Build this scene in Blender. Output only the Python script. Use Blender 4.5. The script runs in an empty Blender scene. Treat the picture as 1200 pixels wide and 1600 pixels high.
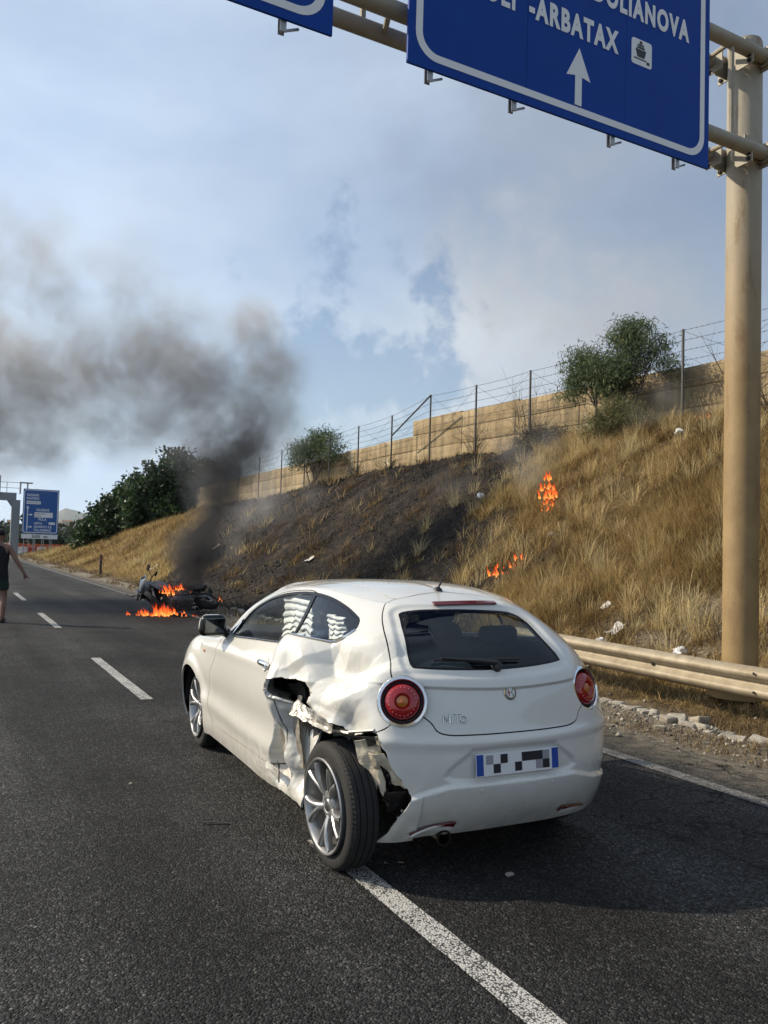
import bpy, bmesh, math, random
import numpy as np
from mathutils import Vector, Matrix
R = math.radians
SC = bpy.context.scene
COL = SC.collection
rng = np.random.default_rng(7)
random.seed(7)

# ------------------------------------------------------------------ camera, sky, sun, exposure
CAM_POS = np.array([0.0, 0.0, 1.60]); YAW, PITCH, ROLL = R(28.18), R(2.73), R(1.67)
cd = bpy.data.cameras.new('camera'); cam = bpy.data.objects.new('camera', cd); COL.objects.link(cam); SC.camera = cam
cd.sensor_fit = 'VERTICAL'; cd.sensor_height = 24.0; cd.lens = 24.0*1268.7/1600; cd.clip_start = .05; cd.clip_end = 30000
_f = Vector((math.sin(YAW)*math.cos(PITCH), math.cos(YAW)*math.cos(PITCH), math.sin(PITCH)))
_r = Vector((math.cos(YAW), -math.sin(YAW), 0)); _u = _r.cross(_f)
_R = math.cos(ROLL)*_r+math.sin(ROLL)*_u; _U = -math.sin(ROLL)*_r+math.cos(ROLL)*_u
cam.matrix_world = Matrix(((_R.x, _U.x, -_f.x, 0), (_R.y, _U.y, -_f.y, 0), (_R.z, _U.z, -_f.z, 1.60), (0, 0, 0, 1)))

SUN_AZ, SUN_EL = R(-53), R(33)          # azimuth from +Y (along the road), negative = to the left
SUN_DIR = Vector((math.sin(SUN_AZ)*math.cos(SUN_EL), math.cos(SUN_AZ)*math.cos(SUN_EL), math.sin(SUN_EL)))
sd = bpy.data.lights.new('sun', 'SUN'); sun = bpy.data.objects.new('sun', sd); COL.objects.link(sun)
sd.energy = 5.0; sd.angle = R(.6); sd.color = (1.0, .87, .67)
sun.rotation_euler = SUN_DIR.to_track_quat('Z', 'Y').to_euler(); sun.location = (-20, 15, 30)

SC.view_settings.view_transform = 'Standard'; SC.view_settings.look = 'None'
SC.view_settings.gamma = 1; SC.view_settings.use_curve_mapping = False; SC.view_settings.exposure = 0.06
SC.cycles.max_bounces = 8; SC.cycles.diffuse_bounces = 3; SC.cycles.glossy_bounces = 3; SC.cycles.transmission_bounces = 6
SC.cycles.transparent_max_bounces = 24; SC.cycles.volume_bounces = 1
SC.cycles.use_denoising = True; SC.cycles.caustics_reflective = False; SC.cycles.caustics_refractive = False
SC.cycles.volume_step_rate = 1.0

class N:
    """small node-tree helper"""
    def __init__(s, tree): s.t = tree; s.n = tree.nodes; s.l = tree.links
    def new(s, typ, **k):
        n = s.n.new(typ)
        for a, v in k.items():
            if a == 'inp':
                for key, val in v.items():
                    if isinstance(val, bpy.types.NodeSocket): s.l.new(val, n.inputs[key])
                    else: n.inputs[key].default_value = val
            else: setattr(n, a, v)
        return n
    def math(s, op, a, b=0.0, c=None, clamp=False):
        n = s.n.new('ShaderNodeMath'); n.operation = op; n.use_clamp = clamp
        for i, x in enumerate((a, b, c)):
            if x is None: continue
            if isinstance(x, bpy.types.NodeSocket): s.l.new(x, n.inputs[i])
            else: n.inputs[i].default_value = x
        return n.outputs[0]
    def vmath(s, op, a, b=(0, 0, 0)):
        n = s.n.new('ShaderNodeVectorMath'); n.operation = op
        for i, x in enumerate((a, b)):
            if isinstance(x, bpy.types.NodeSocket): s.l.new(x, n.inputs[i])
            elif op == 'SCALE' and i == 1: n.inputs['Scale'].default_value = x
            else: n.inputs[i].default_value = x
        return n.outputs['Value'] if op in ('DOT_PRODUCT', 'DISTANCE', 'LENGTH') else n.outputs[0]
    def ramp(s, fac, stops, interp='LINEAR'):
        n = s.n.new('ShaderNodeValToRGB'); n.color_ramp.interpolation = interp
        el = n.color_ramp.elements
        while len(el) < len(stops): el.new(.5)
        for e, (p, c) in zip(el, stops):
            e.position = p; e.color = (c, c, c, 1) if isinstance(c, (int, float)) else (*c, 1)
        s.l.new(fac, n.inputs[0]); return n.outputs[0]
    def noise(s, vec, scale, detail=4, rough=.55, dist=0.0, out=0):
        n = s.new('ShaderNodeTexNoise', inp={'Scale': scale, 'Detail': detail, 'Roughness': rough, 'Distortion': dist})
        if vec is not None: s.l.new(vec, n.inputs['Vector'])
        return n.outputs[out]
    def mix(s, fac, a, b, mode='MIX'):
        n = s.n.new('ShaderNodeMix'); n.data_type = 'RGBA'; n.blend_type = mode
        for key, x in ((0, fac), (6, a), (7, b)):
            if isinstance(x, bpy.types.NodeSocket): s.l.new(x, n.inputs[key])
            else: n.inputs[key].default_value = x if key == 0 else (*x[:3], 1)
        return n.outputs[2]

w = bpy.data.worlds.new('World'); SC.world = w; w.use_nodes = True
W = N(w.node_tree); W.n.clear()
sky = W.new('ShaderNodeTexSky'); sky.sky_type = 'NISHITA'; sky.sun_disc = False
sky.sun_elevation = SUN_EL; sky.sun_rotation = SUN_AZ; sky.air_density = 1.0; sky.dust_density = 1.6; sky.ozone_density = 1.0
geo = W.new('ShaderNodeTexCoord').outputs['Generated']
# thin high smoke and cloud: noise on a flat layer overhead, so that it shrinks towards the horizon
sep = W.new('ShaderNodeSeparateXYZ'); W.l.new(geo, sep.inputs[0])
den = W.math('ADD', W.math('MAXIMUM', sep.outputs[2], 0.0), .32)
lay = W.new('ShaderNodeCombineXYZ', inp={0: W.math('DIVIDE', sep.outputs[0], den), 1: W.math('DIVIDE', sep.outputs[1], den), 2: 3.7}).outputs[0]
SKY_N1 = W.noise(lay, 1.15, 7, .52, .35)
SKY_N2 = W.noise(W.vmath('ADD', lay, (3.1, 1.7, 0)), .55, 3, .5, .2)
cl = W.math('ADD', W.math('MULTIPLY', SKY_N1, .62), W.math('MULTIPLY', SKY_N2, .48))
# the one clear gap of blue in the smoke layer, low over the embankment, and the cloud bank beside it
def lobe(az, el, wid, soft):
    d = (math.sin(R(az))*math.cos(R(el)), math.cos(R(az))*math.cos(R(el)), math.sin(R(el)))
    n = W.new('ShaderNodeMapRange', inp={1: math.cos(R(wid+soft)), 2: math.cos(R(max(wid-soft, .1)))}); n.interpolation_type = 'SMOOTHSTEP'
    W.l.new(W.vmath('DOT_PRODUCT', W.vmath('ADD', geo, W.vmath('SCALE', W.vmath('SUBTRACT', W.noise(geo, 6.0, 6, .6, out=1), (.5, .5, .5)), .13)), d), n.inputs[0]); return n.outputs[0]
cov = W.new('ShaderNodeMapRange', inp={0: cl, 1: .42, 2: .66}); cov.interpolation_type = 'SMOOTHSTEP'
gap = W.math('MULTIPLY', lobe(23.5, 11.5, 7.6, 3.0), .86)
bank = lobe(37, 8.5, 9.5, 6.0)
low = W.new('ShaderNodeMapRange', inp={0: sep.outputs[2], 1: .34, 2: .03}).outputs[0]
cover = W.math('ADD', W.math('MULTIPLY', cov.outputs[0], .62), W.math('MULTIPLY', low, .75), clamp=True)
cover = W.math('ADD', cover, W.math('MULTIPLY', bank, .5), clamp=True)
cover = W.math('ADD', W.math('MULTIPLY', cover, .70), .28, clamp=True)
cover = W.math('MULTIPLY', cover, W.math('SUBTRACT', 1.0, gap), clamp=True)
ccol = W.mix(W.noise(W.vmath('ADD', lay, (7, 2, 1)), 2.1, 5, .6), (.40, .57, .80), (.88, .93, .96))
ccol = W.mix(W.math('MULTIPLY', bank, .45), ccol, (.86, .88, .90))
ccol = W.mix(W.math('MULTIPLY', lobe(44, 24, 9.0, 8.0), .55), ccol, (.47, .47, .50))      # a drift of thin brown smoke up to the right
sunw = W.math('POWER', W.math('MAXIMUM', W.vmath('DOT_PRODUCT', geo, tuple(SUN_DIR)), 0.0), 1.3)
ccol = W.vmath('SCALE', ccol, 1.0); W.l.new(W.math('MULTIPLY_ADD', sunw, .95, .78), ccol.node.inputs['Scale'])
bg_sky = W.new('ShaderNodeBackground', inp={0: sky.outputs[0], 1: .14})
bg_cl = W.new('ShaderNodeBackground', inp={0: ccol, 1: 1.0})
mixw = W.new('ShaderNodeMixShader', inp={0: cover}); W.l.new(bg_sky.outputs[0], mixw.inputs[1]); W.l.new(bg_cl.outputs[0], mixw.inputs[2])
W.l.new(mixw.outputs[0], W.new('ShaderNodeOutputWorld').inputs[0])

# ------------------------------------------------------------------ materials
MATS = {}
def mat(name, color=(.5, .5, .5), rough=.6, metal=0.0, coat=0.0, var=0.0, vscale=8.0, bump=0.0, bscale=60.0, spec=.5, emit=None, estr=0.0, color2=None):
    if name in MATS: return MATS[name]
    m = bpy.data.materials.new(name); m.use_nodes = True; t = N(m.node_tree); b = t.n['Principled BSDF']
    b.inputs['Base Color'].default_value = (*color, 1); b.inputs['Roughness'].default_value = rough; b.inputs['Metallic'].default_value = metal
    b.inputs['Coat Weight'].default_value = coat; b.inputs['Coat Roughness'].default_value = .02; b.inputs['Specular IOR Level'].default_value = spec
    if emit: b.inputs['Emission Color'].default_value = (*emit, 1); b.inputs['Emission Strength'].default_value = estr
    tc = t.new('ShaderNodeTexCoord').outputs['Object']
    if var or color2:
        f = t.ramp(t.noise(tc, vscale, 6, .6), [(.3, 0.0), (.7, 1.0)])
        c2 = color2 or tuple(max(0, c*(1-var)) for c in color)
        t.l.new(t.mix(f, color, c2), b.inputs['Base Color'])
    if bump:
        bn = t.new('ShaderNodeBump', inp={'Strength': bump, 'Distance': .02}); t.l.new(t.noise(tc, bscale, 5, .6), bn.inputs['Height']); t.l.new(bn.outputs[0], b.inputs['Normal'])
    MATS[name] = m; return m

def glass_mat(name, tint, refl_rough=.02, dark=0.0):
    if name in MATS: return MATS[name]
    m = bpy.data.materials.new(name); m.use_nodes = True; t = N(m.node_tree); t.n.clear()
    tr = t.new('ShaderNodeBsdfTransparent', inp={0: (*tint, 1)}); gl = t.new('ShaderNodeBsdfGlossy', inp={'Roughness': refl_rough, 0: (.9, .95, 1, 1)})
    bf = t.new('ShaderNodeNewGeometry').outputs['Backfacing']; fr = t.new('ShaderNodeFresnel', inp={0: t.math('SUBTRACT', 1.5, t.math('MULTIPLY', bf, 1.5-1/1.5))}); mx = t.new('ShaderNodeMixShader', inp={0: fr.outputs[0]})
    t.l.new(tr.outputs[0], mx.inputs[1]); t.l.new(gl.outputs[0], mx.inputs[2]); o = t.new('ShaderNodeOutputMaterial'); t.l.new(mx.outputs[0], o.inputs[0])
    MATS[name] = m; return m

# ------------------------------------------------------------------ mesh helpers
class MB:
    """collects shapes and links them as ONE mesh object"""
    def __init__(s): s.v = []; s.f = []; s.n = 0
    def add(s, v, f):
        v = np.asarray(v, float).reshape(-1, 3); s.v.append(v)
        s.f += [tuple(int(i)+s.n for i in q) for q in f]; s.n += len(v); return s
    def box(s, c, size, rot=None):
        h = np.array(size)/2; v = np.array([(x, y, z) for x in (-1, 1) for y in (-1, 1) for z in (-1, 1)])*h
        if rot is not None: v = v@np.array(rot).T
        return s.add(v+np.array(c), [(0, 1, 3, 2), (4, 6, 7, 5), (0, 4, 5, 1), (2, 3, 7, 6), (0, 2, 6, 4), (1, 5, 7, 3)])
    def rbox(s, c, size, r=.03, seg=3, rot=None, taper=None):
        """rounded box; taper = (x,y) scale of the top"""
        k = 2*seg+2; h = np.array(size)/2; r = min(r, *(h*.99)); g = []
        def co(i): return (-1+i/seg if i <= seg else (i-seg-1)/seg) if seg else 0
        idx = {}; V = []; F = []
        def vid(i, j, l):
            if (i, j, l) in idx: return idx[i, j, l]
            p = np.zeros(3); d = np.zeros(3)
            for a, q in enumerate((i, j, l)):
                if q <= seg: p[a] = -(h[a]-r); d[a] = -(1-q/seg)
                else: p[a] = h[a]-r; d[a] = (q-seg-1)/seg
            d = np.tan(d*math.pi/4); d = d/np.linalg.norm(d)
            idx[i, j, l] = len(V); V.append(p+d*r); return idx[i, j, l]
        for a in range(3):
            for side in (0, k-1):
                for x in range(k-1):
                    for y in range(k-1):
                        q = []
                        for (dx, dy) in ((0, 0), (1, 0), (1, 1), (0, 1)):
                            t = [0, 0, 0]; t[a] = side; t[(a+1) % 3] = x+dx; t[(a+2) % 3] = y+dy; q.append(vid(*t))
                        F.append(q if side else q[::-1])
        V = np.array(V)
        if taper is not None:
            f = (V[:, 2:]/h[2]+1)/2; V[:, :2] *= 1+f*(np.array(taper)-1)
        if rot is not None: V = V@np.array(rot).T
        return s.add(V+np.array(c), F)
    def tube(s, pts, r, n=8, cap=True, closed=False):
        pts = np.asarray(pts, float); m = len(pts); rr = np.broadcast_to(np.asarray(r, float), (m,))
        tan = np.gradient(pts, axis=0) if not closed else np.roll(pts, -1, 0)-np.roll(pts, 1, 0)
        tan /= np.linalg.norm(tan, axis=1, keepdims=True)+1e-12
        ref = np.array([0, 0, 1.]) if abs(tan[0, 2]) < .9 else np.array([1., 0, 0]); V = []
        a = np.cross(tan[0], ref); a /= np.linalg.norm(a)
        for i in range(m):
            a = a-tan[i]*(a@tan[i]); a /= np.linalg.norm(a)+1e-12; b = np.cross(tan[i], a)
            th = np.arange(n)*2*math.pi/n; V.append(pts[i]+rr[i]*(np.cos(th)[:, None]*a+np.sin(th)[:, None]*b))
        F = []
        for i in range(m if closed else m-1):
            i2 = (i+1) % m
            for j in range(n): F.append((i*n+j, i*n+(j+1) % n, i2*n+(j+1) % n, i2*n+j))
        if cap and not closed: F += [tuple(range(n))[::-1], tuple((m-1)*n+j for j in range(n))]
        return s.add(np.concatenate(V), F)
    def lathe(s, prof, o=(0, 0, 0), axis=(0, 0, 1), n=24, closed=False):
        ax = np.array(axis, float); ax /= np.linalg.norm(ax); ref = np.array([0, 0, 1.]) if abs(ax[2]) < .9 else np.array([1., 0, 0])
        a = np.cross(ref, ax); a /= np.linalg.norm(a); b = np.cross(ax, a); th = np.arange(n)*2*math.pi/n
        ring = np.cos(th)[:, None]*a+np.sin(th)[:, None]*b; V = [np.array(o)+r*ring+h*ax for r, h in prof]; F = []; m = len(prof)
        for i in range(m if closed else m-1):
            i2 = (i+1) % m
            for j in range(n): F.append((i*n+j, i*n+(j+1) % n, i2*n+(j+1) % n, i2*n+j))
        return s.add(np.concatenate(V), F)
    def ball(s, c, r, n=10, m=7):
        r = np.broadcast_to(np.asarray(r, float), (3,)); V = [(0, 0, -1)]
        for i in range(1, m):
            p = -math.pi/2+math.pi*i/m
            V += [(math.cos(p)*math.cos(2*math.pi*j/n), math.cos(p)*math.sin(2*math.pi*j/n), math.sin(p)) for j in range(n)]
        V.append((0, 0, 1)); F = [(0, 1+(j+1) % n, 1+j) for j in range(n)]
        for i in range(m-2):
            for j in range(n): F.append((1+i*n+j, 1+i*n+(j+1) % n, 1+(i+1)*n+(j+1) % n, 1+(i+1)*n+j))
        L = len(V)-1; F += [(L, 1+(m-2)*n+j, 1+(m-2)*n+(j+1) % n) for j in range(n)]
        return s.add(np.array(V)*r+np.array(c), F)
    def prism(s, poly, o, ex, ey, ez, depth):
        """2-D outline (ccw) in the plane o,ex,ey pushed by depth along ez"""
        P = np.array(poly, float); o, ex, ey, ez = (np.array(q, float) for q in (o, ex, ey, ez)); n = len(P)
        A = o+P[:, :1]*ex+P[:, 1:]*ey
        return s.add(np.concatenate([A, A+ez*depth]), [tuple(range(n))[::-1], tuple(range(n, 2*n))]+[(i, (i+1) % n, n+(i+1) % n, n+i) for i in range(n)])
    def grid(s, P, close=False):
        P = np.asarray(P); a, b = P.shape[:2]
        return s.add(P.reshape(-1, 3), [(i*b+j, i*b+j+1, (i+1)*b+j+1, (i+1)*b+j) for i in range(a-1) for j in range(b-1)])
    def sheet(s, P, th):
        """a grid of points given a thickness"""
        P = np.asarray(P); a, b = P.shape[:2]; n = np.cross(np.gradient(P, axis=0), np.gradient(P, axis=1)); n /= np.linalg.norm(n, axis=-1, keepdims=True)+1e-12
        V = np.concatenate([P.reshape(-1, 3), (P-n*th).reshape(-1, 3)]); k = a*b; F = []
        for i in range(a-1):
            for j in range(b-1):
                q = (i*b+j, i*b+j+1, (i+1)*b+j+1, (i+1)*b+j); F += [q, tuple(x+k for x in q[::-1])]
        ring = [j for j in range(b)]+[i*b+b-1 for i in range(1, a)]+[(a-1)*b+j for j in range(b-2, -1, -1)]+[i*b for i in range(a-2, 0, -1)]
        for x, y in zip(ring, ring[1:]+ring[:1]): F.append((y, x, x+k, y+k))
        return s.add(V, F)
    def build(s, name, m, parent=None, smooth=True, sharp=38):
        me = bpy.data.meshes.new(name); V = np.concatenate(s.v) if s.v else np.zeros((0, 3)); me.from_pydata(V.tolist(), [], s.f); me.update()
        return link(name, me, m, parent, smooth, sharp)

def link(name, me, m, parent=None, smooth=True, sharp=38):
    if smooth and len(me.polygons):
        me.shade_smooth()
        if sharp: me.set_sharp_from_angle(angle=R(sharp))
    if m is not None:
        for q in (m if isinstance(m, (list, tuple)) else (m,)): me.materials.append(q)
    o = bpy.data.objects.new(name, me); COL.objects.link(o)
    if parent: o.parent = parent
    return o

def fast_mesh(name, V, F, m, parent=None, smooth=True, sharp=None, attr=None):
    """V (n,3), F (k,3) or (k,4) as arrays; attr: {name: per-vertex float array}"""
    V = np.asarray(V, np.float32); F = np.asarray(F, np.int32); k = F.shape[1]; me = bpy.data.meshes.new(name)
    me.vertices.add(len(V)); me.vertices.foreach_set('co', V.ravel())
    me.loops.add(F.size); me.loops.foreach_set('vertex_index', F.ravel())
    me.polygons.add(len(F)); me.polygons.foreach_set('loop_start', np.arange(0, F.size, k, dtype=np.int32))
    me.update(calc_edges=True)
    for a, val in (attr or {}).items():
        at = me.attributes.new(a, 'FLOAT', 'POINT'); at.data.foreach_set('value', np.asarray(val, np.float32))
    return link(name, me, m, parent, smooth, sharp)

def tag(o, label=None, cat=None, group=None, kind=None):
    if label: o['label'] = label
    if cat: o['category'] = cat
    if group: o['group'] = group
    if kind: o['kind'] = kind
    return o
def empty(name, loc=(0, 0, 0), rz=0.0, label=None, cat=None, group=None):
    o = bpy.data.objects.new(name, None); COL.objects.link(o); o.location = loc; o.rotation_euler = (0, 0, rz); o.empty_display_size = .2
    return tag(o, label, cat, group)
def copy_tree(o, parent=None):
    c = o.copy(); COL.objects.link(c)
    if parent: c.parent = parent
    for ch in list(o.children): copy_tree(ch, c)
    return c
def rotz(a): return np.array([[math.cos(a), -math.sin(a), 0], [math.sin(a), math.cos(a), 0], [0, 0, 1]])
def rotx(a): return np.array([[1, 0, 0], [0, math.cos(a), -math.sin(a)], [0, math.sin(a), math.cos(a)]])
def roty(a): return np.array([[math.cos(a), 0, math.sin(a)], [0, 1, 0], [-math.sin(a), 0, math.cos(a)]])
def sstep(a, b, x): t = np.clip((x-a)/(b-a), 0, 1); return t*t*(3-2*t)

def vnoise(p, seed=0, octaves=4):
    """value noise in numpy, p (...,3) -> about -1..1"""
    p = np.asarray(p, float); out = np.zeros(p.shape[:-1]); amp = 1.0; tot = 0
    for o in range(octaves):
        q = p*2**o; i = np.floor(q).astype(np.int64); f = q-i; f = f*f*(3-2*f); acc = 0
        for dx in (0, 1):
            for dy in (0, 1):
                for dz in (0, 1):
                    h = (i[..., 0]+dx)*374761393+(i[..., 1]+dy)*668265263+(i[..., 2]+dz)*2147483647+seed*974711+o*7919
                    h = (h ^ (h >> 13))*1274126177; h = (h ^ (h >> 16)) & 0xffff
                    wgt = (f[..., 0] if dx else 1-f[..., 0])*(f[..., 1] if dy else 1-f[..., 1])*(f[..., 2] if dz else 1-f[..., 2]); acc = acc+wgt*(h/32767.5-1)
        out += amp*acc; tot += amp; amp *= .5
    return out/tot

def text_mesh(body, size, align='CENTER', sx=1.0, depth=.002, off=0.0, spacing=1.0):
    c = bpy.data.curves.new('lettering', 'FONT'); c.body = body; c.size = size; c.align_x = align; c.extrude = depth; c.offset = off
    c.resolution_u = 4; c.space_character = spacing
    o = bpy.data.objects.new('lettering', c); COL.objects.link(o); bpy.context.view_layer.update()
    me = bpy.data.meshes.new_from_object(o); bpy.data.objects.remove(o); bpy.data.curves.remove(c)
    me.transform(Matrix.Diagonal((sx, 1, 1, 1))); return me
def put_text(name, body, size, m, parent, o, ex, ey, align='CENTER', sx=1.0, depth=.002, off=0.0, spacing=1.0):
    """lettering lying in the plane o,ex,ey (unit vectors, parent space)"""
    me = text_mesh(body, size, align, sx, depth, off, spacing); ex = Vector(ex).normalized(); ey = Vector(ey).normalized(); ez = ex.cross(ey); o = Vector(o)
    me.transform(Matrix(((ex.x, ey.x, ez.x, o.x), (ex.y, ey.y, ez.y, o.y), (ex.z, ey.z, ez.z, o.z), (0, 0, 0, 1))))
    return link(name, me, m, parent, smooth=False)

# ================================================================== THE CAR
""" local space: x right, y forward, origin under the tail """
M_PAINT = mat('car_paint', (.66, .65, .61), rough=.24, coat=.85, var=.05, vscale=3.0, color2=(.63, .62, .575))
def _dirt(m):      # a film of road dust low on the doors, sills and tail
    t = N(m.node_tree); b = t.n['Principled BSDF']; tc = t.new('ShaderNodeTexCoord').outputs['Object']; s = t.new('ShaderNodeSeparateXYZ', inp={0: tc})
    h = t.new('ShaderNodeMapRange', inp={0: s.outputs[2], 1: .62, 2: .22}).outputs[0]
    f = t.math('MULTIPLY', t.math('POWER', h, 1.5), t.ramp(t.noise(tc, 9, 6, .65), [(.3, .1), (.75, .75)]))
    old = b.inputs['Base Color'].links[0].from_socket
    t.l.new(t.mix(f, old, (.33, .29, .23)), b.inputs['Base Color']); t.l.new(t.math('ADD', .24, t.math('MULTIPLY', f, .45)), b.inputs['Roughness'])
_dirt(M_PAINT)
M_INNER = mat('scraped_paint', (.70, .62, .47), rough=.5, color2=(.42, .36, .27), vscale=14, bump=.4, bscale=30)
M_BLACK = mat('black_plastic', (.012, .012, .013), rough=.5)
M_DARK = mat('dark_underbody', (.015, .014, .013), rough=.85)
M_GLOSSB = mat('gloss_black', (.005, .005, .006), rough=.16, coat=.0, spec=.3)
M_CHROME = mat('chrome', (.78, .79, .80), rough=.09, metal=1.0)
M_ALLOY = mat('silver_alloy', (.44, .44, .435), rough=.38, metal=.8, var=.12, vscale=20)
M_FOIL = mat('torn_bright_metal', (.50, .49, .465), rough=.33, metal=.85, bump=.5, bscale=35, color2=(.24, .22, .19), vscale=9)
M_TYRE = mat('tyre_rubber', (.022, .021, .020), rough=.82, var=.4, vscale=12, bump=.25, bscale=120)
M_SEAT = mat('grey_seat_cloth', (.045, .045, .048), rough=.9, var=.3, bump=.2)
M_TRIM = mat('dark_cabin_trim', (.022, .022, .024), rough=.7)
M_RED = mat('red_lamp_lens', (.30, .006, .010), rough=.08, coat=.6)
M_REDDARK = mat('dark_red_lens', (.13, .008, .008), rough=.12, coat=.5)
M_ORANGE = mat('amber_lens', (.42, .12, .02), rough=.12, coat=.5)
M_LED = mat('pink_led', (.85, .45, .45), rough=.2)
M_GLASS = glass_mat('side_glass', (.82, .85, .84)); M_GLASSD = glass_mat('rear_glass', (.52, .58, .58)); M_WS = glass_mat('windscreen_glass', (.80, .86, .85))
M_BAG = mat('white_airbag_cloth', (.86, .86, .84), rough=.85)
M_STRIPE = mat('grey_airbag_seam', (.09, .09, .10), rough=.8)
M_PLATE = mat('plate_white', (.72, .73, .74), rough=.35); M_BLUE = mat('plate_blue', (.01, .06, .32), rough=.35); M_INK = mat('plate_black', (.012, .012, .02), rough=.4); M_GREY = mat('plate_grey', (.28, .28, .31), rough=.4)

CAR_O, CAR_H = (2.565, 3.30, 0.0), R(-1.3)
car = empty('car', CAR_O, CAR_H, 'small white three-door hatchback with its left rear side crushed and torn open', 'car')

# ---- car body control net: 12 columns (front centre -> right side -> rear centre), 12 rows (sill -> roof centre)
NET = [
 [(0,4.02,.20),(.45,3.95,.20),(.72,3.72,.20),(.83,3.30,.20),(.83,2.75,.19),(.83,2.0,.19),(.83,1.35,.19),(.82,.80,.21),(.775,.42,.215),(.62,.22,.22),(.33,.12,.23),(0,.10,.235)],
 [(0,4.06,.32),(.46,3.99,.32),(.745,3.75,.32),(.862,3.30,.31),(.852,2.75,.29),(.847,2.0,.29),(.852,1.35,.29),(.858,.80,.31),(.82,.40,.33),(.65,.17,.34),(.34,.05,.35),(0,.02,.35)],
 [(0,4.08,.46),(.46,4.01,.46),(.75,3.77,.46),(.880,3.30,.46),(.856,2.75,.45),(.850,2.0,.44),(.856,1.35,.45),(.878,.78,.47),(.836,.38,.48),(.668,.14,.485),(.345,.02,.49),(0,-.012,.49)],
 [(0,4.06,.60),(.45,3.99,.60),(.74,3.77,.61),(.890,3.30,.62),(.870,2.75,.61),(.864,2.0,.61),(.870,1.35,.62),(.886,.78,.64),(.842,.38,.64),(.668,.14,.64),(.345,.03,.635),(0,.003,.635)],
 [(0,3.96,.73),(.43,3.88,.74),(.70,3.68,.76),(.868,3.28,.77),(.868,2.75,.77),(.866,2.0,.78),(.872,1.35,.79),(.874,.78,.80),(.820,.38,.80),(.648,.15,.785),(.34,.06,.765),(0,.035,.755)],
 [(0,3.57,.86),(.40,3.52,.865),(.65,3.40,.875),(.80,3.15,.88),(.842,2.75,.88),(.850,2.0,.90),(.850,1.35,.925),(.838,.80,.945),(.765,.42,.95),(.605,.20,.94),(.32,.105,.925),(0,.08,.915)],
 [(0,3.02,.95),(.36,2.98,.95),(.60,2.86,.95),(.72,2.68,.945),(.795,2.5,.945),(.812,1.9,.980),(.806,1.35,1.020),(.772,.82,1.065),(.685,.46,1.08),(.540,.27,1.075),(.29,.185,1.062),(0,.165,1.055)],
 [(0,2.64,1.19),(.34,2.61,1.19),(.54,2.54,1.18),(.635,2.42,1.155),(.69,2.30,1.14),(.708,1.85,1.17),(.704,1.3,1.195),(.655,.82,1.205),(.575,.56,1.205),(.462,.41,1.195),(.27,.335,1.185),(0,.315,1.18)],
 [(0,2.22,1.355),(.30,2.2,1.35),(.46,2.16,1.33),(.545,2.08,1.31),(.575,1.98,1.30),(.597,1.7,1.322),(.598,1.3,1.332),(.552,.90,1.315),(.485,.68,1.295),(.398,.55,1.285),(.24,.49,1.288),(0,.475,1.292)],
 [(0,2.10,1.373),(.27,2.08,1.370),(.42,2.03,1.360),(.48,1.95,1.350),(.51,1.86,1.348),(.53,1.6,1.362),(.530,1.25,1.368),(.480,.92,1.350),(.420,.74,1.330),(.342,.64,1.320),(.21,.59,1.320),(0,.575,1.322)],
 [(0,1.95,1.388),(.15,1.94,1.388),(.26,1.9,1.387),(.30,1.82,1.387),(.31,1.72,1.390),(.31,1.5,1.400),(.31,1.2,1.400),(.29,.96,1.385),(.26,.83,1.370),(.21,.76,1.360),(.12,.73,1.356),(0,.72,1.354)],
 [(0,1.85,1.397),(0,1.84,1.397),(0,1.80,1.399),(0,1.72,1.402),(0,1.62,1.405),(0,1.42,1.410),(0,1.18,1.409),(0,1.0,1.400),(0,.92,1.392),(0,.87,1.385),(0,.85,1.380),(0,.84,1.377)],
]
NET = np.array(NET, float)                       # rows x 12 x 3

def spline_second(y, periodic):
    """second derivatives of the C2 interpolating cubic through y (uniform knots) along axis 0"""
    n = len(y); A = np.zeros((n, n)); b = np.zeros(y.shape)
    if periodic:
        for i in range(n):
            A[i, i] = 4; A[i, (i-1) % n] += 1; A[i, (i+1) % n] += 1
            b[i] = 6*(y[(i+1) % n]-2*y[i]+y[(i-1) % n])
    else:
        A[0, 0] = A[-1, -1] = 1
        for i in range(1, n-1):
            A[i, i-1:i+2] = (1, 4, 1); b[i] = 6*(y[i+1]-2*y[i]+y[i-1])
    return np.linalg.solve(A, b.reshape(n, -1)).reshape(y.shape)

def spline_eval(y, t, periodic):
    m = spline_second(y, periodic); n = len(y)
    i = np.floor(t).astype(int)
    if periodic: i0, i1 = i % n, (i+1) % n
    else:
        i = np.clip(i, 0, n-2); i0, i1 = i, i+1
    f = (t-i); sh = (len(t),)+(1,)*(y.ndim-1); f = f.reshape(sh); g = 1-f
    return g*y[i0]+f*y[i1]+((g**3-g)*m[i0]+(f**3-f)*m[i1])/6

def body_surface(tc, tr):
    """tc: column parameters 0..22 (0 front centre, 5 right door, 11 rear centre, 17 left door), tr: row parameters 0..11"""
    right = NET; left = NET[:, 10:0:-1]*np.array([-1, 1, 1])
    full = np.concatenate([right, left], 1)      # rows x 22 x 3
    ghost = np.stack([np.roll(full[10-k][::-1], 1, 0) for k in (0, 1)])
    full = np.concatenate([full, ghost], 0)      # past the roof centre the other side goes on
    a = spline_eval(full, tr, False)
    return spline_eval(a.transpose(1, 0, 2), tc, True).transpose(1, 0, 2)


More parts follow.
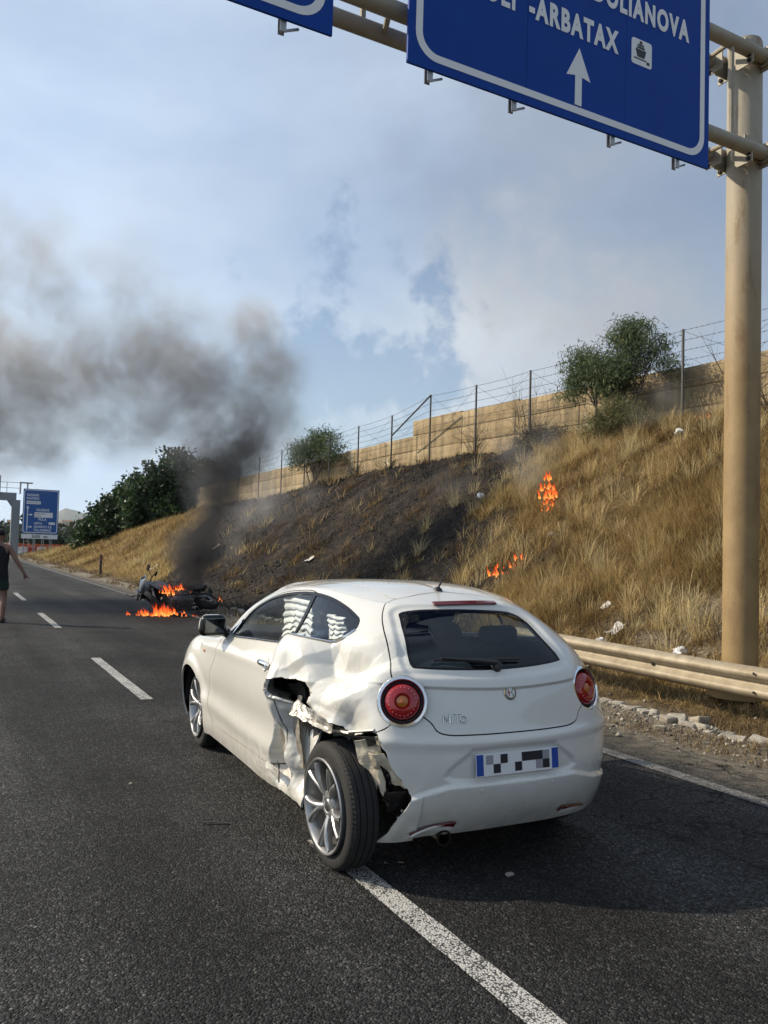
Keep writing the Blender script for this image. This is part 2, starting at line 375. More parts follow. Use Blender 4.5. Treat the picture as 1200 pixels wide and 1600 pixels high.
TC = np.unique(np.round(np.concatenate([np.arange(0, 8, .07), np.arange(8, 12.4, .045), np.arange(12.4, 16.3, .0125), np.arange(16.3, 22.001, .05)]), 4)); TC[-1] = 22.0
TR = np.round(np.concatenate([np.arange(0, 1.2, .06), np.arange(1.2, 6, .036), np.arange(6, 11.0001, .1)]), 4); TR[-1] = 11.0
REST = body_surface(TC, TR)
def grid_normals(S):
    a = np.gradient(S, axis=1); a[:, 0] = a[:, -1] = S[:, 1]-S[:, -2]; n = np.cross(a, np.gradient(S, axis=0)); n /= np.linalg.norm(n, axis=-1, keepdims=True)+1e-12; return n
NRM = grid_normals(REST)
_k = np.argmin(abs(TC-11)); FLIP = -1.0 if NRM[60, _k, 1] > 0 else 1.0
NRM = NRM*FLIP; NRM[-1] = (0, 0, 1)
TCg, TRg = np.meshgrid(TC, TR)

def bil(A, tc, tr):
    tc = np.asarray(tc, float); tr = np.asarray(tr, float)
    i = np.clip(np.searchsorted(TC, tc)-1, 0, len(TC)-2); j = np.clip(np.searchsorted(TR, tr)-1, 0, len(TR)-2)
    f = ((tc-TC[i])/(TC[i+1]-TC[i])); g = ((tr-TR[j])/(TR[j+1]-TR[j]))
    if A.ndim == 3: f = f[..., None]; g = g[..., None]
    return (A[j, i]*(1-f)+A[j, i+1]*f)*(1-g)+(A[j+1, i]*(1-f)+A[j+1, i+1]*f)*g

def smooth_poly(P, k=6, closed=True):
    P = np.array(P, float); n = len(P); out = []
    for i in range(n if closed else n-1):
        p0, p1, p2, p3 = (P[(i+d) % n] if closed else P[min(max(i+d, 0), n-1)] for d in (-1, 0, 1, 2))
        for t in np.arange(k)/k: out.append(.5*(2*p1+(p2-p0)*t+(2*p0-5*p1+4*p2-p3)*t*t+(3*p1-p0-3*p2+p3)*t**3))
    if not closed: out.append(P[-1])
    return np.array(out)
def dense_poly(P, k=10): 
    P = np.array(P, float); Q = np.roll(P, -1, 0); return np.concatenate([P[:, None]+(Q-P)[:, None]*(np.arange(k)/k)[None, :, None]]).reshape(-1, 2)
def inside(P, x, y):
    c = np.zeros(x.shape, bool); Q = np.roll(P, -1, 0)
    for (x1, y1), (x2, y2) in zip(P, Q):
        if y1 == y2: continue
        m = (y1 > y) != (y2 > y); c ^= m & (x < (x2-x1)*(y-y1)/(y2-y1)+x1)
    return c
def dist3(L, pts, reach=.30):
    """distance of pts to the polyline samples L, cut off at reach"""
    d = np.full(len(pts), reach); lo, hi = L.min(0)-reach, L.max(0)+reach
    idx = np.where(((pts > lo) & (pts < hi)).all(1))[0]
    for c in np.array_split(idx, max(1, len(idx)//4000)):
        if not len(c): continue
        a, b = L[:-1], L[1:]; ab = b-a; l2 = (ab**2).sum(1)+1e-12
        ap = pts[c][:, None]-a[None]; t = np.clip((ap*ab).sum(-1)/l2, 0, 1); d[c] = np.minimum(d[c], np.sqrt(((ap-t[..., None]*ab)**2).sum(-1)).min(1))
    return d
def field(P, mesh, wrapc=None):
    """signed 3-D distance (negative inside) to a closed outline given in (column,row) parameters"""
    P = np.asarray(P, float); L = bil(REST, P[:, 0] % 22, P[:, 1]); L = np.concatenate([L, L[:1]])
    tc = mesh['par'][:, 0]
    if wrapc is not None: tc = (tc-wrapc) % 22+wrapc
    d = dist3(L, mesh['rest']); s = inside(P, tc, mesh['par'][:, 1]); return np.where(s, -d, d)
def mirror(P): P = np.array(P, float); return np.stack([22-P[:, 0], P[:, 1]], 1)

# ---- outlines in (column,row) of the surface
WIN = smooth_poly([(17.78, 6.10), (17.68, 6.55), (17.71, 6.93), (17.67, 7.33), (17.4, 7.66), (16.69, 7.88), (16.01, 8.03), (15.5, 7.97), (14.97, 7.68), (14.52, 7.34), (14.31, 7.1), (14.30, 6.71), (14.51, 6.37), (14.87, 6.13), (15.2, 6.03), (15.88, 6.05), (16.77, 6.08)], 5)
DIV = np.array([(15.62, 5.8), (15.97, 8.2)])
TG_L = [(13.35, 9.17), (13.56, 8.2), (13.60, 7.38), (13.49, 6.85), (13.3, 6.28), (13.16, 5.74), (13.05, 5.20), (12.75, 4.55), (12.37, 4.03), (12.25, 3.72), (12.06, 3.60), (11.7, 3.60)]
TG = smooth_poly(TG_L+[(11.0, 3.62)]+[(22-a, b) for a, b in TG_L[::-1]]+[(9.6, 9.9), (11, 10.3), (12.4, 9.9)], 5)
GLASS = smooth_poly([(13.01, 7.35), (13.0, 7.75), (12.43, 7.98), (11.6, 8.0), (10.6, 7.92), (9.90, 7.78), (9.60, 7.34), (9.62, 6.67), (9.60, 5.85), (9.75, 5.70), (10.83, 5.63), (11.85, 5.60), (12.54, 5.6), (12.74, 5.68), (12.86, 6.24)], 6)
DOOR = smooth_poly([(17.95, 5.98), (17.66, 5.3), (17.64, 4.35), (17.81, 3.35), (17.89, 2.12), (17.76, 1.30), (17.45, 1.09), (16.3, 1.20), (15.55, 1.27), (15.42, 1.9), (15.36, 3.2), (15.38, 4.6), (15.50, 5.85), (15.58, 6.6), (15.9, 8.02), (16.6, 8.0), (17.4, 7.76), (17.72, 7.3)], 5)
ROOF = smooth_poly([(18.7, 8.60), (18.0, 9.3), (16.9, 9.62), (16.0, 9.70), (15.0, 9.62), (14.16, 9.46), (13.40, 9.23), (12.4, 10.0)]+[(11.0, 10.36), (9.6, 10.0)]+[(8.6, 9.23), (7.84, 9.46), (7.0, 9.62), (6.0, 9.70), (5.1, 9.62), (4.0, 9.3), (3.3, 8.60)], 5)
BUMP_L = [(14.9, 3.10), (13.95, 3.12), (13.72, 3.25), (13.32, 3.45), (13.07, 3.70), (12.75, 4.2), (12.37, 4.2)]
BUMP = np.array(BUMP_L+[(11, 4.2)]+[(22-a, b) for a, b in BUMP_L[::-1]]+[(7.1, -.5), (14.9, -.5)])
WSCREEN = smooth_poly([(18.75, 6.15), (18.3, 7.0), (18.45, 7.9), (19.4, 8.1), (22, 8.15), (24.6, 8.1), (25.55, 7.9), (25.7, 7.0), (25.25, 6.15), (22, 6.12)], 5)
_r = np.random.default_rng(3)
def jag(P, k, a, closed=False):
    P = smooth_poly(P, k, closed); P[1:-1] += _r.normal(0, a, (len(P)-2, 2))*np.array([1, 1.4]); return P
HOLE = jag([(15.42, 4.02), (15.34, 4.32), (15.2, 4.46), (14.98, 4.56), (14.80, 4.50), (14.70, 4.24), (14.79, 3.90), (14.86, 3.60), (14.95, 3.15), (15.10, 3.35), (15.22, 3.72), (15.42, 3.80)], 5, .018, True)
TEAR = np.concatenate([jag([(14.91, 3.75), (14.7, 3.52), (14.41, 3.51), (14.09, 3.53), (13.85, 3.30), (13.65, 3.33), (13.42, 3.50), (13.22, 3.53), (13.14, 3.37), (13.03, 2.98), (12.87, 2.41), (12.73, 2.02), (12.61, 1.64)], 5, .012),
                       smooth_poly([(12.61, 1.64), (12.68, 1.37), (12.77, 1.13), (12.89, .72), (12.96, .41), (13.13, .05), (13.2, -.3)], 3, False), np.array([(15.0, -.3)]), jag([(14.97, .2), (14.97, 1.0), (14.99, 1.8), (14.95, 2.6), (15.0, 3.3)], 5, .015)])

# ---- relief that belongs to the undamaged shape
OFF = np.zeros(TCg.shape)
RV, RZ, RU = REST[..., 1], REST[..., 2], REST[..., 0]
tail = sstep(.75, .45, RV)*(RZ < 1.0)
lipc = np.interp(abs(TCg-11), [0, 1.1, 1.6, 2.1, 2.6], [2.0, 1.90, 1.62, 1.5, 1.4])
OFF += .019*tail*sstep(.06, -.06, TRg-lipc)                                    # lower bumper lip stands proud
REC = smooth_poly([(12.05, 2.04), (11.78, 2.92), (11.60, 3.06), (10.40, 3.06), (10.22, 2.92), (9.95, 2.04)], 5)
_m = dict(par=np.stack([TCg.ravel(), TRg.ravel()], 1), rest=REST.reshape(-1, 3))
frec = field(REC, _m).reshape(TCg.shape); OFF -= .013*sstep(.012, -.016, frec)   # number-plate recess
fgl = field(GLASS, _m).reshape(TCg.shape); OFF += .012*sstep(.02, .06, fgl)*sstep(.30, .06, fgl)*(TRg > 5.0)*(TRg < 8.6)*sstep(.0, .2, 8.6-TRg)
OFF += .010*tail*np.exp(-((TRg-3.30)/.22)**2)                                   # soft shoulder on the bumper below the boot lid
side = sstep(.62, .8, abs(RU))*(RV > .9)*(RV < 2.9)
OFF += side*(.012*np.exp(-((TRg-1.75-.1*(RV-1.2))/.35)**2)-.008*np.exp(-((TRg-2.6)/.5)**2))  # crease low on the door
OFF += side*.006*np.exp(-((TRg-4.6)/.3)**2)
AXF, AXR, WR = 3.12, .47, .345
for ax in (AXF, AXR):
    rr = np.hypot(RV-ax-(.2*(RU > 0) if ax == AXR else 0), RZ-.31); OFF += .013*sstep(WR+.10, WR+.02, rr)*(abs(RU) > .5)
REFL = [dense_poly([(12.68, .36), (12.3, .52), (11.98, .62), (11.91, .45), (12.0, .31), (12.35, .29)], 5)]; REFL.append(mirror(REFL[0]))
for P in REFL: OFF -= .012*sstep(.006, -.010, field(P, _m).reshape(TCg.shape))
POS = REST+NRM*OFF[..., None]

# ---- crash damage, left side only
mL = (TCg > 12.2) & (TCg < 16.6)
v, z = RV, RZ
ax = np.stack([v, z], -1)
def folds(seed, n, grad, lo, hi, tilt):
    g = np.random.default_rng(seed); h1 = np.full(v.shape, -9.); h2 = h1.copy()
    for h in (h1, h2):
        for _ in range(n):
            p = g.uniform(lo, hi); th = g.normal(tilt, .55)+(math.pi if g.random() < .5 else 0); gr = g.uniform(.35, 1.0)*grad
            np.maximum(h, gr*((v-p[0])*math.cos(th)+(z-p[1])*math.sin(th)), out=h)
    return h1-h2
mq = sstep(1.20, .88, v)*sstep(.12, .34, v)*sstep(1.16, 1.04, z-.10*np.clip(.9-v, 0, 1))*sstep(.50, .66, z)*mL
F1 = folds(12, 9, .30, (.25, .66), (1.05, 1.10), 1.15); F2 = folds(5, 12, .42, (.25, .62), (1.1, 1.08), .75)
F1 -= np.average(F1, weights=mq+1e-9); F2 -= np.average(F2, weights=mq+1e-9)
D = mq*(1.75*F1+1.1*F2)
def creases(seed, n, lo, hi, tilt):
    g = np.random.default_rng(seed); h = np.zeros(v.shape)
    for _ in range(n):
        p = g.uniform(lo, hi); th = g.normal(tilt, .5); L = g.uniform(.07, .26); wd = g.uniform(.045, .12); am = g.uniform(.010, .024)*g.choice([-1, 1])
        a_ = (v-p[0])*math.cos(th)+(z-p[1])*math.sin(th); d_ = -(v-p[0])*math.sin(th)+(z-p[1])*math.cos(th)+.05*np.sin(a_*9+p[0]*20)*abs(a_)
        h += am*np.clip(1-abs(d_)/(wd*(1+.5*(d_ > 0))), 0, 1)*np.clip(1.4*(1-abs(a_)/L), 0, 1)
    return h
D += mq*creases(8, 15, (.22, .66), (1.1, 1.10), 2.55)
D += -.055*mq*np.exp(-(((v-.52)/.17)**2+((z-1.0)/.085)**2))                      # dent below the tip of the side window
D += .030*mq*np.exp(-(((v-.42)/.22)**2+((z-.84)/.09)**2))                        # bulge ahead of the lamp
D += .05*mL*sstep(.80, .70, z)*sstep(1.0, .85, v)*sstep(.30, .45, v)*sstep(.6, .7, z)   # torn lip curls outward
D += -.06*mL*np.exp(-(((v-.92)/.16)**2+((z-.90)/.08)**2))                        # pushed in round the hole
ms = mL*sstep(1.235, 1.175, v+.035*np.sin(z*14)+.02*vnoise(np.stack([z*12, z*0, z*0], -1), 2))*sstep(.80, .74, z)*sstep(.20, .32, z)*sstep(.58, .74, v)
D += ms*(-.115+.105*np.exp(-((v-1.0-.10*(z-.5))/.075)**2)+.030*vnoise(np.stack([v*9, z*6, v*0], -1), 4))
D += mL*.002*vnoise(np.stack([v*22, z*22, v*0+3], -1), 9)*np.clip(mq+ms, 0, 1)
sill = mL*sstep(.62, .85, v)*sstep(1.9, 1.2, v)*sstep(.42, .33, z); D += sill*.018*vnoise(np.stack([v*7, z*9, v*0], -1), 11)
POS = POS+NRM*D[..., None]
POS[..., 2] += mL*sstep(.55, .3, v)*sstep(.50, .30, z)*sstep(-.40, -.62, RU)*(-.018)
NR2 = grid_normals(POS)*FLIP; NR2[-1] = (0, 0, 1)

nr, nc = TCg.shape
ii = np.arange(nr*nc).reshape(nr, nc)
q = np.stack([ii[:-1, :-1], ii[:-1, 1:], ii[1:, 1:], ii[1:, :-1]], -1).reshape(-1, 4)
tri = np.concatenate([q[:, [0, 1, 2]], q[:, [0, 2, 3]]])
BODY = dict(par=np.stack([TCg.ravel(), TRg.ravel()], 1), rest=REST.reshape(-1, 3), pos=POS.reshape(-1, 3), nrm=NR2.reshape(-1, 3), tri=tri)
if FLIP > 0: pass
_t = BODY['tri'][0]; _fn = np.cross(BODY['pos'][_t[1]]-BODY['pos'][_t[0]], BODY['pos'][_t[2]]-BODY['pos'][_t[0]])
_mid = BODY['tri'][(60*(nc-1)+_k)]; _fn = np.cross(BODY['pos'][_mid[1]]-BODY['pos'][_mid[0]], BODY['pos'][_mid[2]]-BODY['pos'][_mid[0]])
if _fn@BODY['nrm'][_mid[0]] < 0: BODY['tri'] = BODY['tri'][:, ::-1]

def sub(m, tri):
    u, inv = np.unique(tri, return_inverse=True); return dict(par=m['par'][u], rest=m['rest'][u], pos=m['pos'][u], nrm=m['nrm'][u], tri=inv.reshape(-1, 3))
def clip(m, f):
    """cut the panel along f = 0 -> (part with f<0, part with f>0)"""
    f = np.where(abs(f) < 1e-7, 1e-7, f); t = m['tri']; s = f[t] < 0; k = s.sum(1)
    IN, OUT = [t[k == 3]], [t[k == 0]]; mix = t[(k == 1) | (k == 2)]
    if len(mix):
        fs = f[mix] < 0; lone = np.where(fs.sum(1) == 1, fs.argmax(1), (~fs).argmax(1)); r = np.arange(len(mix))
        a, b, c = mix[r, lone], mix[r, (lone+1) % 3], mix[r, (lone+2) % 3]
        e = np.concatenate([np.stack([a, b], 1), np.stack([a, c], 1)]); es = np.sort(e, 1); ue, inv = np.unique(es, axis=0, return_inverse=True); inv = inv.ravel()
        tt = (f[ue[:, 0]]/(f[ue[:, 0]]-f[ue[:, 1]]))[:, None]; n0 = len(f)
        for key in ('par', 'rest', 'pos', 'nrm'): m[key] = np.concatenate([m[key], m[key][ue[:, 0]]*(1-tt)+m[key][ue[:, 1]]*tt])
        ab, ac = inv[:len(mix)]+n0, inv[len(mix):]+n0
        tip = np.stack([a, ab, ac], 1); base = np.concatenate([np.stack([ab, b, c], 1), np.stack([ab, c, ac], 1)]); li = f[a] < 0
        IN += [tip[li], base[np.concatenate([~li, ~li])]]; OUT += [tip[~li], base[np.concatenate([li, li])]]
    return sub(m, np.concatenate(IN)), sub(m, np.concatenate(OUT))
def panel(name, m, mt, parent=None, flange=.014, push=0.0, n_mats=0):
    """link a cut panel as a mesh: its cut edges are folded inwards so that it has a thickness"""
    P, n, t = m['pos']+m['nrm']*push, m['nrm']/(np.linalg.norm(m['nrm'], axis=1, keepdims=True)+1e-9), m['tri']
    a = P[t]; area = np.linalg.norm(np.cross(a[:, 1]-a[:, 0], a[:, 2]-a[:, 0]), axis=1); t = t[area > 1e-10]
    e = np.concatenate([t[:, [0, 1]], t[:, [1, 2]], t[:, [2, 0]]]); key = np.sort(e, 1); _, idx, cnt = np.unique(key, axis=0, return_index=True, return_counts=True)
    be = e[idx[cnt == 1]]
    be = be[np.linalg.norm(P[be[:, 0]]-P[be[:, 1]], axis=1) > 1e-6]
    V = P; T = t; LN = n[t].reshape(-1, 3)
    if flange and len(be):
        k = len(be); V0 = P[be]; V1 = V0-n[be]*flange; fv = np.concatenate([V0, V1], 1).reshape(-1, 3)   # a,b,a',b'
        o = len(P)+4*np.arange(k)[:, None]; ft = np.concatenate([o+[1, 0, 2], o+[1, 2, 3]]); fn = np.cross(V0[:, 0]-V0[:, 1], V1[:, 0]-V0[:, 1]); fn /= np.linalg.norm(fn, axis=1, keepdims=True)+1e-12
        V = np.concatenate([P, fv]); T = np.concatenate([t, ft]); LN = np.concatenate([LN, np.repeat(np.concatenate([fn, fn]), 3, 0)])
    o = fast_mesh(name, V, T, mt, parent); o.data.normals_split_custom_set(LN.tolist()); return o

def mask(f, m, cond): return np.where(cond, f, .3)
G = .0034
M = BODY
# inner shell first (seen through the gaps, the holes and the glass)
dmg = (sstep(12.3, 12.9, TCg)*sstep(16.2, 15.4, TCg)*(TRg < 5.4))
sh = dict(BODY); sh['pos'] = (POS-NRM*(.030+.16*dmg)[..., None]*sstep(-.2, .9, TRg*0+1)[..., None]-NRM*np.minimum(D, 0)[..., None]*0).reshape(-1, 3)
for P, wr in ((WIN, None), (mirror(WIN), None), (GLASS, None), (WSCREEN, 11)):
    f = field(P, sh, wr); sh = clip(sh, f-.004)[1]
for P in (TEAR, HOLE): sh = clip(sh, field(P, sh)-.002)[1]
for a in (AXF, AXR): sh = clip(sh, np.where(abs(sh['rest'][:, 0]) > .45, np.hypot(sh['rest'][:, 1]-a, sh['rest'][:, 2]-.31)-WR-.03, .3))[1]
panel('inner_shell', sh, M_DARK, car, flange=0)

# windscreen, side windows
fw = field(WSCREEN, M, 11); ws, M = clip(M, fw); panel('windscreen', ws, M_WS, car, .004, -.004)
for P, dv in ((WIN, DIV), (mirror(WIN), mirror(DIV))):
    w_, M = clip(M, field(P, M)); fr, gl = clip(w_, -(field(P, w_)+.020))
    Ld = bil(REST, np.linspace(dv[0, 0], dv[1, 0], 20), np.linspace(dv[0, 1], dv[1, 1], 20)); bar, gl = clip(gl, dist3(Ld, gl['rest'])-.017)
    panel('window_frame', fr, M_GLOSSB, car, .012, -.003); panel('window_divider', bar, M_GLOSSB, car, .010, -.002)
    xm = np.interp(gl['par'][:, 1], np.sort(dv[:, 1]), dv[np.argsort(dv[:, 1]), 0]); s = (gl['par'][:, 0]-xm)*(1 if P[0, 0] > 11 else -1)
    a, b = clip(gl, s); panel('rear_quarter_window', a, M_GLASS, car, .004, -.007); panel('door_window', b, M_GLASS, car, .004, -.007)
# torn-away areas on the left
h_, M = clip(M, field(HOLE, M)); t_, M = clip(M, field(TEAR, M))
# wheel arches
for a in (AXF, AXR):
    lim = .45 if a == AXF else .715
    acen = np.where(M['rest'][:, 0] > 0, a+.2, a) if a == AXR else a
    cut, M = clip(M, np.where(abs(M['rest'][:, 0]) > lim, np.hypot(M['rest'][:, 1]-acen, M['rest'][:, 2]-.31)-WR, .3))
# lamps
LAMPS = [(12.82, 4.56), (9.22, 4.62)]; LR = .118
for lp in LAMPS:
    c = bil(REST, lp[0], lp[1]); cut, M = clip(M, np.linalg.norm(M['rest']-c, axis=1)-LR)
# tailgate with glass
f = np.where((M['par'][:, 0] > 7.5) & (M['par'][:, 0] < 14.5), field(TG, M), .3)
tg, rest = clip(M, f+G); _, M = clip(rest, f[:0] if False else np.where((rest['par'][:, 0] > 7.5) & (rest['par'][:, 0] < 14.5), field(TG, rest), .3)-G)
g, tg = clip(tg, field(GLASS, tg)); panel('tailgate', tg, M_PAINT, car, .016)
fb, gl = clip(g, -(field(GLASS, g)+.016)); panel('window_frame', fb, M_GLOSSB, car, .012, -.002); panel('rear_window', gl, M_GLASSD, car, .004, -.004)
# bumper
f = np.where((M['par'][:, 0] > 7.0) & (M['par'][:, 0] < 15) & (M['rest'][:, 1] < .8), field(BUMP, M), .3)
bp, r_ = clip(M, f+G); _, M = clip(r_, np.where((r_['par'][:, 0] > 7.0) & (r_['par'][:, 0] < 15) & (r_['rest'][:, 1] < .8), field(BUMP, r_), .3)-G)
bumper = None
bumper = panel('rear_bumper', bp, M_PAINT, car, .006)
# doors
for P in (DOOR, mirror(DOOR)):
    d_, r_ = clip(M, field(P, M)+.0036); panel('door', d_, M_PAINT, car, .022); _, M = clip(r_, field(P, r_)-.0036)
rf, r_ = clip(M, field(ROOF, M, 3.0)+.004); panel('roof', rf, M_PAINT, car, .012); _, M = clip(r_, field(ROOF, r_, 3.0)-.004)
panel('body', M, M_PAINT, car, .012)

# ---- trim that follows the surface
def on(tc, tr, off=0.0): return bil(POS, tc, tr)+bil(NR2, tc, tr)*off
def frame_at(tc, tr):
    p = bil(POS, tc, tr); n = bil(NR2, tc, tr); n = n/np.linalg.norm(n); ex = np.cross((0, 0, 1.), n); ex /= np.linalg.norm(ex); return p, ex, np.cross(n, ex), n
for P in (WIN, mirror(WIN)):                                                   # bright strip under the side windows
    Q = np.array([p for p in P if p[1] < 6.75]); Q = Q[np.argsort(-Q[:, 0])]
    b = MB(); b.tube(on(Q[:, 0], Q[:, 1], .003), .0065, 6); b.build('belt_moulding', M_CHROME, car)
for s, P in ((1, DOOR), (-1, mirror(DOOR))):
    tc0, tr0 = (16.05, 4.72) if s == 1 else (5.95, 4.72); p, ex, ey, n = frame_at(tc0, tr0); fwd_ = ex*(-1 if ex[1] < 0 else 1)
    b = MB(); b.lathe([(.0, -.004), (.040, -.004), (.043, .002), (.036, .004), (.0, -.010)], p, n, 20); b.build('handle_cup', M_PAINT, car)
    b = MB(); k = np.linspace(0, 1, 9); pts = p+n*(.016+.014*np.sin(k*math.pi))[:, None]+fwd_*((k-.5)*.17)[:, None]; b.tube(pts, .013+.006*np.sin(k*math.pi), 10); hd = b.build('door_handle', M_CHROME, car)
    b = MB(); q = pts[0]+n*.004; b.lathe([(0, .012), (.012, .012), (.017, .008), (.017, -.006)], q, n, 14); b.build('lock', M_CHROME, hd)
    p, ex, ey, n = frame_at(18.05 if s == 1 else 3.95, 4.25); b = MB(); b.ball((0, 0, 0), 1, 12, 8); V = b.v[0]*np.array([.022, .013, .008]); b.v[0] = p+V[:, :1]*ex+V[:, 1:2]*ey+V[:, 2:]*n; b.build('side_repeater', M_ORANGE, car)
# mirrors
for s in (-1, 1):
    b = MB(); c = np.array([s*.915, 2.43, 1.035]); b.rbox(c, (.20, .13, .145), .058, 5, rotz(s*-.12), taper=(.86, .9)); mr = b.build('door_mirror', M_PAINT, car)
    b = MB(); b.rbox(c+(0, -.028, -.004), (.212, .09, .150), .045, 4, rotz(s*-.12), taper=(.86, .9)); b.build('mirror_housing', M_GLOSSB, mr)
    b = MB(); b.rbox(c+(0, -.076, 0), (.160, .016, .105), .006, 2, rotz(s*-.12)@rotx(.12)); b.build('mirror_glass', mat('mirror_silver', (.10, .105, .11), rough=.05, metal=1), mr)
    b = MB(); b.tube([(s*.79, 2.44, .965), (s*.84, 2.44, .985), (s*.90, 2.435, .995)], [.035, .030, .028], 8); b.build('mirror_arm', M_BLACK, mr)
# tail lamps
for i, lp in enumerate(LAMPS):
    c = bil(REST, lp[0], lp[1]); n = bil(NRM, lp[0], lp[1]); n = n/np.linalg.norm(n); n = n+np.array([(-.25 if i == 0 else .02), -.35, -.05]); n /= np.linalg.norm(n); c = c-n*(.0 if i == 0 else .018)
    lampo = MB(); lampo.lathe([(.124, -.03), (.127, .004), (.120, .016), (.108, .018), (.100, .008), (.098, -.02)], c, n, 48); lo = lampo.build('tail_lamp', M_CHROME, car)
    b = MB(); b.lathe([(.119, -.075), (.119, -.012), (.092, -.010), (.088, -.05), (0, -.05)], c, n, 32); b.build('lamp_recess', M_GLOSSB, lo)
    b = MB(); b.lathe([(.089, -.03), (.088, .006), (.080, .018), (.062, .026), (.040, .029), (.034, .020), (.030, .018)], c, n, 40); b.build('red_lens', M_RED, lo)
    b = MB(); b.lathe([(.031, .012), (.028, .022), (.018, .028), (0, .030)], c, n, 24); b.build('indicator_lens', M_ORANGE, lo)
    a = np.cross((0, 0, 1.), n); a /= np.linalg.norm(a); u2 = np.cross(n, a); b = MB()
    for k in range(22): th = k*2*math.pi/22; b.ball(c+.068*(math.cos(th)*a+math.sin(th)*u2)+n*.0245, .0022, 6, 4)
    tag(b.build('led_ring', M_LED, lo), kind='stuff')
# badge and lettering on the tailgate
p, ex, ey, n = frame_at(11.0, 4.88)
b = MB(); b.lathe([(.037, -.004), (.037, .004), (.034, .007), (.026, .006), (.025, .004)], p, n, 36); bd = b.build('round_badge', mat('badge_gold', (.62, .52, .28), rough=.22, metal=1), car)
b = MB(); b.lathe([(.0255, .003), (.024, .0052), (0, .006)], p, n, 28); b.build('badge_face', mat('badge_pale', (.66, .68, .66), rough=.3), bd)
b = MB(); o = p+n*.0058; b.box(o-ex*.010, (.0001, .0001, .0001)); b.prism([(-.013, -.018), (-.008, -.018), (-.008, .018), (-.013, .018)], o, ex, ey, n, .001); b.prism([(-.020, -.003), (-.001, -.003), (-.001, .003), (-.020, .003)], o, ex, ey, n, .0014); b.build('badge_cross', mat('badge_red', (.35, .01, .01), rough=.3), bd)
b = MB(); k = np.linspace(0, 1, 14); b.tube(o+ex*(.010+.006*np.sin(k*9))[:, None]+ey*((k-.5)*.036)[:, None], .0018, 6); b.build('badge_serpent', mat('badge_green', (.02, .12, .04), rough=.3), bd)
b = MB(); b.lathe([(.0268, .0055), (.0300, .0072), (.0335, .0070)], p, n, 36); b.build('badge_band', mat('badge_blue', (.015, .03, .12), rough=.3), bd)
p, ex, ey, n = frame_at(11.98, 4.02)
b = MB(); r0 = .0026
def stroke(pts, x0): b.tube([p+ex*(x0+q[0])+ey*q[1]+n*.003 for q in pts], r0, 6)
stroke([(-.062, 0), (-.062, .042), (-.045, .010), (-.028, .042), (-.028, 0)], 0); stroke([(-.014, 0), (-.014, .034)], 0); stroke([(-.006, .042), (.032, .042), (.012, .042), (.012, 0)], 0)
stroke([(.044+.016*math.cos(t), .016+.016*math.sin(t)) for t in np.linspace(0, 6.3, 13)], 0); b.build('model_lettering', M_CHROME, car)
# number plate, characters only as unreadable dark and grey blocks
p, ex, ey, n = frame_at(11.0, 2.52); ex = np.array([1., 0, 0]); n = np.array([0, -1, .10]); n /= np.linalg.norm(n); ey = np.cross(n, ex); p = p+n*.012
RB = np.stack([ex, -n, ey], 1)
def pb(x, y, w_, h_, d, m, name, par):
    b = MB(); b.box(p+ex*x+ey*y+n*d/2, (w_, d, h_), RB); return b.build(name, m, par, smooth=False)
plate = pb(0, 0, .50, .108, .004, M_PLATE, 'number_plate', car)
for x in (-.229, .229): pb(x, 0, .040, .100, .0055, M_BLUE, 'blue_band', plate)
_q = np.random.default_rng(21)
for i in range(9):
    for j in range(2):
        if _q.random() < .62: pb(-.172+i*.043, -.022+j*.044, .0425, .0435, .0050+.0002*j, [M_INK, M_GREY, M_INK][int(_q.integers(3))], 'dark_block', plate)
for sg in (1, -1):
    k = np.linspace(0, 1, 9); rows_ = [[on(11+sg*(1.62-.68*a), .36+a*.02+t*(.06+.20*a), .004+.003*math.sin(t*3.1)) for a in k] for t in (0, .5, 1)]
    b = MB(); b.sheet(rows_ if sg > 0 else rows_[::-1], .006); b.build('reflector', M_REDDARK, car)
# third brake light, wiper, aerial, sensors, exhaust
b = MB(); tcs = np.linspace(11.85, 10.15, 9); b.sheet([[on(t, r_, .004) for t in tcs] for r_ in (8.22, 8.42, 8.62)], .010); b.build('brake_light', M_REDDARK, car)
b = MB(); pv = on(11.15, 5.78, .02); b.tube([pv, pv+(-.10, 0, .014), on(12.2, 5.92, .022)], [.016, .011, .007], 8); wp = b.build('wiper', M_BLACK, car)
b = MB(); b.tube([on(t, r_, .016) for t, r_ in ((12.35, 5.86), (11.8, 5.90), (11.2, 5.92), (10.6, 5.90))], [.006, .009, .009, .006], 6); b.lathe([(.030, 0), (.026, .022), (.012, .030), (0, .031)], on(11.15, 5.72), bil(NR2, 11.15, 5.72), 16); b.build('wiper_blade', M_BLACK, wp)
pa = on(11.0, 10.62); b = MB(); b.lathe([(.030, -.004), (.024, .012), (.010, .022), (0, .024)], pa, (0, 0, 1), 14); b.tube([pa+(0, 0, .01), pa+(0.012, -.05, .09), pa+(.03, -.115, .20)], [.006, .005, .003], 6); b.build('roof_aerial', M_BLACK, car)
for t in (11.62, 10.38, 12.3, 9.7): 
    p, ex, ey, n = frame_at(t, 1.72); b = MB(); b.lathe([(.011, -.003), (.011, .0012), (.0095, .002), (0, .002)], p, n, 16); b.build('parking_sensor', M_PAINT, car)
b = MB(); b.lathe([(.040, .0), (.040, .16), (.030, .16), (.030, .0)], (-.36, .09, .205), (0, 1, .0), 24, True); b.tube([(-.36, .24, .205), (-.34, .5, .2), (-.1, .9, .2)], .024, 8); b.build('exhaust_pipe', mat('exhaust_steel', (.05, .045, .04), rough=.4, metal=.9), car)
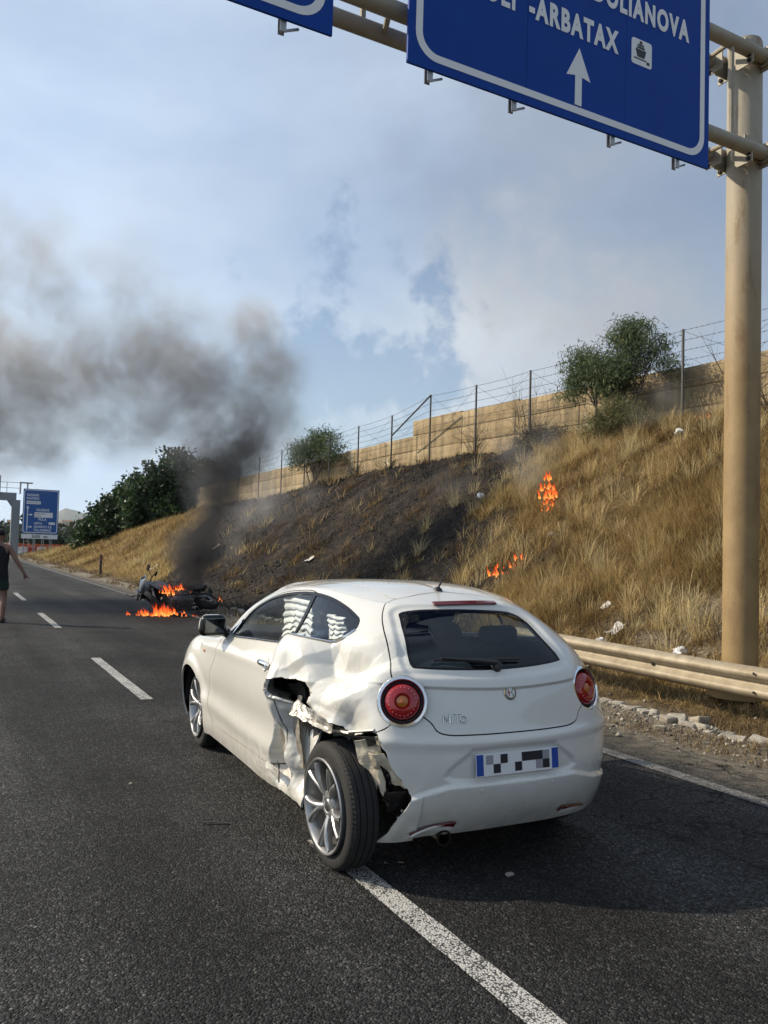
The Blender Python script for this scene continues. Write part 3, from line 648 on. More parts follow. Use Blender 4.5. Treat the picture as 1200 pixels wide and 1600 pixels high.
b = MB(); k = np.linspace(-1, 1, 13); b.sheet([[(-.36+a*.19, .095+o_, .262-.030*abs(a)**2.2-dz) for a in k] for o_, dz in ((-.02, -.01), (.05, .025), (.2, .02))], .008); b.build('exhaust_trim', M_PAINT, car)

# ---- underside, wheel wells
b = MB(); b.box((0, 2.1, .24), (1.50, 2.9, .03)); b.rbox((0, .55, .36), (1.0, .5, .16), .05); b.build('floor_pan', M_DARK, car)
for a in (AXF, AXR):
    for s in (-1, 1):
        a0 = a; a = a+.2*(s > 0 and a == AXR); b = MB(); th = np.linspace(.0, 1.75 if (s < 0 and a == AXR) else math.pi, 25); P_ = [[(s*x, a+(WR+.004)*math.cos(t), .31+(WR+.004)*math.sin(t)) for t in th] for x in ((.70, .60, .54, .48) if a == AXR else (.84, .72, .56, .48))]
        b.sheet(P_, .004); b.prism([(a+(WR+.0)*math.cos(t), .31+(WR+.0)*math.sin(t)) for t in th], (s*.48-.005, 0, 0), (0, 1, 0), (0, 0, 1), (1, 0, 0), .01); b.build('wheel_well', M_DARK, car); a = a0
    b = MB(); b.tube([(-.70, a, .30), (.70, a, .30)], .035, 8); b.build('axle_beam', M_DARK, car)

# ---- wheels
def make_wheel():
    root = None
    w2 = .076; pr = []
    def tread(r, x0, x1): return [(r, x0), (r, x1)]
    prof = [(.228, w2*.86), (.236, w2*.98), (.262, w2*1.06), (.290, w2*1.02), (.303, w2*.92), (.309, w2*.80)]
    xs = [.80, .48, .44, .06, .02, -.02, -.06, -.44, -.48, -.80]; g = [0, 0, 1, 1, 0, 0, 1, 1, 0, 0]
    prof += [(.3125, w2*.78), (.3135, w2*.50), (.3065, w2*.47), (.3065, w2*.43), (.314, w2*.40), (.314, w2*.06), (.3065, w2*.03), (.3065, -w2*.03), (.314, -w2*.06), (.314, -w2*.40), (.3065, -w2*.43), (.3065, -w2*.47), (.3135, -w2*.50), (.3125, -w2*.78)]
    prof += [(r, -x) for r, x in prof[:6][::-1]]
    b = MB(); b.lathe(prof, (0, 0, 0), (-1, 0, 0), 168)
    V = b.v[0].reshape(len(prof), 168, 3)                                      # shoulder blocks: every second slice of the shoulder is cut lower
    for i in (4, 5, 6, len(prof)-7, len(prof)-6, len(prof)-5):
        V[i, ::2, 1:] *= .986
    tyre = b.build('tyre', M_TYRE, None, sharp=30)
    b = MB(); b.lathe([(.213, -.095), (.222, -.10), (.232, .086), (.236, .094), (.232, .100), (.224, .098), (.214, .085), (.206, .03), (.200, -.08)], (0, 0, 0), (-1, 0, 0), 64)
    rim = b.build('rim', M_ALLOY, None)
    b = MB()
    def spoke(th, dth):
        k = np.linspace(0, 1, 8); rad = .040+k*.172; ang = th+dth*np.clip((k-.12)/.88, 0, 1)**.8; x = -(.060+.030*np.sin(k*1.9)+.006*k)
        wd = np.interp(k, [0, .3, .75, 1], [.036, .028, .024, .034]); dp = np.interp(k, [0, 1], [.040, .030]); ring = []
        for i in range(8):
            c, s_ = math.cos(ang[i]), math.sin(ang[i]); r_ = np.array([0, c, s_]); t_ = np.array([0, -s_, c]); o = r_*rad[i]+np.array([x[i], 0, 0])
            ring.append([o-t_*wd[i]/2+np.array([.5*dp[i], 0, 0]), o-t_*wd[i]*.42, o-t_*wd[i]*.18+np.array([-.006, 0, 0]), o+t_*wd[i]*.18+np.array([-.006, 0, 0]), o+t_*wd[i]*.42, o+t_*wd[i]/2+np.array([.5*dp[i], 0, 0]), o+t_*wd[i]*.4+np.array([dp[i], 0, 0]), o-t_*wd[i]*.4+np.array([dp[i], 0, 0])])
        b.add(np.array(ring).reshape(-1, 3), [(i*8+j, i*8+(j+1) % 8, (i+1)*8+(j+1) % 8, (i+1)*8+j) for i in range(7) for j in range(8)])
    spk = []
    for q_ in range(5):
        b = MB(); th = q_*2*math.pi/5+.35; spoke(th, .26); spoke(th, -.26); spk.append(b.build('spoke', M_ALLOY, None))
    b = MB(); b.lathe([(.072, -.01), (.074, .052), (.066, .066), (.040, .070), (.033, .066), (0, .066)], (0, 0, 0), (-1, 0, 0), 32); hub = b.build('hub', M_ALLOY, None)
    b = MB(); b.lathe([(.030, .060), (.030, .0715), (.024, .074), (0, .075)], (0, 0, 0), (-1, 0, 0), 24); cap = b.build('hub_cap', M_CHROME, None)
    bl = []
    for q_ in range(5): th = q_*2*math.pi/5+.35+math.pi/5; b = MB(); b.lathe([(.012, .05), (.012, .0672), (0, .0672)], (0, .050*math.cos(th), .050*math.sin(th)), (-1, 0, 0), 10); bl.append(b.build('wheel_bolt', M_BLACK, None))
    b = MB(); b.lathe([(.140, -.02), (.140, .0), (.05, .004), (0, .004)], (0, 0, 0), (-1, 0, 0), 32); b.rbox((.0, .09, .08), (.05, .06, .13), .02); disc = b.build('brake_disc', mat('brake_steel', (.16, .14, .13), rough=.45, metal=.8), None)
    return [tyre, rim, hub, cap, disc]+spk+bl
WP = make_wheel()
def place_wheel(x, y, z_, rz, cam_=0.0, spin=0.0, first=False):
    wo = bpy.data.objects.new('wheel', None); COL.objects.link(wo); wo.parent = car; wo.location = (x, y, z_); wo.rotation_euler = (spin, cam_, rz); wo.rotation_mode = 'XYZ'
    for p_ in WP:
        o = p_ if first else p_.copy()
        if not first: COL.objects.link(o)
        o.parent = wo
place_wheel(-.755, AXR, .312, R(1.0), R(-2.0), .55, True)
place_wheel(-.725, 3.16, .312, R(-2), 0, 1.1)
place_wheel(.715, AXR+.22, .312, math.pi, 0, .2); place_wheel(.745, AXF, .312, math.pi, 0, .8)

# ---- torn sheet metal
def crumple(name, C4, nu, nv, amp, seed, m, th=.003, fold=0.0, par=car, freq=9.0, rag=0.0):
    """a wrinkled sheet spanned by four corners"""
    C4 = np.array(C4, float); s, t = np.meshgrid(np.linspace(0, 1, nu), np.linspace(0, 1, nv), indexing='ij'); g = np.random.default_rng(seed)
    if rag: 
        t = t*(1+rag*(vnoise(np.stack([s*7, s*0, s*0], -1), seed+5, 3))*(t > .5)); 
    P = ((1-s)*(1-t))[..., None]*C4[0]+(s*(1-t))[..., None]*C4[1]+(s*t)[..., None]*C4[2]+((1-s)*t)[..., None]*C4[3]
    n = np.cross(C4[1]-C4[0], C4[3]-C4[0]); n /= np.linalg.norm(n); L = max(np.linalg.norm(C4[1]-C4[0]), np.linalg.norm(C4[3]-C4[0])); q_ = P*freq
    h1 = np.full(s.shape, -9.); h2 = h1.copy()
    for h in (h1, h2):
        for _ in range(7): c_ = g.random(2); a_ = g.uniform(0, 6.28); np.maximum(h, ((s-c_[0])*math.cos(a_)+(t-c_[1])*math.sin(a_)), out=h)
    P = P+n*(amp*((h1-h2)*1.2+.6*vnoise(q_, seed)))[..., None]+n*(fold*np.sin(s*math.pi))[..., None]+.35*amp*np.stack([vnoise(q_+k, seed+k) for k in (1, 2, 3)], -1)
    b = MB(); b.sheet(P, th); return b.build(name, m, par, sharp=28)
def loc_on(tc, tr, o=0.0): return bil(REST, tc, tr)+bil(NRM, tc, tr)*o
# bright torn lip of the quarter panel
crumple('torn_metal_lip', [loc_on(14.95, 3.95, .015), loc_on(13.95, 3.62, .05), loc_on(13.98, 3.30, .035), loc_on(14.92, 3.45, .055)], 44, 22, .030, 4, M_FOIL, rag=.18, freq=15)
crumple('torn_metal_lip', [loc_on(14.98, 3.75, .0), loc_on(14.55, 3.66, .03), loc_on(14.45, 3.05, .0), loc_on(14.95, 3.1, -.03)], 12, 12, .03, 9, M_BLACK, rag=.5)
crumple('torn_metal_lip', [loc_on(15.12, 4.0, -.01), loc_on(14.86, 4.02, .01), loc_on(14.84, 3.5, .01), loc_on(15.05, 3.4, -.03)], 9, 9, .02, 14, M_FOIL, rag=.4)
crumple('torn_door_skin', [loc_on(15.36, 4.30, .004), loc_on(15.10, 4.48, -.02), loc_on(15.08, 4.0, -.07), loc_on(15.36, 3.9, -.05)], 12, 12, .02, 61, M_BLACK, rag=.4, freq=12)
crumple('torn_door_skin', [loc_on(14.86, 4.52, -.004), loc_on(14.70, 4.3, .0), loc_on(14.78, 3.85, -.02), loc_on(14.92, 4.05, -.06)], 12, 12, .018, 63, M_INNER, rag=.4, freq=12)
# broken bracket and struts in the wheel opening
for sd_, c4 in ((1, [(15.0, 3.5), (14.6, 3.55), (14.7, 2.9), (15.0, 2.7)]), (2, [(14.4, 3.5), (13.7, 3.4), (13.8, 3.1), (14.4, 3.25)])):
    crumple('broken_bracket', [loc_on(a, b_, -.06) for a, b_ in c4], 8, 8, .03, 30+sd_, M_BLACK, rag=.5)
b = MB(); b.tube([loc_on(14.8, 3.2, -.05), loc_on(14.3, 3.25, -.04), loc_on(13.7, 3.38, -.03)], .010, 6); b.tube([loc_on(13.75, 3.42, -.02), loc_on(13.25, 3.62, -.015)], .008, 6); b.build('bent_strut', mat('raw_steel', (.30, .29, .27), rough=.35, metal=.9), car)
# crumpled skin behind the wheel: cream inner face, then black shreds towards the bumper
crumple('torn_bumper_skin', [loc_on(13.62, 3.15, -.03), loc_on(13.16, 3.42, -.012), loc_on(12.98, 1.75, -.05), loc_on(13.45, 1.55, -.09)], 16, 26, .035, 3, M_INNER, rag=.25, freq=7)
crumple('torn_bumper_skin', [loc_on(13.30, 2.9, -.03), loc_on(13.02, 2.95, -.012), loc_on(12.72, 1.95, -.03), loc_on(13.1, 1.7, -.05)], 14, 22, .035, 8, M_INNER, rag=.3)
crumple('black_shred', [loc_on(13.12, 2.7, -.006), loc_on(12.98, 2.75, -.01), loc_on(12.66, 1.75, -.02), loc_on(12.95, 1.55, -.05)], 12, 20, .035, 17, M_GLOSSB, rag=.3, freq=14)
crumple('black_shred', [loc_on(13.72, 3.3, -.03), loc_on(13.2, 3.5, -.01), loc_on(13.15, 3.2, -.03), loc_on(13.6, 2.95, -.06)], 12, 9, .02, 19, M_BLACK, rag=.3)
crumple('black_shred', [loc_on(13.0, 1.75, -.05), loc_on(12.68, 1.7, -.02), loc_on(12.85, .75, -.05), loc_on(13.1, .9, -.10)], 10, 14, .03, 23, M_BLACK, rag=.4)
for k in range(3):
    b = MB(); a0 = loc_on(12.74+.05*k, 1.1-.3*k, .004); b.ball(a0, .008, 8, 5); b.build('bumper_clip', M_FOIL, car)
# door and sill shreds
crumple('torn_door_skin', [loc_on(15.60, 3.85, -.012), loc_on(15.20, 3.7, -.055), loc_on(15.15, 1.5, -.065), loc_on(15.56, 1.6, -.03)], 14, 34, .028, 41, mat('dirty_torn_skin', (.46, .41, .33), rough=.6, color2=(.035, .03, .026), vscale=7, bump=.5, bscale=30), rag=.15, freq=8)  # dirty torn sheet; its dark tone also paints in the shade of the door fold
crumple('torn_sill_strip', [loc_on(15.9, 1.3, .012), loc_on(15.45, 1.35, .03), loc_on(15.5, .95, .01), loc_on(15.85, 1.0, .008)], 10, 6, .02, 44, M_PAINT, rag=.4)
crumple('torn_sill_strip', [loc_on(15.55, 1.6, .0), loc_on(15.42, 1.6, .02), loc_on(15.46, .9, .02), loc_on(15.54, .9, .01)], 6, 8, .015, 46, M_BLACK, rag=.4)

# ---- cabin
b = MB(); b.box((0, 2.45, .52), (1.40, .5, .5)); b.rbox((0, 2.55, .88), (1.42, .62, .22), .08); b.rbox((-.36, 2.30, .93), (.40, .22, .13), .06); dsh = b.build('dashboard', M_TRIM, car)
b = MB(); th = np.linspace(0, 2*math.pi, 29)[:-1]; b.tube([(-.36+.18*math.cos(t), 2.10-.06*math.sin(t), .88+.17*math.sin(t)) for t in th], .016, 8, closed=True); b.ball((-.36, 2.13, .88), (.07, .04, .06)); b.tube([(-.36, 2.13, .88), (-.36, 2.4, .85)], .03, 8); b.tube([(-.53, 2.11, .88), (-.19, 2.11, .88)], .014, 6); b.build('steering_wheel', M_BLACK, car)
def seat(x, y, rear=False):
    b = MB(); b.rbox((x, y+.22, .48), (.50, .52, .18), .07, 4); b.rbox((x, y-.10, .82), (.50, .16, .62), .07, 4, rotx(.22), taper=(.82, 1)); s_ = b.build('front_seat', M_SEAT, car)
    b = MB(); b.rbox((x, y-.20, 1.21), (.27, .10, .18), .045, 4, rotx(.15)); b.tube([(x-.06, y-.18, 1.08), (x-.06, y-.19, 1.16)], .007, 6); b.tube([(x+.06, y-.18, 1.08), (x+.06, y-.19, 1.16)], .007, 6); b.build('headrest', M_SEAT, s_)
seat(-.36, 1.62); seat(.36, 1.62)
b = MB(); b.rbox((0, .98, .50), (1.18, .50, .18), .07, 4); b.rbox((0, .70, .80), (1.18, .16, .60), .07, 4, rotx(.24)); rs = b.build('rear_seat', M_SEAT, car)
for x in (-.30, .30): b = MB(); b.rbox((x, .62, 1.12), (.25, .09, .12), .04, 4, rotx(.15)); b.build('headrest', M_SEAT, rs)
b = MB(); b.rbox((0, .42, .95), (1.04, .44, .03), .01, 2); b.build('parcel_shelf', M_TRIM, car)
b = MB(); b.ball((-.22, .36, .985), (.17, .10, .05), 18, 10); b.build('speaker_cover', mat('grey_shelf_part', (.11, .12, .12), rough=.6), car)
# deployed curtain airbag hanging inside the left windows: white cloth with dark seams
def airbag(y0, y1, ztop, zbot, x, seed):
    ny, nz = 26, 30; s, t = np.meshgrid(np.linspace(0, 1, ny), np.linspace(0, 1, nz), indexing='ij'); k = 5.5
    bot = zbot+.05*vnoise(np.stack([s*4, s*0, s*0], -1), seed, 2); z_ = ztop+(bot-ztop)*t; y = y0+(y1-y0)*s+.03*vnoise(np.stack([t*4, s*3, s*0], -1), seed+3, 2)
    x_ = x-.012*np.abs(np.sin(t*k*math.pi))+.035*vnoise(np.stack([s*2.5, t*2, s*0], -1), seed+2, 2)
    P = np.stack([x_, y, z_], -1); b = MB(); b.sheet(P, .006); ab = b.build('curtain_airbag', M_BAG, car, sharp=60)
    for j in range(1, 7):
        i = int((j-.08)/k*(nz-1)); 
        if i >= nz-1: break
        b = MB(); b.tube(P[:, i]+np.array([-.001, 0, 0]), .0032, 6); b.build('airbag_seam', M_STRIPE, ab)
airbag(1.30, 1.80, 1.28, 1.04, -.60, 5); airbag(.84, 1.06, 1.22, 1.08, -.60, 8)
b = MB(); b.rbox((.10, 2.12, 1.315), (.24, .03, .06), .012); b.build('interior_mirror', M_BLACK, car)

# ================================================================== THE PLACE
def lerp_tab(y, tab): t = np.array(tab, float); return np.interp(y, t[:, 0], t[:, 1])
def crest(Y): return lerp_tab(Y, [(-40, 14.6), (38, 14.6), (46, 13.5), (60, 12.4), (75, 11.6), (95, 10.5), (140, 10)]), lerp_tab(Y, [(-40, 4.75), (28, 4.75), (36, 4.45), (46, 3.85), (60, 2.6), (75, 1.5), (95, .5), (140, .3)])
def terrain(X, Y):
    X = np.asarray(X, float); Y = np.asarray(Y, float); xc, zc = crest(Y)
    t = np.clip((X-7.55)/(xc-7.55), 0, 1.0); s = t-.055*np.sin(2*math.pi*t)
    low = np.interp(X, [-60, 5.3, 5.6, 6.3, 6.75, 7.15, 7.55], [-.02, -.02, -.015, .01, -.06, -.03, .07])
    z = np.where(X < 7.55, low, .07+(zc-.07)*s)
    bump = vnoise(np.stack([X*.55, Y*.45, X*0], -1), 2, 4)*.22*np.clip((X-7.4)/1.2, 0, 1)*np.clip(1.15-abs(t-.5), 0, 1)*np.clip(zc/3, .2, 1)
    bump = bump+vnoise(np.stack([X*3.5, Y*3.5, X*0], -1), 8, 3)*.035*np.clip((X-5.7)/.6, 0, 1)
    return z+bump
def burn_mask(X, Y):
    n = vnoise(np.stack([X*.5, Y*.5, X*0], -1), 31, 4); n2 = vnoise(np.stack([X*1.9, Y*1.9, X*0], -1), 33, 3)
    yr = 12.7+(X-9.0)*.80+n*2.2+n2*.7; yl = 32.0+(X-7.5)*2.5+n*2.2+n2*.6
    b = sstep(-1.5, 1.3, Y-yr+n2*.9)*sstep(.9, -.9, Y-yl)*sstep(5.9, 6.9, X+n*.5)
    top = sstep(14.0, 14.7, X+n*.3)*sstep(7, 9, Y)*sstep(30, 24, Y)
    return np.clip(np.maximum(b, top), 0, 1)

# ---- ground, road, markings
M_GROUND = mat('dry_land', (.20, .16, .10), rough=.95, color2=(.10, .10, .055), vscale=.02)
b = MB(); K = 14; rad = [60, 140, 400, 1200, 3500, 6000, 9000]; ang = np.linspace(0, 2*math.pi, 49)[:-1]
V = [(0, 60, -.10)]; F = []
for i, r_ in enumerate(rad): V += [(r_*math.cos(a), 60+r_*math.sin(a), -.10-max(0, (r_-1200))*.0004) for a in ang]
F = [(0, 1+j, 1+(j+1) % 48) for j in range(48)]+[(1+i*48+j, 1+(i+1)*48+j, 1+(i+1)*48+(j+1) % 48, 1+i*48+(j+1) % 48) for i in range(len(rad)-1) for j in range(48)]
b.add(V, F); tag(b.build('ground', M_GROUND), kind='structure')

def asphalt_mat():
    m = bpy.data.materials.new('asphalt'); m.use_nodes = True; t = N(m.node_tree); bs = t.n['Principled BSDF']; tc = t.new('ShaderNodeTexCoord').outputs['Object']
    vo = t.new('ShaderNodeTexVoronoi', inp={'Scale': 95.0, 'Randomness': 1.0}); t.l.new(tc, vo.inputs['Vector'])
    v2 = t.new('ShaderNodeTexVoronoi', inp={'Scale': 210.0}); t.l.new(tc, v2.inputs['Vector'])
    stone = t.ramp(vo.outputs['Color'], [(0, (.006, .006, .0062)), (.4, (.017, .017, .0174)), (.72, (.040, .040, .040)), (.93, (.09, .089, .086)), (1, (.20, .195, .185))])
    big = t.ramp(t.noise(tc, .55, 5, .6), [(.3, .62), (.7, 1.34)]); streak = t.new('ShaderNodeMapping', inp={'Scale': (2.4, .12, 1)}); t.l.new(tc, streak.inputs[0])
    st = t.ramp(t.noise(streak.outputs[0], 1.0, 4, .6), [(.3, .68), (.7, 1.22)])
    fine = t.ramp(t.noise(tc, 14, 4, .7), [(.2, .78), (.8, 1.18)])
    sx_ = t.new('ShaderNodeSeparateXYZ', inp={0: t.vmath('ADD', tc, t.vmath('SCALE', t.noise(tc, .35, 4, .6, out=1), .9))}); lanes = t.math('SINE', t.math('MULTIPLY_ADD', sx_.outputs[0], 4.1, -1.2))   # polished wheel paths along the lane
    track = t.math('MULTIPLY_ADD', lanes, .20, 1.0); wide = t.ramp(t.noise(tc, .21, 5, .65), [(.35, .60), (.62, 1.30)])
    blot = t.ramp(t.noise(t.vmath('ADD', tc, (4.2, 1.7, 0)), 1.05, 6, .72), [(.60, 1.0), (.70, .52)])
    f = t.math('MULTIPLY', t.math('MULTIPLY', t.math('MULTIPLY', big, st), fine), t.math('MULTIPLY', t.math('MULTIPLY', t.math('MULTIPLY', track, wide), blot), 1.3))
    col = t.vmath('SCALE', stone, 1.0); sc_ = t.n[-1] if False else col.node; t.l.new(f, sc_.inputs['Scale'])
    # cracked patch by the right edge and a few long cracks
    w1 = t.vmath('ADD', tc, t.vmath('SCALE', t.noise(tc, 3.0, 4, .6, out=1), .35)); ck = t.new('ShaderNodeTexVoronoi', inp={'Scale': 3.1}); ck.feature = 'DISTANCE_TO_EDGE'; t.l.new(w1, ck.inputs['Vector'])
    c2 = t.new('ShaderNodeTexVoronoi', inp={'Scale': .55}); c2.feature = 'DISTANCE_TO_EDGE'; t.l.new(t.vmath('ADD', tc, t.vmath('SCALE', t.noise(tc, 1.2, 5, .65, out=1), .7)), c2.inputs['Vector'])
    d = t.vmath('DISTANCE', tc, (4.15, 3.9, 0)); patch = t.new('ShaderNodeMapRange', inp={0: d, 1: 1.5, 2: .7}).outputs[0]
    k1 = t.math('MULTIPLY', t.ramp(ck.outputs['Distance'], [(.006, 1.0), (.022, 0.0)]), t.math('MULTIPLY', patch, t.ramp(t.noise(tc, 2.2, 3, .5), [(.40, 0.0), (.52, 1.0)])))
    sepx = t.new('ShaderNodeSeparateXYZ', inp={0: tc}); rightside = t.new('ShaderNodeMapRange', inp={0: sepx.outputs[0], 1: 2.6, 2: 4.0}).outputs[0]
    k2 = t.math('MULTIPLY', t.ramp(c2.outputs['Distance'], [(.0016, 1.0), (.005, 0.0)]), t.math('MULTIPLY', rightside, t.ramp(t.noise(tc, .9, 3, .5), [(.48, 0.0), (.56, 1.0)])))
    k = t.math('MAXIMUM', k1, k2)
    # soot and melted tar under the burning motorcycle, dust towards the verge
    sd_ = t.vmath('DISTANCE', tc, (5.0, 18.9, 0)); soot = t.math('MULTIPLY', t.new('ShaderNodeMapRange', inp={0: sd_, 1: 3.0, 2: .8}).outputs[0], t.ramp(t.noise(tc, 1.6, 4, .6), [(.35, .25), (.65, .9)]))
    dust = t.math('MULTIPLY', t.new('ShaderNodeMapRange', inp={0: t.math('ADD', sepx.outputs[0], t.math('MULTIPLY', t.noise(tc, 2.5, 5, .65), .9)), 1: 5.35, 2: 6.0}).outputs[0], t.ramp(t.noise(tc, 9, 5, .7), [(.35, .15), (.6, .95)]))
    c3 = t.mix(dust, col, (.23, .20, .155)); c4 = t.mix(soot, c3, (.008, .008, .008)); c5 = t.mix(k, c4, (.004, .004, .004)); t.l.new(c5, bs.inputs['Base Color'])
    bs.inputs['Roughness'].default_value = .8; bs.inputs['Specular IOR Level'].default_value = .18
    h = t.math('SUBTRACT', t.math('ADD', t.math('MULTIPLY', vo.outputs['Distance'], -1.0), t.math('MULTIPLY', v2.outputs['Distance'], -.35)), t.math('MULTIPLY', k, 2.0))
    bn = t.new('ShaderNodeBump', inp={'Strength': 1.0, 'Distance': .014}); t.l.new(h, bn.inputs['Height']); t.l.new(bn.outputs[0], bs.inputs['Normal']); return m
M_ASPH = asphalt_mat()
xs = np.linspace(-5.2, 5.62, 40); ys = np.concatenate([np.arange(-8, 30, .4), np.arange(30, 420, 5)])
X_, Y_ = np.meshgrid(xs, ys); Xe = np.where(X_ > 5.5, X_+.14*vnoise(np.stack([Y_*1.7, Y_*0, Y_*0], -1), 5), X_)
P = np.stack([Xe, Y_, .004*vnoise(np.stack([X_*.8, Y_*.8, X_*0], -1), 6, 3)*np.exp(-Y_/40)], -1)
b = MB(); b.grid(P); tag(b.build('road', M_ASPH), kind='structure')

def paint_mat(name, col, thr):
    m = bpy.data.materials.new(name); m.use_nodes = True; t = N(m.node_tree); bs = t.n['Principled BSDF']; tc = t.new('ShaderNodeTexCoord').outputs['Object']
    vo = t.new('ShaderNodeTexVoronoi', inp={'Scale': 95.0}); t.l.new(tc, vo.inputs['Vector'])
    worn = t.math('ADD', t.math('MULTIPLY', vo.outputs['Distance'], .55), t.math('ADD', t.math('MULTIPLY', t.noise(tc, 22, 6, .75), .8), t.math('MULTIPLY', t.noise(tc, 2.0, 4, .6), .35)))
    f = t.ramp(worn, [(thr, 0.0), (thr+.14, 1.0)]); t.l.new(t.mix(f, col, (.040, .038, .036)), bs.inputs['Base Color']); bs.inputs['Roughness'].default_value = .7
    bn = t.new('ShaderNodeBump', inp={'Strength': .8, 'Distance': .006}); t.l.new(t.math('MULTIPLY', vo.outputs['Distance'], -1.0), bn.inputs['Height']); t.l.new(bn.outputs[0], bs.inputs['Normal']); return m
M_LINE = paint_mat('worn_white_paint', (.45, .44, .415), .83); M_EDGE = paint_mat('worn_grey_paint', (.27, .268, .26), .72)
def road_z(x, y): return .004*vnoise(np.stack([np.asarray(x)*.8, np.asarray(y)*.8, np.asarray(x)*0], -1), 6, 3)*np.exp(-np.asarray(y)/40)
def strip(name, x0, w_, y0, y1, m, slope=0.0, rag=.006):
    yy = np.arange(y0, y1+.01, .08 if y1-y0 < 30 else 2.0); rows = []
    for sx in np.linspace(-.5, .5, 5):
        xx = x0+sx*w_+slope*(yy-y0)+(rag*vnoise(np.stack([yy*9, yy*0+sx*7, yy*0], -1), 12) if abs(sx) == .5 else 0); rows.append(np.stack([xx, yy, np.maximum(road_z(xx, yy), 0)+.0055], -1))
    b = MB(); b.grid(np.array(rows)[::-1]); return tag(b.build(name, m), kind='structure')
for y0 in (.72, 8.55, 16.1, 23.6, 31.1, 38.6, 46.1, 53.6): strip('lane_dash', 1.885, .125, y0, y0+(3.35 if y0 > 1 else 3.5), M_LINE, -.002)
strip('edge_line', 4.78, .14, -6, 28, M_EDGE, .008); strip('edge_line', 5.05, .14, 28.1, 250, M_EDGE, 0.0)

# ---- embankment and verge
def earth_mat():
    m = bpy.data.materials.new('embankment_earth'); m.use_nodes = True; t = N(m.node_tree); bs = t.n['Principled BSDF']; tc = t.new('ShaderNodeTexCoord').outputs['Object']
    at = t.new('ShaderNodeAttribute'); at.attribute_name = 'burn'; bare = t.new('ShaderNodeAttribute'); bare.attribute_name = 'bare'
    straw = t.ramp(t.noise(tc, 2.2, 8, .68), [(.3, (.045, .032, .018)), (.48, (.10, .068, .032)), (.6, (.19, .135, .065)), (.75, (.30, .23, .13))])
    st2 = t.mix(t.ramp(t.noise(tc, 26, 6, .7), [(.42, 0.0), (.62, .7)]), straw, (.07, .048, .024))
    ash = t.ramp(t.math('ADD', t.math('MULTIPLY', t.noise(tc, 5.5, 8, .7), .6), t.math('MULTIPLY', t.noise(tc, .9, 4, .6), .4)), [(.3, (.009, .008, .008)), (.48, (.020, .017, .0155)), (.60, (.062, .047, .033)), (.74, (.19, .15, .10))])
    grav = t.ramp(t.noise(tc, 38, 6, .75), [(.3, (.10, .085, .065)), (.55, (.24, .21, .165)), (.75, (.42, .39, .33))])
    c = t.mix(bare.outputs['Fac'], st2, grav); c = t.mix(at.outputs['Fac'], c, ash); t.l.new(c, bs.inputs['Base Color']); bs.inputs['Roughness'].default_value = .95; bs.inputs['Specular IOR Level'].default_value = .15
    h = t.math('ADD', t.math('MULTIPLY', t.noise(tc, 30, 8, .72), .5), t.noise(tc, 7, 6, .65)); bn = t.new('ShaderNodeBump', inp={'Strength': .9, 'Distance': .07}); t.l.new(h, bn.inputs['Height']); t.l.new(bn.outputs[0], bs.inputs['Normal']); return m
def bare_mask(X, Y):
    n = vnoise(np.stack([X*1.6, Y*1.1, X*0], -1), 51, 4); g = np.clip(1-abs(X-6.05)/.95, 0, 1)*1.3+.45*n
    p = np.exp(-(((X-8.75)/.7)**2+((Y-7.2)/1.5)**2))*1.3+.5*n*np.exp(-((X-8.4)/1.0)**2)
    return np.clip(np.maximum(g, p)*1.2-.1, 0, 1)
xs = np.concatenate([np.arange(5.3, 16.2, .11), np.arange(16.2, 24, .8), [26, 32, 45, 70]]); ys = np.concatenate([np.arange(-12, 2, .4), np.arange(2, 26, .13), np.arange(26, 60, .35), np.arange(60, 141, 1.2)])
X_, Y_ = np.meshgrid(xs, ys); Z_ = terrain(X_, Y_); nX = len(xs)
ids = np.arange(X_.size).reshape(X_.shape); Fq = np.stack([ids[:-1, :-1], ids[:-1, 1:], ids[1:, 1:], ids[1:, :-1]], -1).reshape(-1, 4)
em = fast_mesh('embankment', np.stack([X_, Y_, Z_], -1).reshape(-1, 3), Fq, earth_mat(), attr={'burn': burn_mask(X_, Y_).ravel(), 'bare': bare_mask(X_, Y_).ravel()}); tag(em, kind='structure')

# ---- grass: blades with their own lean, width and tone, gathered in tufts
def grass_mat(name, stops, trans=.0):
    m = bpy.data.materials.new(name); m.use_nodes = True; t = N(m.node_tree); t.n.clear(); a = t.new('ShaderNodeAttribute'); a.attribute_name = 'tone'; c = t.ramp(a.outputs['Fac'], stops)
    p = t.new('ShaderNodeBsdfPrincipled', inp={'Base Color': c, 'Roughness': .75, 'Specular IOR Level': .2}); o = t.new('ShaderNodeOutputMaterial'); last = p.outputs[0]
    if trans:
        tr = t.new('ShaderNodeBsdfTranslucent', inp={0: c}); mx = t.new('ShaderNodeMixShader', inp={0: trans}); t.l.new(last, mx.inputs[1]); t.l.new(tr.outputs[0], mx.inputs[2]); last = mx.outputs[0]
    t.l.new(last, o.inputs[0]); return m
M_DRY = grass_mat('dry_grass_blades', [(0, (.07, .042, .018)), (.2, (.16, .10, .04)), (.42, (.37, .25, .10)), (.7, (.60, .45, .20)), (.93, (.76, .64, .38)), (1, (.19, .19, .07))], .38)
M_BURNT = grass_mat('burnt_grass_blades', [(0, (.006, .006, .006)), (.5, (.022, .018, .015)), (.8, (.075, .055, .036)), (1, (.26, .19, .10))])
M_WEED = grass_mat('verge_weed_blades', [(0, (.08, .055, .03)), (.5, (.22, .15, .07)), (.85, (.34, .26, .14)), (1, (.14, .14, .05))])
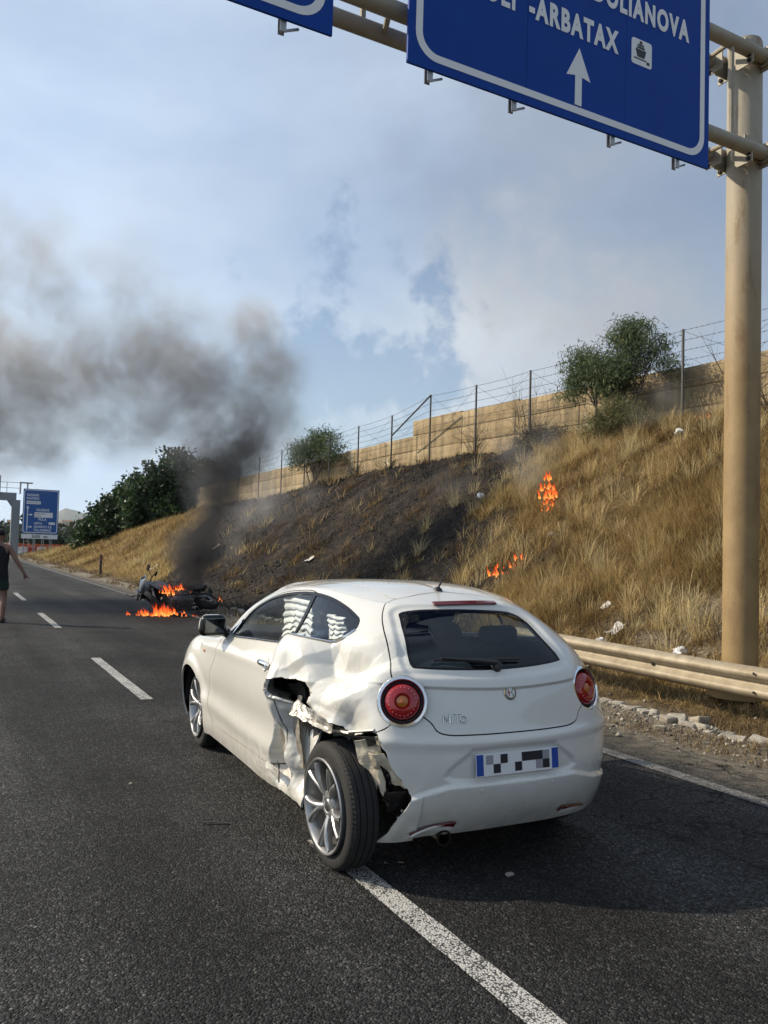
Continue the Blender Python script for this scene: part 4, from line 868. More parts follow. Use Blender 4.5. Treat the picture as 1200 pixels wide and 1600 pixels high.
def blades(root, h, lean, az, wd, tone, name, m, curl=.95):
    """every blade: two bent segments facing across its lean"""
    n = len(h); d = np.stack([np.cos(az)*np.sin(lean), np.sin(az)*np.sin(lean), np.cos(lean)], -1); fa = az+math.pi/2+rng.normal(0, .7, n)
    wv = np.stack([np.cos(fa), np.sin(fa), 0*fa], -1)*wd[:, None]/2; l2 = np.minimum(lean+curl*rng.random(n), 2.0); d2 = np.stack([np.cos(az)*np.sin(l2), np.sin(az)*np.sin(l2), np.cos(l2)], -1)
    mid = root+d*(h*.55)[:, None]; tip = mid+d2*(h*.5)[:, None]
    V = np.stack([root-wv, root+wv, mid+wv*.75, mid-wv*.75, tip], 1).reshape(-1, 3); o = 5*np.arange(n)[:, None]
    F = np.concatenate([o+[0, 1, 2], o+[0, 2, 3], o+[3, 2, 4]]); tone = np.repeat(np.clip(tone, 0, 1), 5)
    return tag(fast_mesh(name, V, F, m, attr={'tone': tone}), kind='stuff')
def scatter(n_tuft, xr, yr, keep, per, spread):
    X = rng.uniform(*xr, n_tuft*3); Y = rng.uniform(*yr, n_tuft*3); k = rng.random(len(X)) < keep(X, Y); X, Y = X[k][:n_tuft], Y[k][:n_tuft]
    cnt = rng.integers(max(1, per//2), per*3//2+1, len(X)); i = np.repeat(np.arange(len(X)), cnt); a = rng.uniform(0, 6.283, len(i)); r_ = spread*np.sqrt(rng.random(len(i)))*(.6+.8*rng.random(len(X)))[i]
    return X[i]+r_*np.cos(a), Y[i]+r_*np.sin(a), i, a, X, Y
def dry_patch(n, xr, yr, per, spread, hmin, hmax, wmin, wmax):
    def keep(X, Y): 
        den_ = np.clip(.34+2.0*vnoise(np.stack([X*.9, Y*.9, X*0], -1), 71, 4), .05, 1); return den_*(1-burn_mask(X, Y)*np.clip(1.05-.4*sstep(.34, .6, vnoise(np.stack([X*.8, Y*.8, X*0], -1), 95, 3)), 0, .985))*(1-.85*bare_mask(X, Y))*sstep(7.1, 7.9, X)
    x, y, i, a, TX, TY = scatter(n, xr, yr, keep, per, spread); nb = len(x); th_ = vnoise(np.stack([TX*.35, TY*.35, TX*0], -1), 77, 3)
    hh = np.clip(.55+.55*th_+.25*rng.normal(size=len(TX)), .12, 1.2)*sstep(7.2, 9.6, TX)*.85+.18
    h = (hmin+(hmax-hmin)*hh)[i]*rng.uniform(.55, 1.15, nb); taz = rng.uniform(0, 6.283, len(TX)); tl = rng.uniform(0, .75, len(TX))
    dx = np.cos(a)*.45+np.cos(taz[i])*tl[i]-.08; dy = np.sin(a)*.45+np.sin(taz[i])*tl[i]; lean = np.clip(np.hypot(dx, dy)*rng.uniform(.5, 1.5, nb), .03, 1.45)
    ttone = np.clip(.47+.55*vnoise(np.stack([TX*.5, TY*.5, TX*0], -1), 79, 3)+.15*rng.normal(size=len(TX)), .03, .88); tone = np.where(rng.random(len(TX)) < .035, .99, ttone)[i]+.17*rng.normal(size=nb)
    return np.stack([x, y, terrain(x, y)-.02], -1), h, lean, np.arctan2(dy, dx), rng.uniform(wmin, wmax, nb), tone
def cat(parts): return [np.concatenate([p[k] for p in parts]) for k in range(6)]
G_ = cat([dry_patch(9500, (7.2, 15.2), (3.5, 15), 22, .085, .05, .46, .0035, .008), dry_patch(4600, (7.2, 15.0), (15, 24), 16, .12, .08, .48, .006, .012), dry_patch(5200, (7.4, 14.5), (24, 60), 11, .25, .18, .6, .012, .026), dry_patch(3200, (7.0, 12.5), (60, 110), 8, .4, .2, .6, .03, .06)])
blades(*G_, 'dry_grass', M_DRY)
def thin_layer(n, xr, yr, cond, hr, wr, name, m, lean_, tones):
    X = rng.uniform(*xr, n*3); Y = rng.uniform(*yr, n*3); k = rng.random(len(X)) < cond(X, Y); X, Y = X[k][:n], Y[k][:n]; nb = len(X)
    return np.stack([X, Y, terrain(X, Y)-.01], -1), rng.uniform(*hr, nb), np.clip(rng.normal(lean_, .45, nb), .05, 1.55), rng.uniform(0, 6.283, nb), rng.uniform(*wr, nb), tones(nb, X, Y)
# matted fallen straw between the tufts
S_ = cat([thin_layer(80000, (7.2, 15.2), (3.5, 18), lambda X, Y: (1-burn_mask(X, Y))*(1-.5*bare_mask(X, Y)), (.08, .28), (.004, .010), '', None, 1.25, lambda n, X, Y: np.clip(.42+.35*vnoise(np.stack([X*.5, Y*.5, X*0], -1), 79, 3)+.2*rng.normal(size=n), 0, .92)),
          thin_layer(26000, (7.2, 14.8), (18, 50), lambda X, Y: 1-burn_mask(X, Y), (.12, .35), (.010, .022), '', None, 1.2, lambda n, X, Y: np.clip(.5+.2*rng.normal(size=n), 0, .92))])
blades(*S_, 'fallen_straw', M_DRY)
B_ = cat([thin_layer(30000, (6.2, 15.4), (9, 34), lambda X, Y: burn_mask(X, Y)*np.clip(.5+vnoise(np.stack([X*.9, Y*.9, X*0], -1), 91, 3), .1, 1), (.03, .20), (.006, .014), '', None, .6, lambda n, X, Y: np.clip(rng.random(n)**1.3*.8+.30*sstep(.25, .6, vnoise(np.stack([X*.7, Y*.7, X*0], -1), 93, 3)), 0, 1)),
          thin_layer(9000, (6.5, 15), (30, 60), lambda X, Y: burn_mask(X, Y)*.8, (.05, .25), (.015, .03), '', None, .6, lambda n, X, Y: rng.random(n)*.8)])
blades(*B_, 'burnt_stubble', M_BURNT)
V_ = cat([thin_layer(46000, (5.7, 7.6), (2.5, 16), lambda X, Y: np.clip(vnoise(np.stack([X*2.2, Y*1.3, X*0], -1), 61, 3)*1.9+.25+.5*(X > 6.6)+.5*np.exp(-((X-6.15)/.16)**2), 0, 1), (.03, .15), (.003, .007), '', None, 1.0, lambda n, X, Y: np.clip(.30+.30*rng.normal(size=n), 0, 1)),
          thin_layer(9000, (5.6, 7.4), (16, 90), lambda X, Y: np.clip(vnoise(np.stack([X*2.2, Y*.6, X*0], -1), 61, 3)*1.8+.2, 0, 1)*(1-burn_mask(X, Y)), (.05, .22), (.012, .03), '', None, .8, lambda n, X, Y: np.clip(.5+.2*rng.normal(size=n), 0, 1))])
blades(*V_, 'verge_weeds', M_WEED)
# brown dead herbs and pale long tussocks standing in the straw
def clumps(n, xr, yr, per, spread, hr, wr, tone_fn, lean_s, cond):
    X = rng.uniform(*xr, n*4); Y = rng.uniform(*yr, n*4); k = rng.random(len(X)) < cond(X, Y); X, Y = X[k][:n], Y[k][:n]; n = len(X); c_ = rng.integers(per//2, per*3//2, n); i = np.repeat(np.arange(n), c_); a = rng.uniform(0, 6.283, len(i)); r_ = spread*np.sqrt(rng.random(len(i)))
    x, y = X[i]+r_*np.cos(a), Y[i]+r_*np.sin(a); sc_ = rng.uniform(.5, 1.3, n)[i]; return np.stack([x, y, terrain(x, y)-.02], -1), rng.uniform(*hr, len(i))*sc_, np.clip(abs(rng.normal(0, lean_s, len(i))), .02, 1.4), a+rng.normal(0, .5, len(i)), rng.uniform(*wr, len(i)), np.clip(tone_fn(n)[i]+.08*rng.normal(size=len(i)), 0, .96)
unb = lambda X, Y: (1-burn_mask(X, Y)*.9)*sstep(7.6, 8.6, X)
H_ = cat([clumps(760, (7.8, 15), (4, 18), 55, .15, (.12, .42), (.004, .009), lambda n: rng.uniform(.0, .26, n), .75, unb), clumps(120, (8, 14.8), (18, 34), 40, .22, (.2, .55), (.008, .014), lambda n: rng.uniform(.0, .25, n), .65, unb),
          clumps(170, (8.0, 15), (4, 18), 60, .10, (.35, .75), (.0035, .007), lambda n: rng.uniform(.7, .95, n), .60, unb), clumps(90, (8.0, 14.8), (12.5, 20), 40, .12, (.3, .7), (.005, .009), lambda n: rng.uniform(.55, .95, n), .60, lambda X, Y: sstep(0, .3, burn_mask(X, Y))*sstep(1, .5, burn_mask(X, Y))+.04)])
blades(*H_, 'dead_herbs', M_DRY, 1.2)
# loose stones along the verge, too many to count
def pebbles(n, xr, yr, rmin, rmax, cond, seed):
    g = np.random.default_rng(seed); X = g.uniform(*xr, n*4); Y = g.uniform(*yr, n*4); k = g.random(len(X)) < cond(X, Y); X, Y = X[k][:n], Y[k][:n]; n = len(X)
    base = np.array([(1, 0, 0), (-1, 0, 0), (0, 1, 0), (0, -1, 0), (0, 0, 1), (0, 0, -1)], float); Fo = np.array([(0, 2, 4), (2, 1, 4), (1, 3, 4), (3, 0, 4), (2, 0, 5), (1, 2, 5), (3, 1, 5), (0, 3, 5)])
    r_ = rmin*(rmax/rmin)**(g.random(n)**2.2); Q = base[None]*g.uniform(.55, 1.2, (n, 6, 1))*r_[:, None, None]*np.array([1, 1, .65]); a = g.uniform(0, 6.28, n); c, s_ = np.cos(a)[:, None], np.sin(a)[:, None]
    Q = np.stack([Q[..., 0]*c-Q[..., 1]*s_, Q[..., 0]*s_+Q[..., 1]*c, Q[..., 2]], -1); z_ = np.where(X < 5.55, .002, terrain(X, Y)); Q += np.stack([X, Y, z_+r_*.25], -1)[:, None]
    return Q.reshape(-1, 3), (6*np.arange(n)[:, None, None]+Fo[None]).reshape(-1, 3), np.repeat(g.random(n), 6)
M_STONE = grass_mat('loose_stones', [(0, (.07, .06, .05)), (.5, (.22, .195, .16)), (.85, (.36, .33, .28)), (1, (.52, .50, .45))])
p_ = pebbles(9000, (5.25, 7.3), (2.5, 24), .005, .035, lambda X, Y: np.clip(bare_mask(X, Y)*sstep(5.2, 5.8, X+.2*vnoise(np.stack([Y*2, X, X*0], -1), 3))+.05, 0, 1), 5)
k2_ = pebbles(2600, (6.25, 6.68), (2.8, 16), .006, .04, lambda X, Y: np.exp(-((X-6.46)/.12)**2), 16); p_ = (np.concatenate([p_[0], k2_[0]]), np.concatenate([p_[1], k2_[1]+len(p_[0])]), np.concatenate([p_[2], .55+.45*k2_[2]])); q_ = pebbles(2600, (7.6, 12), (4, 14), .008, .045, lambda X, Y: bare_mask(X, Y)+.06, 6)
tag(fast_mesh('verge_gravel', np.concatenate([p_[0], q_[0]]), np.concatenate([p_[1], q_[1]+len(p_[0])]), M_STONE, smooth=False, attr={'tone': np.concatenate([p_[2], q_[2]])}), kind='stuff')
p_ = pebbles(5200, (6.4, 15), (12, 34), .015, .07, lambda X, Y: burn_mask(X, Y)*np.clip(.3+vnoise(np.stack([X*.9, Y*.9, X*0], -1), 97, 3), 0, 1), 9)
tag(fast_mesh('burnt_clods', p_[0], p_[1], grass_mat('charred_clods', [(0, (.008, .007, .007)), (.7, (.03, .026, .022)), (1, (.15, .12, .09))]), smooth=False, attr={'tone': p_[2]**2}), kind='stuff')

# ---- broken concrete kerb
M_KERB = mat('crumbling_concrete', (.44, .41, .35), rough=.95, color2=(.24, .21, .17), vscale=16, bump=.9, bscale=45)
kerb = tag(bpy.data.objects.new('kerb', None), kind='structure'); COL.objects.link(kerb)
g = np.random.default_rng(15); y = 3.2
def rough_block(c, size, seed, amp, rot=0.0, n=4):
    b = MB(); b.rbox(c=(0, 0, 0), size=size, r=min(size)*.3, seg=2); V = b.v[0]; V = V+amp*np.stack([vnoise(V*9+k*7.3+seed, seed+k, 3) for k in range(3)], -1); b.v[0] = V@rotz(rot).T+np.array(c); return b
k_ = 0
while y < 20:
    L = g.uniform(.05, .26)
    if g.random() < .86 or y < 8.2:
        hgt = g.uniform(.035, .075); x = 6.45+g.normal(0, .045); rough_block((x, y+L/2, terrain(x, y)+.010+hgt*.08), (g.uniform(.08, .17), L*.93, hgt), k_, .05, g.normal(0, .22)).build('kerb_stone', M_KERB, kerb, sharp=30)
    y += L; k_ += 1

# ---- stones, litter and debris lying about: each one a thing
def ground_pt(x, y): return np.array([x, y, float(terrain(x, y)) if x > 5.55 else 0.0])
M_ROCK = mat('pale_rock', (.40, .36, .29), rough=.95, color2=(.20, .17, .13), vscale=12, bump=.8, bscale=30)
for (x, y, s, lab) in [(6.75, 5.75, .14, 'fist-sized pale rock in the dry weeds behind the kerb'), (6.28, 5.72, .11, 'flat pale stone lying against the broken kerb'), (5.98, 5.55, .09, 'small square stone on the gravel beside the road edge'), (6.05, 22.5, .22, 'grey rock at the road edge beyond the burning motorcycle'), (6.3, 26.5, .25, 'pale flat rock at the foot of the far golden bank')]:
    p = ground_pt(x, y); tag(rough_block(p+(0, 0, s*.2), (s*1.3, s, s*.6), int(x*100), s*.25, x*3).build('rock', M_ROCK, sharp=30), lab, 'rock')
M_BAG2 = mat('white_plastic_bag', (.78, .79, .80), rough=.35, bump=.3, bscale=40); M_PAPER = mat('dirty_white_paper', (.62, .60, .56), rough=.8)
def litter(px, s, kind, lab, cat_, m=None):
    x, y = px; g = np.random.default_rng(int(x*1000)); p = ground_pt(x, y)
    if kind == 'bag':
        b = MB(); b.ball((0, 0, 0), 1, 20, 14); V = b.v[0]; V = V*(1+.6*vnoise(V*1.9+x, 3, 3)[:, None]+.35*vnoise(V*5+y, 4, 3)[:, None])*np.array([s, s*.8, s*.7]); b.v[0] = V+p+(0, 0, s*.5); o = b.build('plastic_bag', m or M_BAG2, sharp=25)
    else:
        u_, v_ = np.meshgrid(np.linspace(-1, 1, 9), np.linspace(-1, 1, 9)); h = .35*vnoise(np.stack([u_*2+x, v_*2+y, u_*0], -1), 6, 3); sl = .5
        P = np.stack([u_*s, v_*s*.7, (h+.25*u_*u_)*s], -1)@roty(-.55 if x > 7.6 else 0).T@rotz(g.uniform(0, 6)).T if False else np.stack([u_*s, v_*s*.7, (h+.25*u_*u_)*s+u_*s*(.6 if x > 7.6 else 0)], -1)
        b = MB(); b.sheet(P+p+(0, 0, s*.35), .003); o = b.build('paper_scrap', m or M_PAPER, sharp=40)
    return tag(o, lab, cat_)
litter((13.30, 11.9), .10, 'bag', 'white plastic bag caught in tall grass high on the slope below the wall', 'plastic bag')
litter((11.88, 17.0), .10, 'bag', 'small white bag lying on the charred slope above the car', 'plastic bag')
litter((10.72, 12.83), .07, 'bag', 'crumpled white scrap just under the tallest grass fire', 'plastic bag')
litter((9.12, 9.62), .09, 'paper', 'torn white paper in the grass in line with the roof aerial', 'paper')
litter((8.55, 8.8), .13, 'paper', 'crushed dirty paper sheet on the slope behind the guardrail end', 'paper')
litter((8.23, 8.75), .09, 'bag', 'pale plastic bag at the foot of the slope near the guardrail end', 'plastic bag')
litter((8.2, 7.3), .10, 'bag', 'clear plastic bag just left of the thick gantry post', 'plastic bag')
litter((8.95, 10.9), .08, 'paper', 'pinkish white paper scrap in the short straw below the low flames', 'paper', mat('pink_paper', (.62, .42, .40), rough=.8))
litter((7.9, 6.55), .07, 'paper', 'white paper scrap under the guardrail beside the gantry post', 'paper')
litter((9.9, 33.5), .20, 'paper', 'white paper sheet on the golden bank beyond the smoke', 'paper'); litter((8.4, 38.0), .2, 'paper', 'white scrap near the roadside marker post', 'paper')
litter((9.6, 22.6), .14, 'paper', 'white scrap on the black slope right of the motorcycle', 'paper')
b = MB(); b.sheet([[(x, y, .002+.003*math.sin(x*20)) for y in (0, .008, .016)] for x in np.linspace(0, .17, 9)], .004); b.v[0] = b.v[0]@rotz(-.5).T+np.array([1.36, 4.66, .008]); tag(b.build('trim_strip', M_BLACK), 'thin black strip of broken trim on the asphalt left of the car', 'debris')
g = np.random.default_rng(77)
for k, (x, y, s, lab) in enumerate([(2.55, 3.32, .025, 'pale paint flake on the shaded road behind the rear bumper'), (1.15, 5.6, .02, 'tiny pale stone chip on the road left of the door')]):
    tag(rough_block((x, y, s*.3), (s*1.6, s, s*.5), k+900, s*.3, k).build('paint_flake', M_KERB), lab, 'debris')

# ---- guardrail
M_RAIL = mat('weathered_galvanised_steel', (.35, .30, .215), rough=.6, metal=.2, color2=(.21, .165, .105), vscale=6, bump=.15, bscale=25)
rail = empty('guardrail', (7.0, 3.0, 0), 0, 'weathered pale W-beam guardrail starting beside the car and running out of frame', 'guardrail')
WB = [(.155, .0), (.150, -.022), (.128, -.050), (.104, -.078), (.078, -.083), (.056, -.070), (.022, -.012), (0, -.004), (-.022, -.012), (-.056, -.070), (-.078, -.083), (-.104, -.078), (-.128, -.050), (-.150, -.022), (-.155, 0.0)]
segs = [(-7.0, -2.85), (-2.9, 1.25), (1.2, 5.35), (5.3, 9.3)]
for k, (y0, y1) in enumerate(segs):
    yy = np.linspace(y0, y1, 14); b = MB(); b.sheet([[(x+(.004 if k % 2 else 0)+.010*math.sin(y*1.3), y-3.0, z+.43+.012*math.sin(y*.9)+(-.002 if k % 2 else 0)) for z, x in WB] for y in yy], -.004); b.build('rail_beam', M_RAIL, rail, sharp=60)
    b = MB()
    for dz in (.09, -.09): b.lathe([(.014, 0), (.012, .008), (0, .010)], (-.092, y1-3.1, .43+dz), (-1, 0, 0), 8)
    b.lathe([(.022, 0), (.018, .008), (0, .010)], (-.012, y1-2.7-3.0, .43), (-1, 0, 0), 8); tag(b.build('rail_bolts', M_DARK, rail), kind='stuff')
for y in (-3.6, .5, 4.55, 8.7): b = MB(); b.box((.06, y-3, .18), (.09, .06, .84)); b.box((.01, y-3, .43), (.03, .10, .26)); b.build('rail_post', M_RAIL, rail, smooth=False)
b = MB(); b.sheet([[(x*(1-.6*s)+.004+.16*s*s, 6.3-.05+s*.42, .43+z*(1-.15*s)) for z, x in WB] for s in np.linspace(0, 1, 6)], -.004); b.build('rail_end', M_RAIL, rail, sharp=60)

# ---- sign gantry
M_POST = mat('beige_painted_steel', (.30, .205, .09), rough=.65, color2=(.20, .13, .055), vscale=2.2, bump=.12, bscale=40)
M_TUBE = mat('weathered_grey_beige_steel', (.34, .315, .26), rough=.6, color2=(.25, .215, .155), vscale=4)
def _rust(m):
    t = N(m.node_tree); bs = t.n['Principled BSDF']; tc = t.new('ShaderNodeTexCoord').outputs['Object']; old = bs.inputs['Base Color'].links[0].from_socket
    mp = t.new('ShaderNodeMapping', inp={'Scale': (3, 3, .9)}); t.l.new(tc, mp.inputs[0]); f = t.ramp(t.noise(mp.outputs[0], 1.6, 7, .7), [(.54, 0.0), (.68, .75)]); sp = t.ramp(t.noise(tc, 26, 5, .6), [(.66, 0.0), (.73, .85)])
    hi = t.new('ShaderNodeMapRange', inp={0: t.new('ShaderNodeSeparateXYZ', inp={0: tc}).outputs[2], 1: 3.6, 2: 6.6}).outputs[0]
    c = t.mix(hi, old, (.31, .285, .23)); c = t.mix(f, c, (.17, .095, .04)); t.l.new(t.mix(sp, c, (.09, .06, .04)), bs.inputs['Base Color'])
_rust(M_POST)
PX, PY = 7.745, 6.06; TZ = [(5.80, 6.10), (6.32, 6.24), (5.80, 7.20), (6.32, 7.34)]
gan = empty('sign_gantry', (PX, PY, 0), 0, 'tall beige steel gantry post with twin tubes carrying the overhead blue signs', 'gantry')
z0 = float(terrain(PX, PY)); b = MB(); b.lathe([(.187, z0-.3), (.187, 7.46), (.177, 7.49), (0, 7.51)], (0, 0, 0), (0, 0, 1), 56); b.lathe([(.33, z0-.05), (.33, z0+.03), (.205, z0+.03)], (0, 0, 0), (0, 0, 1), 32); b.build('post', M_POST, gan)
for ty, tz in TZ:
    b = MB(); b.tube([(x, ty-PY, tz) for x in (-12.5, -5, -1, .02)], .074, 20); b.build('truss_tube', M_TUBE, gan)
for x in (-.55, -1.9, -3.2, -4.72, -6.2, -7.7, -9.2):
    b = MB()
    for f in (5.80, 6.32): b.tube([(x, f-PY, 6.1+(.14 if f > 6 else 0)), (x, f-PY, 7.2+(.14 if f > 6 else 0))], .030, 8)
    b.build('truss_upright', M_TUBE, gan)
    for a_, c_ in ((0, 1), (2, 3)):
        b = MB(); b.tube([(x+.0, TZ[a_][0]-PY, TZ[a_][1]), (x+.22, TZ[c_][0]-PY, TZ[c_][1])], .026, 8); b.build('truss_strut', M_TUBE, gan)
for zz in (6.17, 7.27):
    for sy in (-1, 1):
        b = MB(); b.box((-.11, sy*.200, zz+.02*sy), (.30, .014, .26)); b.lathe([(.10, -.02), (.10, .02), (.085, .02), (.085, -.02)], (.0, sy*.26, zz+.07*sy), (1, 0, 0), 24, True)
        b.box((.032, sy*.27, zz+.07*sy), (.016, .24, .27)); b.box((-.262, sy*.20, zz+.07*sy-.06), (.016, .22, .20)); pl_ = b.build('flange_plate', M_TUBE, gan, smooth=False)
        for i, dz in enumerate((-.095, 0, .095)):
            for o_, d_ in (((.040, sy*.30, zz+.07*sy+dz), 1), ((.024, sy*.345, zz+.07*sy+dz), -1), ((-.270, sy*.27, zz+.07*sy-.06+dz*.7), -1)):
                b = MB(); b.lathe([(.024, 0), (.024, .022), (.0, .024)], o_, (d_, 0, 0), 6); b.build('flange_bolt', M_DARK, pl_, smooth=False)

# ---- overhead signs (front face towards the camera at y = 5.62)
M_SIGN = mat('sign_blue', (.003, .050, .30), rough=.55, color2=(.003, .043, .26), vscale=3, spec=.15); M_WHITE = mat('sign_white', (.70, .72, .74), rough=.45); M_SBACK = mat('sign_back_aluminium', (.34, .35, .36), rough=.5, metal=.6); M_SBLACK = mat('sign_black', (.012, .012, .015), rough=.5)
SY = 5.62; EX, EZ, NY = (1, 0, 0), (0, 0, 1), (0, -1, 0)
def rrect(x0, z0, x1, z1, r, n=8):
    P = []
    for cx, cz, a0 in ((x1-r, z0+r, -90), (x1-r, z1-r, 0), (x0+r, z1-r, 90), (x0+r, z0+r, 180)):
        P += [(cx+r*math.cos(R(a0+90*k/n)), cz+r*math.sin(R(a0+90*k/n))) for k in range(n+1)]
    return P
def band(b, outer, inner, o, ex, ey, ez, d):
    n = len(outer); o, ex, ey, ez = (np.array(q, float) for q in (o, ex, ey, ez)); P = [o+np.array(outer)[:, :1]*ex+np.array(outer)[:, 1:]*ey+ez*d, o+np.array(inner)[:, :1]*ex+np.array(inner)[:, 1:]*ey+ez*d]
    b.add(np.concatenate(P+[P[0]-ez*d*.9, P[1]-ez*d*.9]), [(i, (i+1) % n, n+(i+1) % n, n+i) for i in range(n)]+[(2*n+(i+1) % n, 2*n+i, i, (i+1) % n) for i in range(n)][:0])
def overhead(label, x0, x1, zb, zt, seams, brackets):
    s = empty('overhead_sign', (x0, SY, zb), 0, label, 'road sign'); w_, h_ = x1-x0, zt-zb; cuts = [0]+[c-x0 for c in seams]+[w_]
    for a_, c_ in zip(cuts[:-1], cuts[1:]): b = MB(); b.box(((a_+c_)/2, .012, h_/2), (c_-a_-.004, .024, h_)); b.build('sign_panel', [M_SIGN], s, smooth=False)
    b = MB(); o_, i_ = rrect(.07, .075, w_-.07, h_-.075, .22), rrect(.135, .14, w_-.135, h_-.14, .165)
    band(b, o_, i_, (0, 0, 0), EX, EZ, NY, .003); b.build('sign_border', M_WHITE, s, smooth=False)
    for x in brackets:
        b = MB(); xx = x-x0; b.box((xx, .055, h_/2-.03), (.010, .05, h_+.10)); b.box((xx, .080, h_/2-.03), (.05, .010, h_+.10)); b.box((xx, .030, h_/2-.03), (.05, .010, h_+.10)); b.box((xx+.07, .055, -.035), (.14, .012, .018), roty(-.42)); b.build('sign_bracket', M_SBACK, s, smooth=False)
    return s, x0, zb
k = .9825
def sx(x): return x*k
def sz(z): return 1.6+(z-1.6)*k
s, X0, Z0 = overhead('large blue overhead sign reading Arbatax and Dolianova with a white up arrow', sx(3.16), sx(6.76), sz(5.65), sz(8.75), [sx(4.39), sx(5.59)], [sx(3.40), sx(4.28), sx(5.46), sx(6.34)])
def T(body, xe, zb, size, align='RIGHT', sxx=.66, name='sign_lettering'): return put_text(name, body, size, M_WHITE, s, (sx(xe)-X0, -.004, sz(zb)-Z0), EX, EZ, align, sxx, .001, .013, 1.22)
T("TORTOLI' -ARBATAX", 5.47, 6.47, .285); T('DOLIANOVA', 6.44, 6.90, .285); T('MURAVERA', 5.2, 7.35, .285); T('SINNAI', 4.6, 7.8, .285)
def prism_s(poly, name, m, d=.0035, par=None, base=0.0):
    b = MB(); b.prism([(sx(x)-X0, sz(z)-Z0) for x, z in poly], (0, -base, 0), EX, EZ, NY, d); return b.build(name, m, par or s, smooth=False)
prism_s([(4.955, 5.81), (5.035, 5.81), (5.035, 6.09), (5.14, 6.07), (5.0, 6.36), (4.85, 6.07), (4.955, 6.09)], 'up_arrow', M_WHITE)
pan = prism_s(rrect(5.66, 6.44, 5.93, 6.70, .03, 4), 'port_symbol_panel', M_WHITE)
sh_ = [('port_symbol_hull', [(5.735, 6.52), (5.83, 6.52), (5.855, 6.60), (5.71, 6.60)]), ('port_symbol_deck', [(5.73, 6.607), (5.835, 6.607), (5.835, 6.628), (5.73, 6.628)]), ('port_symbol_deck', [(5.742, 6.634), (5.823, 6.634), (5.823, 6.652), (5.742, 6.652)]), ('port_symbol_funnel', [(5.765, 6.656), (5.80, 6.656), (5.80, 6.685), (5.765, 6.685)]), ('port_symbol_crane', [(5.86, 6.47), (5.90, 6.47), (5.90, 6.50), (5.86, 6.50)]), ('port_symbol_water', [(5.69, 6.495), (5.855, 6.495), (5.855, 6.508), (5.69, 6.508)])]
for nm, poly in sh_: prism_s(poly, nm, M_SBLACK, .0015, pan, .0035)
s, X0, Z0 = overhead('blue overhead sign at the top edge with only its rounded white corner in view', sx(-1.3), sx(2.48), sz(5.64), sz(8.75), [], [sx(2.08), sx(1.0), sx(-.2)])

# ---- retaining wall on top: cast in courses, each panel its own
M_WALL = mat('stained_yellow_concrete', (.40, .31, .18), rough=.9, color2=(.25, .18, .09), vscale=1.3, bump=.35, bscale=12)
def _stain(m):
    t = N(m.node_tree); bs = t.n['Principled BSDF']; tc = t.new('ShaderNodeTexCoord').outputs['Object']; old = bs.inputs['Base Color'].links[0].from_socket
    mp = t.new('ShaderNodeMapping', inp={'Scale': (1.5, 1.5, .25)}); t.l.new(tc, mp.inputs[0]); f = t.ramp(t.noise(mp.outputs[0], 1.8, 8, .7), [(.46, 0.0), (.62, .85)]); g_ = t.ramp(t.noise(tc, .8, 6, .75), [(.58, 0.0), (.64, .55)])
    c = t.mix(f, old, (.17, .13, .075)); t.l.new(t.mix(g_, c, (.50, .45, .33)), bs.inputs['Base Color'])
_stain(M_WALL)
def wall(label, A, B, zt0, zt1, courses, plen, th):
    A, B = np.array(A, float), np.array(B, float); L = np.linalg.norm(B-A); d = (B-A)/L; nrm = np.array([d[1], -d[0]]); w_ = empty('concrete_wall', (*A, 0), 0, label, 'wall'); n = int(round(L/plen)); g = np.random.default_rng(int(L*10))
    for i in range(n):
        for j in range(courses):
            s0, s1 = i*L/n, (i+1)*L/n; zt = zt0+(zt1-zt0)*(s0+s1)/2/L; base = 4.35; hh = (zt-base)/courses; zc = zt-hh*(courses-1-j+.5)
            ctr = d*(s0+s1)/2+nrm*g.normal(0, .004); b = MB(); b.rbox((*ctr, zc), (s1-s0-.004, th, hh-.022), .006, 1, rotz(math.atan2(d[1], d[0]))); b.build('wall_panel', M_WALL, w_, sharp=50)
            if j < courses-1: 
                b = MB(); b.box((*ctr, zc+hh/2), (s1-s0, th-.05, .03), rotz(math.atan2(d[1], d[0]))); b.build('wall_joint', M_WALL, w_, smooth=False)
    return w_
wall('taller section of the stained yellowish concrete wall above the slope', (16.9, 2.0), (15.9, 27.2), 6.28, 6.70, 4, 3.15, .30)
wall('lower section of the stained yellowish concrete wall running behind the small tree', (16.05, 27.3), (15.9, 62), 6.15, 5.7, 3, 3.2, .25)

# ---- barbed-wire fence
M_FPOST = mat('dark_fence_steel', (.035, .034, .034), rough=.6); M_WIRE = mat('barbed_wire', (.10, .095, .09), rough=.5, metal=.4)
fence = empty('barbed_wire_fence', (15, 24.7, 4.8), 0, 'barbed-wire fence on dark angle posts along the crest of the slope', 'fence')
FY = [4.85, 7.65, 10.5, 13.33, 16.2, 19.0, 21.8, 24.65, 27.5, 30.4, 33.3, 36.2, 39.1, 42, 45, 48]; FX = 14.98
def f_h(y): return 2.32 if y > 26 or y < 24 else 2.5
tops = []
for y in FY:
    xx = FX-max(0, (y-38))*.06; zb = float(terrain(xx, y)); h = f_h(y); zt = np.interp(y, [4, 13.3, 21.8, 24.65, 27.5, 40, 48], [6.9, 7.0, 7.10, 7.22, 6.86, 6.6, 6.1]); tops.append((xx, y, zt, zb)); b = MB()
    b.box((xx-15, y-24.7, (zt+zb-.4)/2-4.8), (.045, .012, zt-zb+.4)); b.box((xx-15-.017, y-24.7+.017, (zt+zb-.4)/2-4.8), (.012, .045, zt-zb+.4)); b.build('fence_post', M_FPOST, fence, smooth=False)
o_ = np.array([15, 24.7, 4.8])
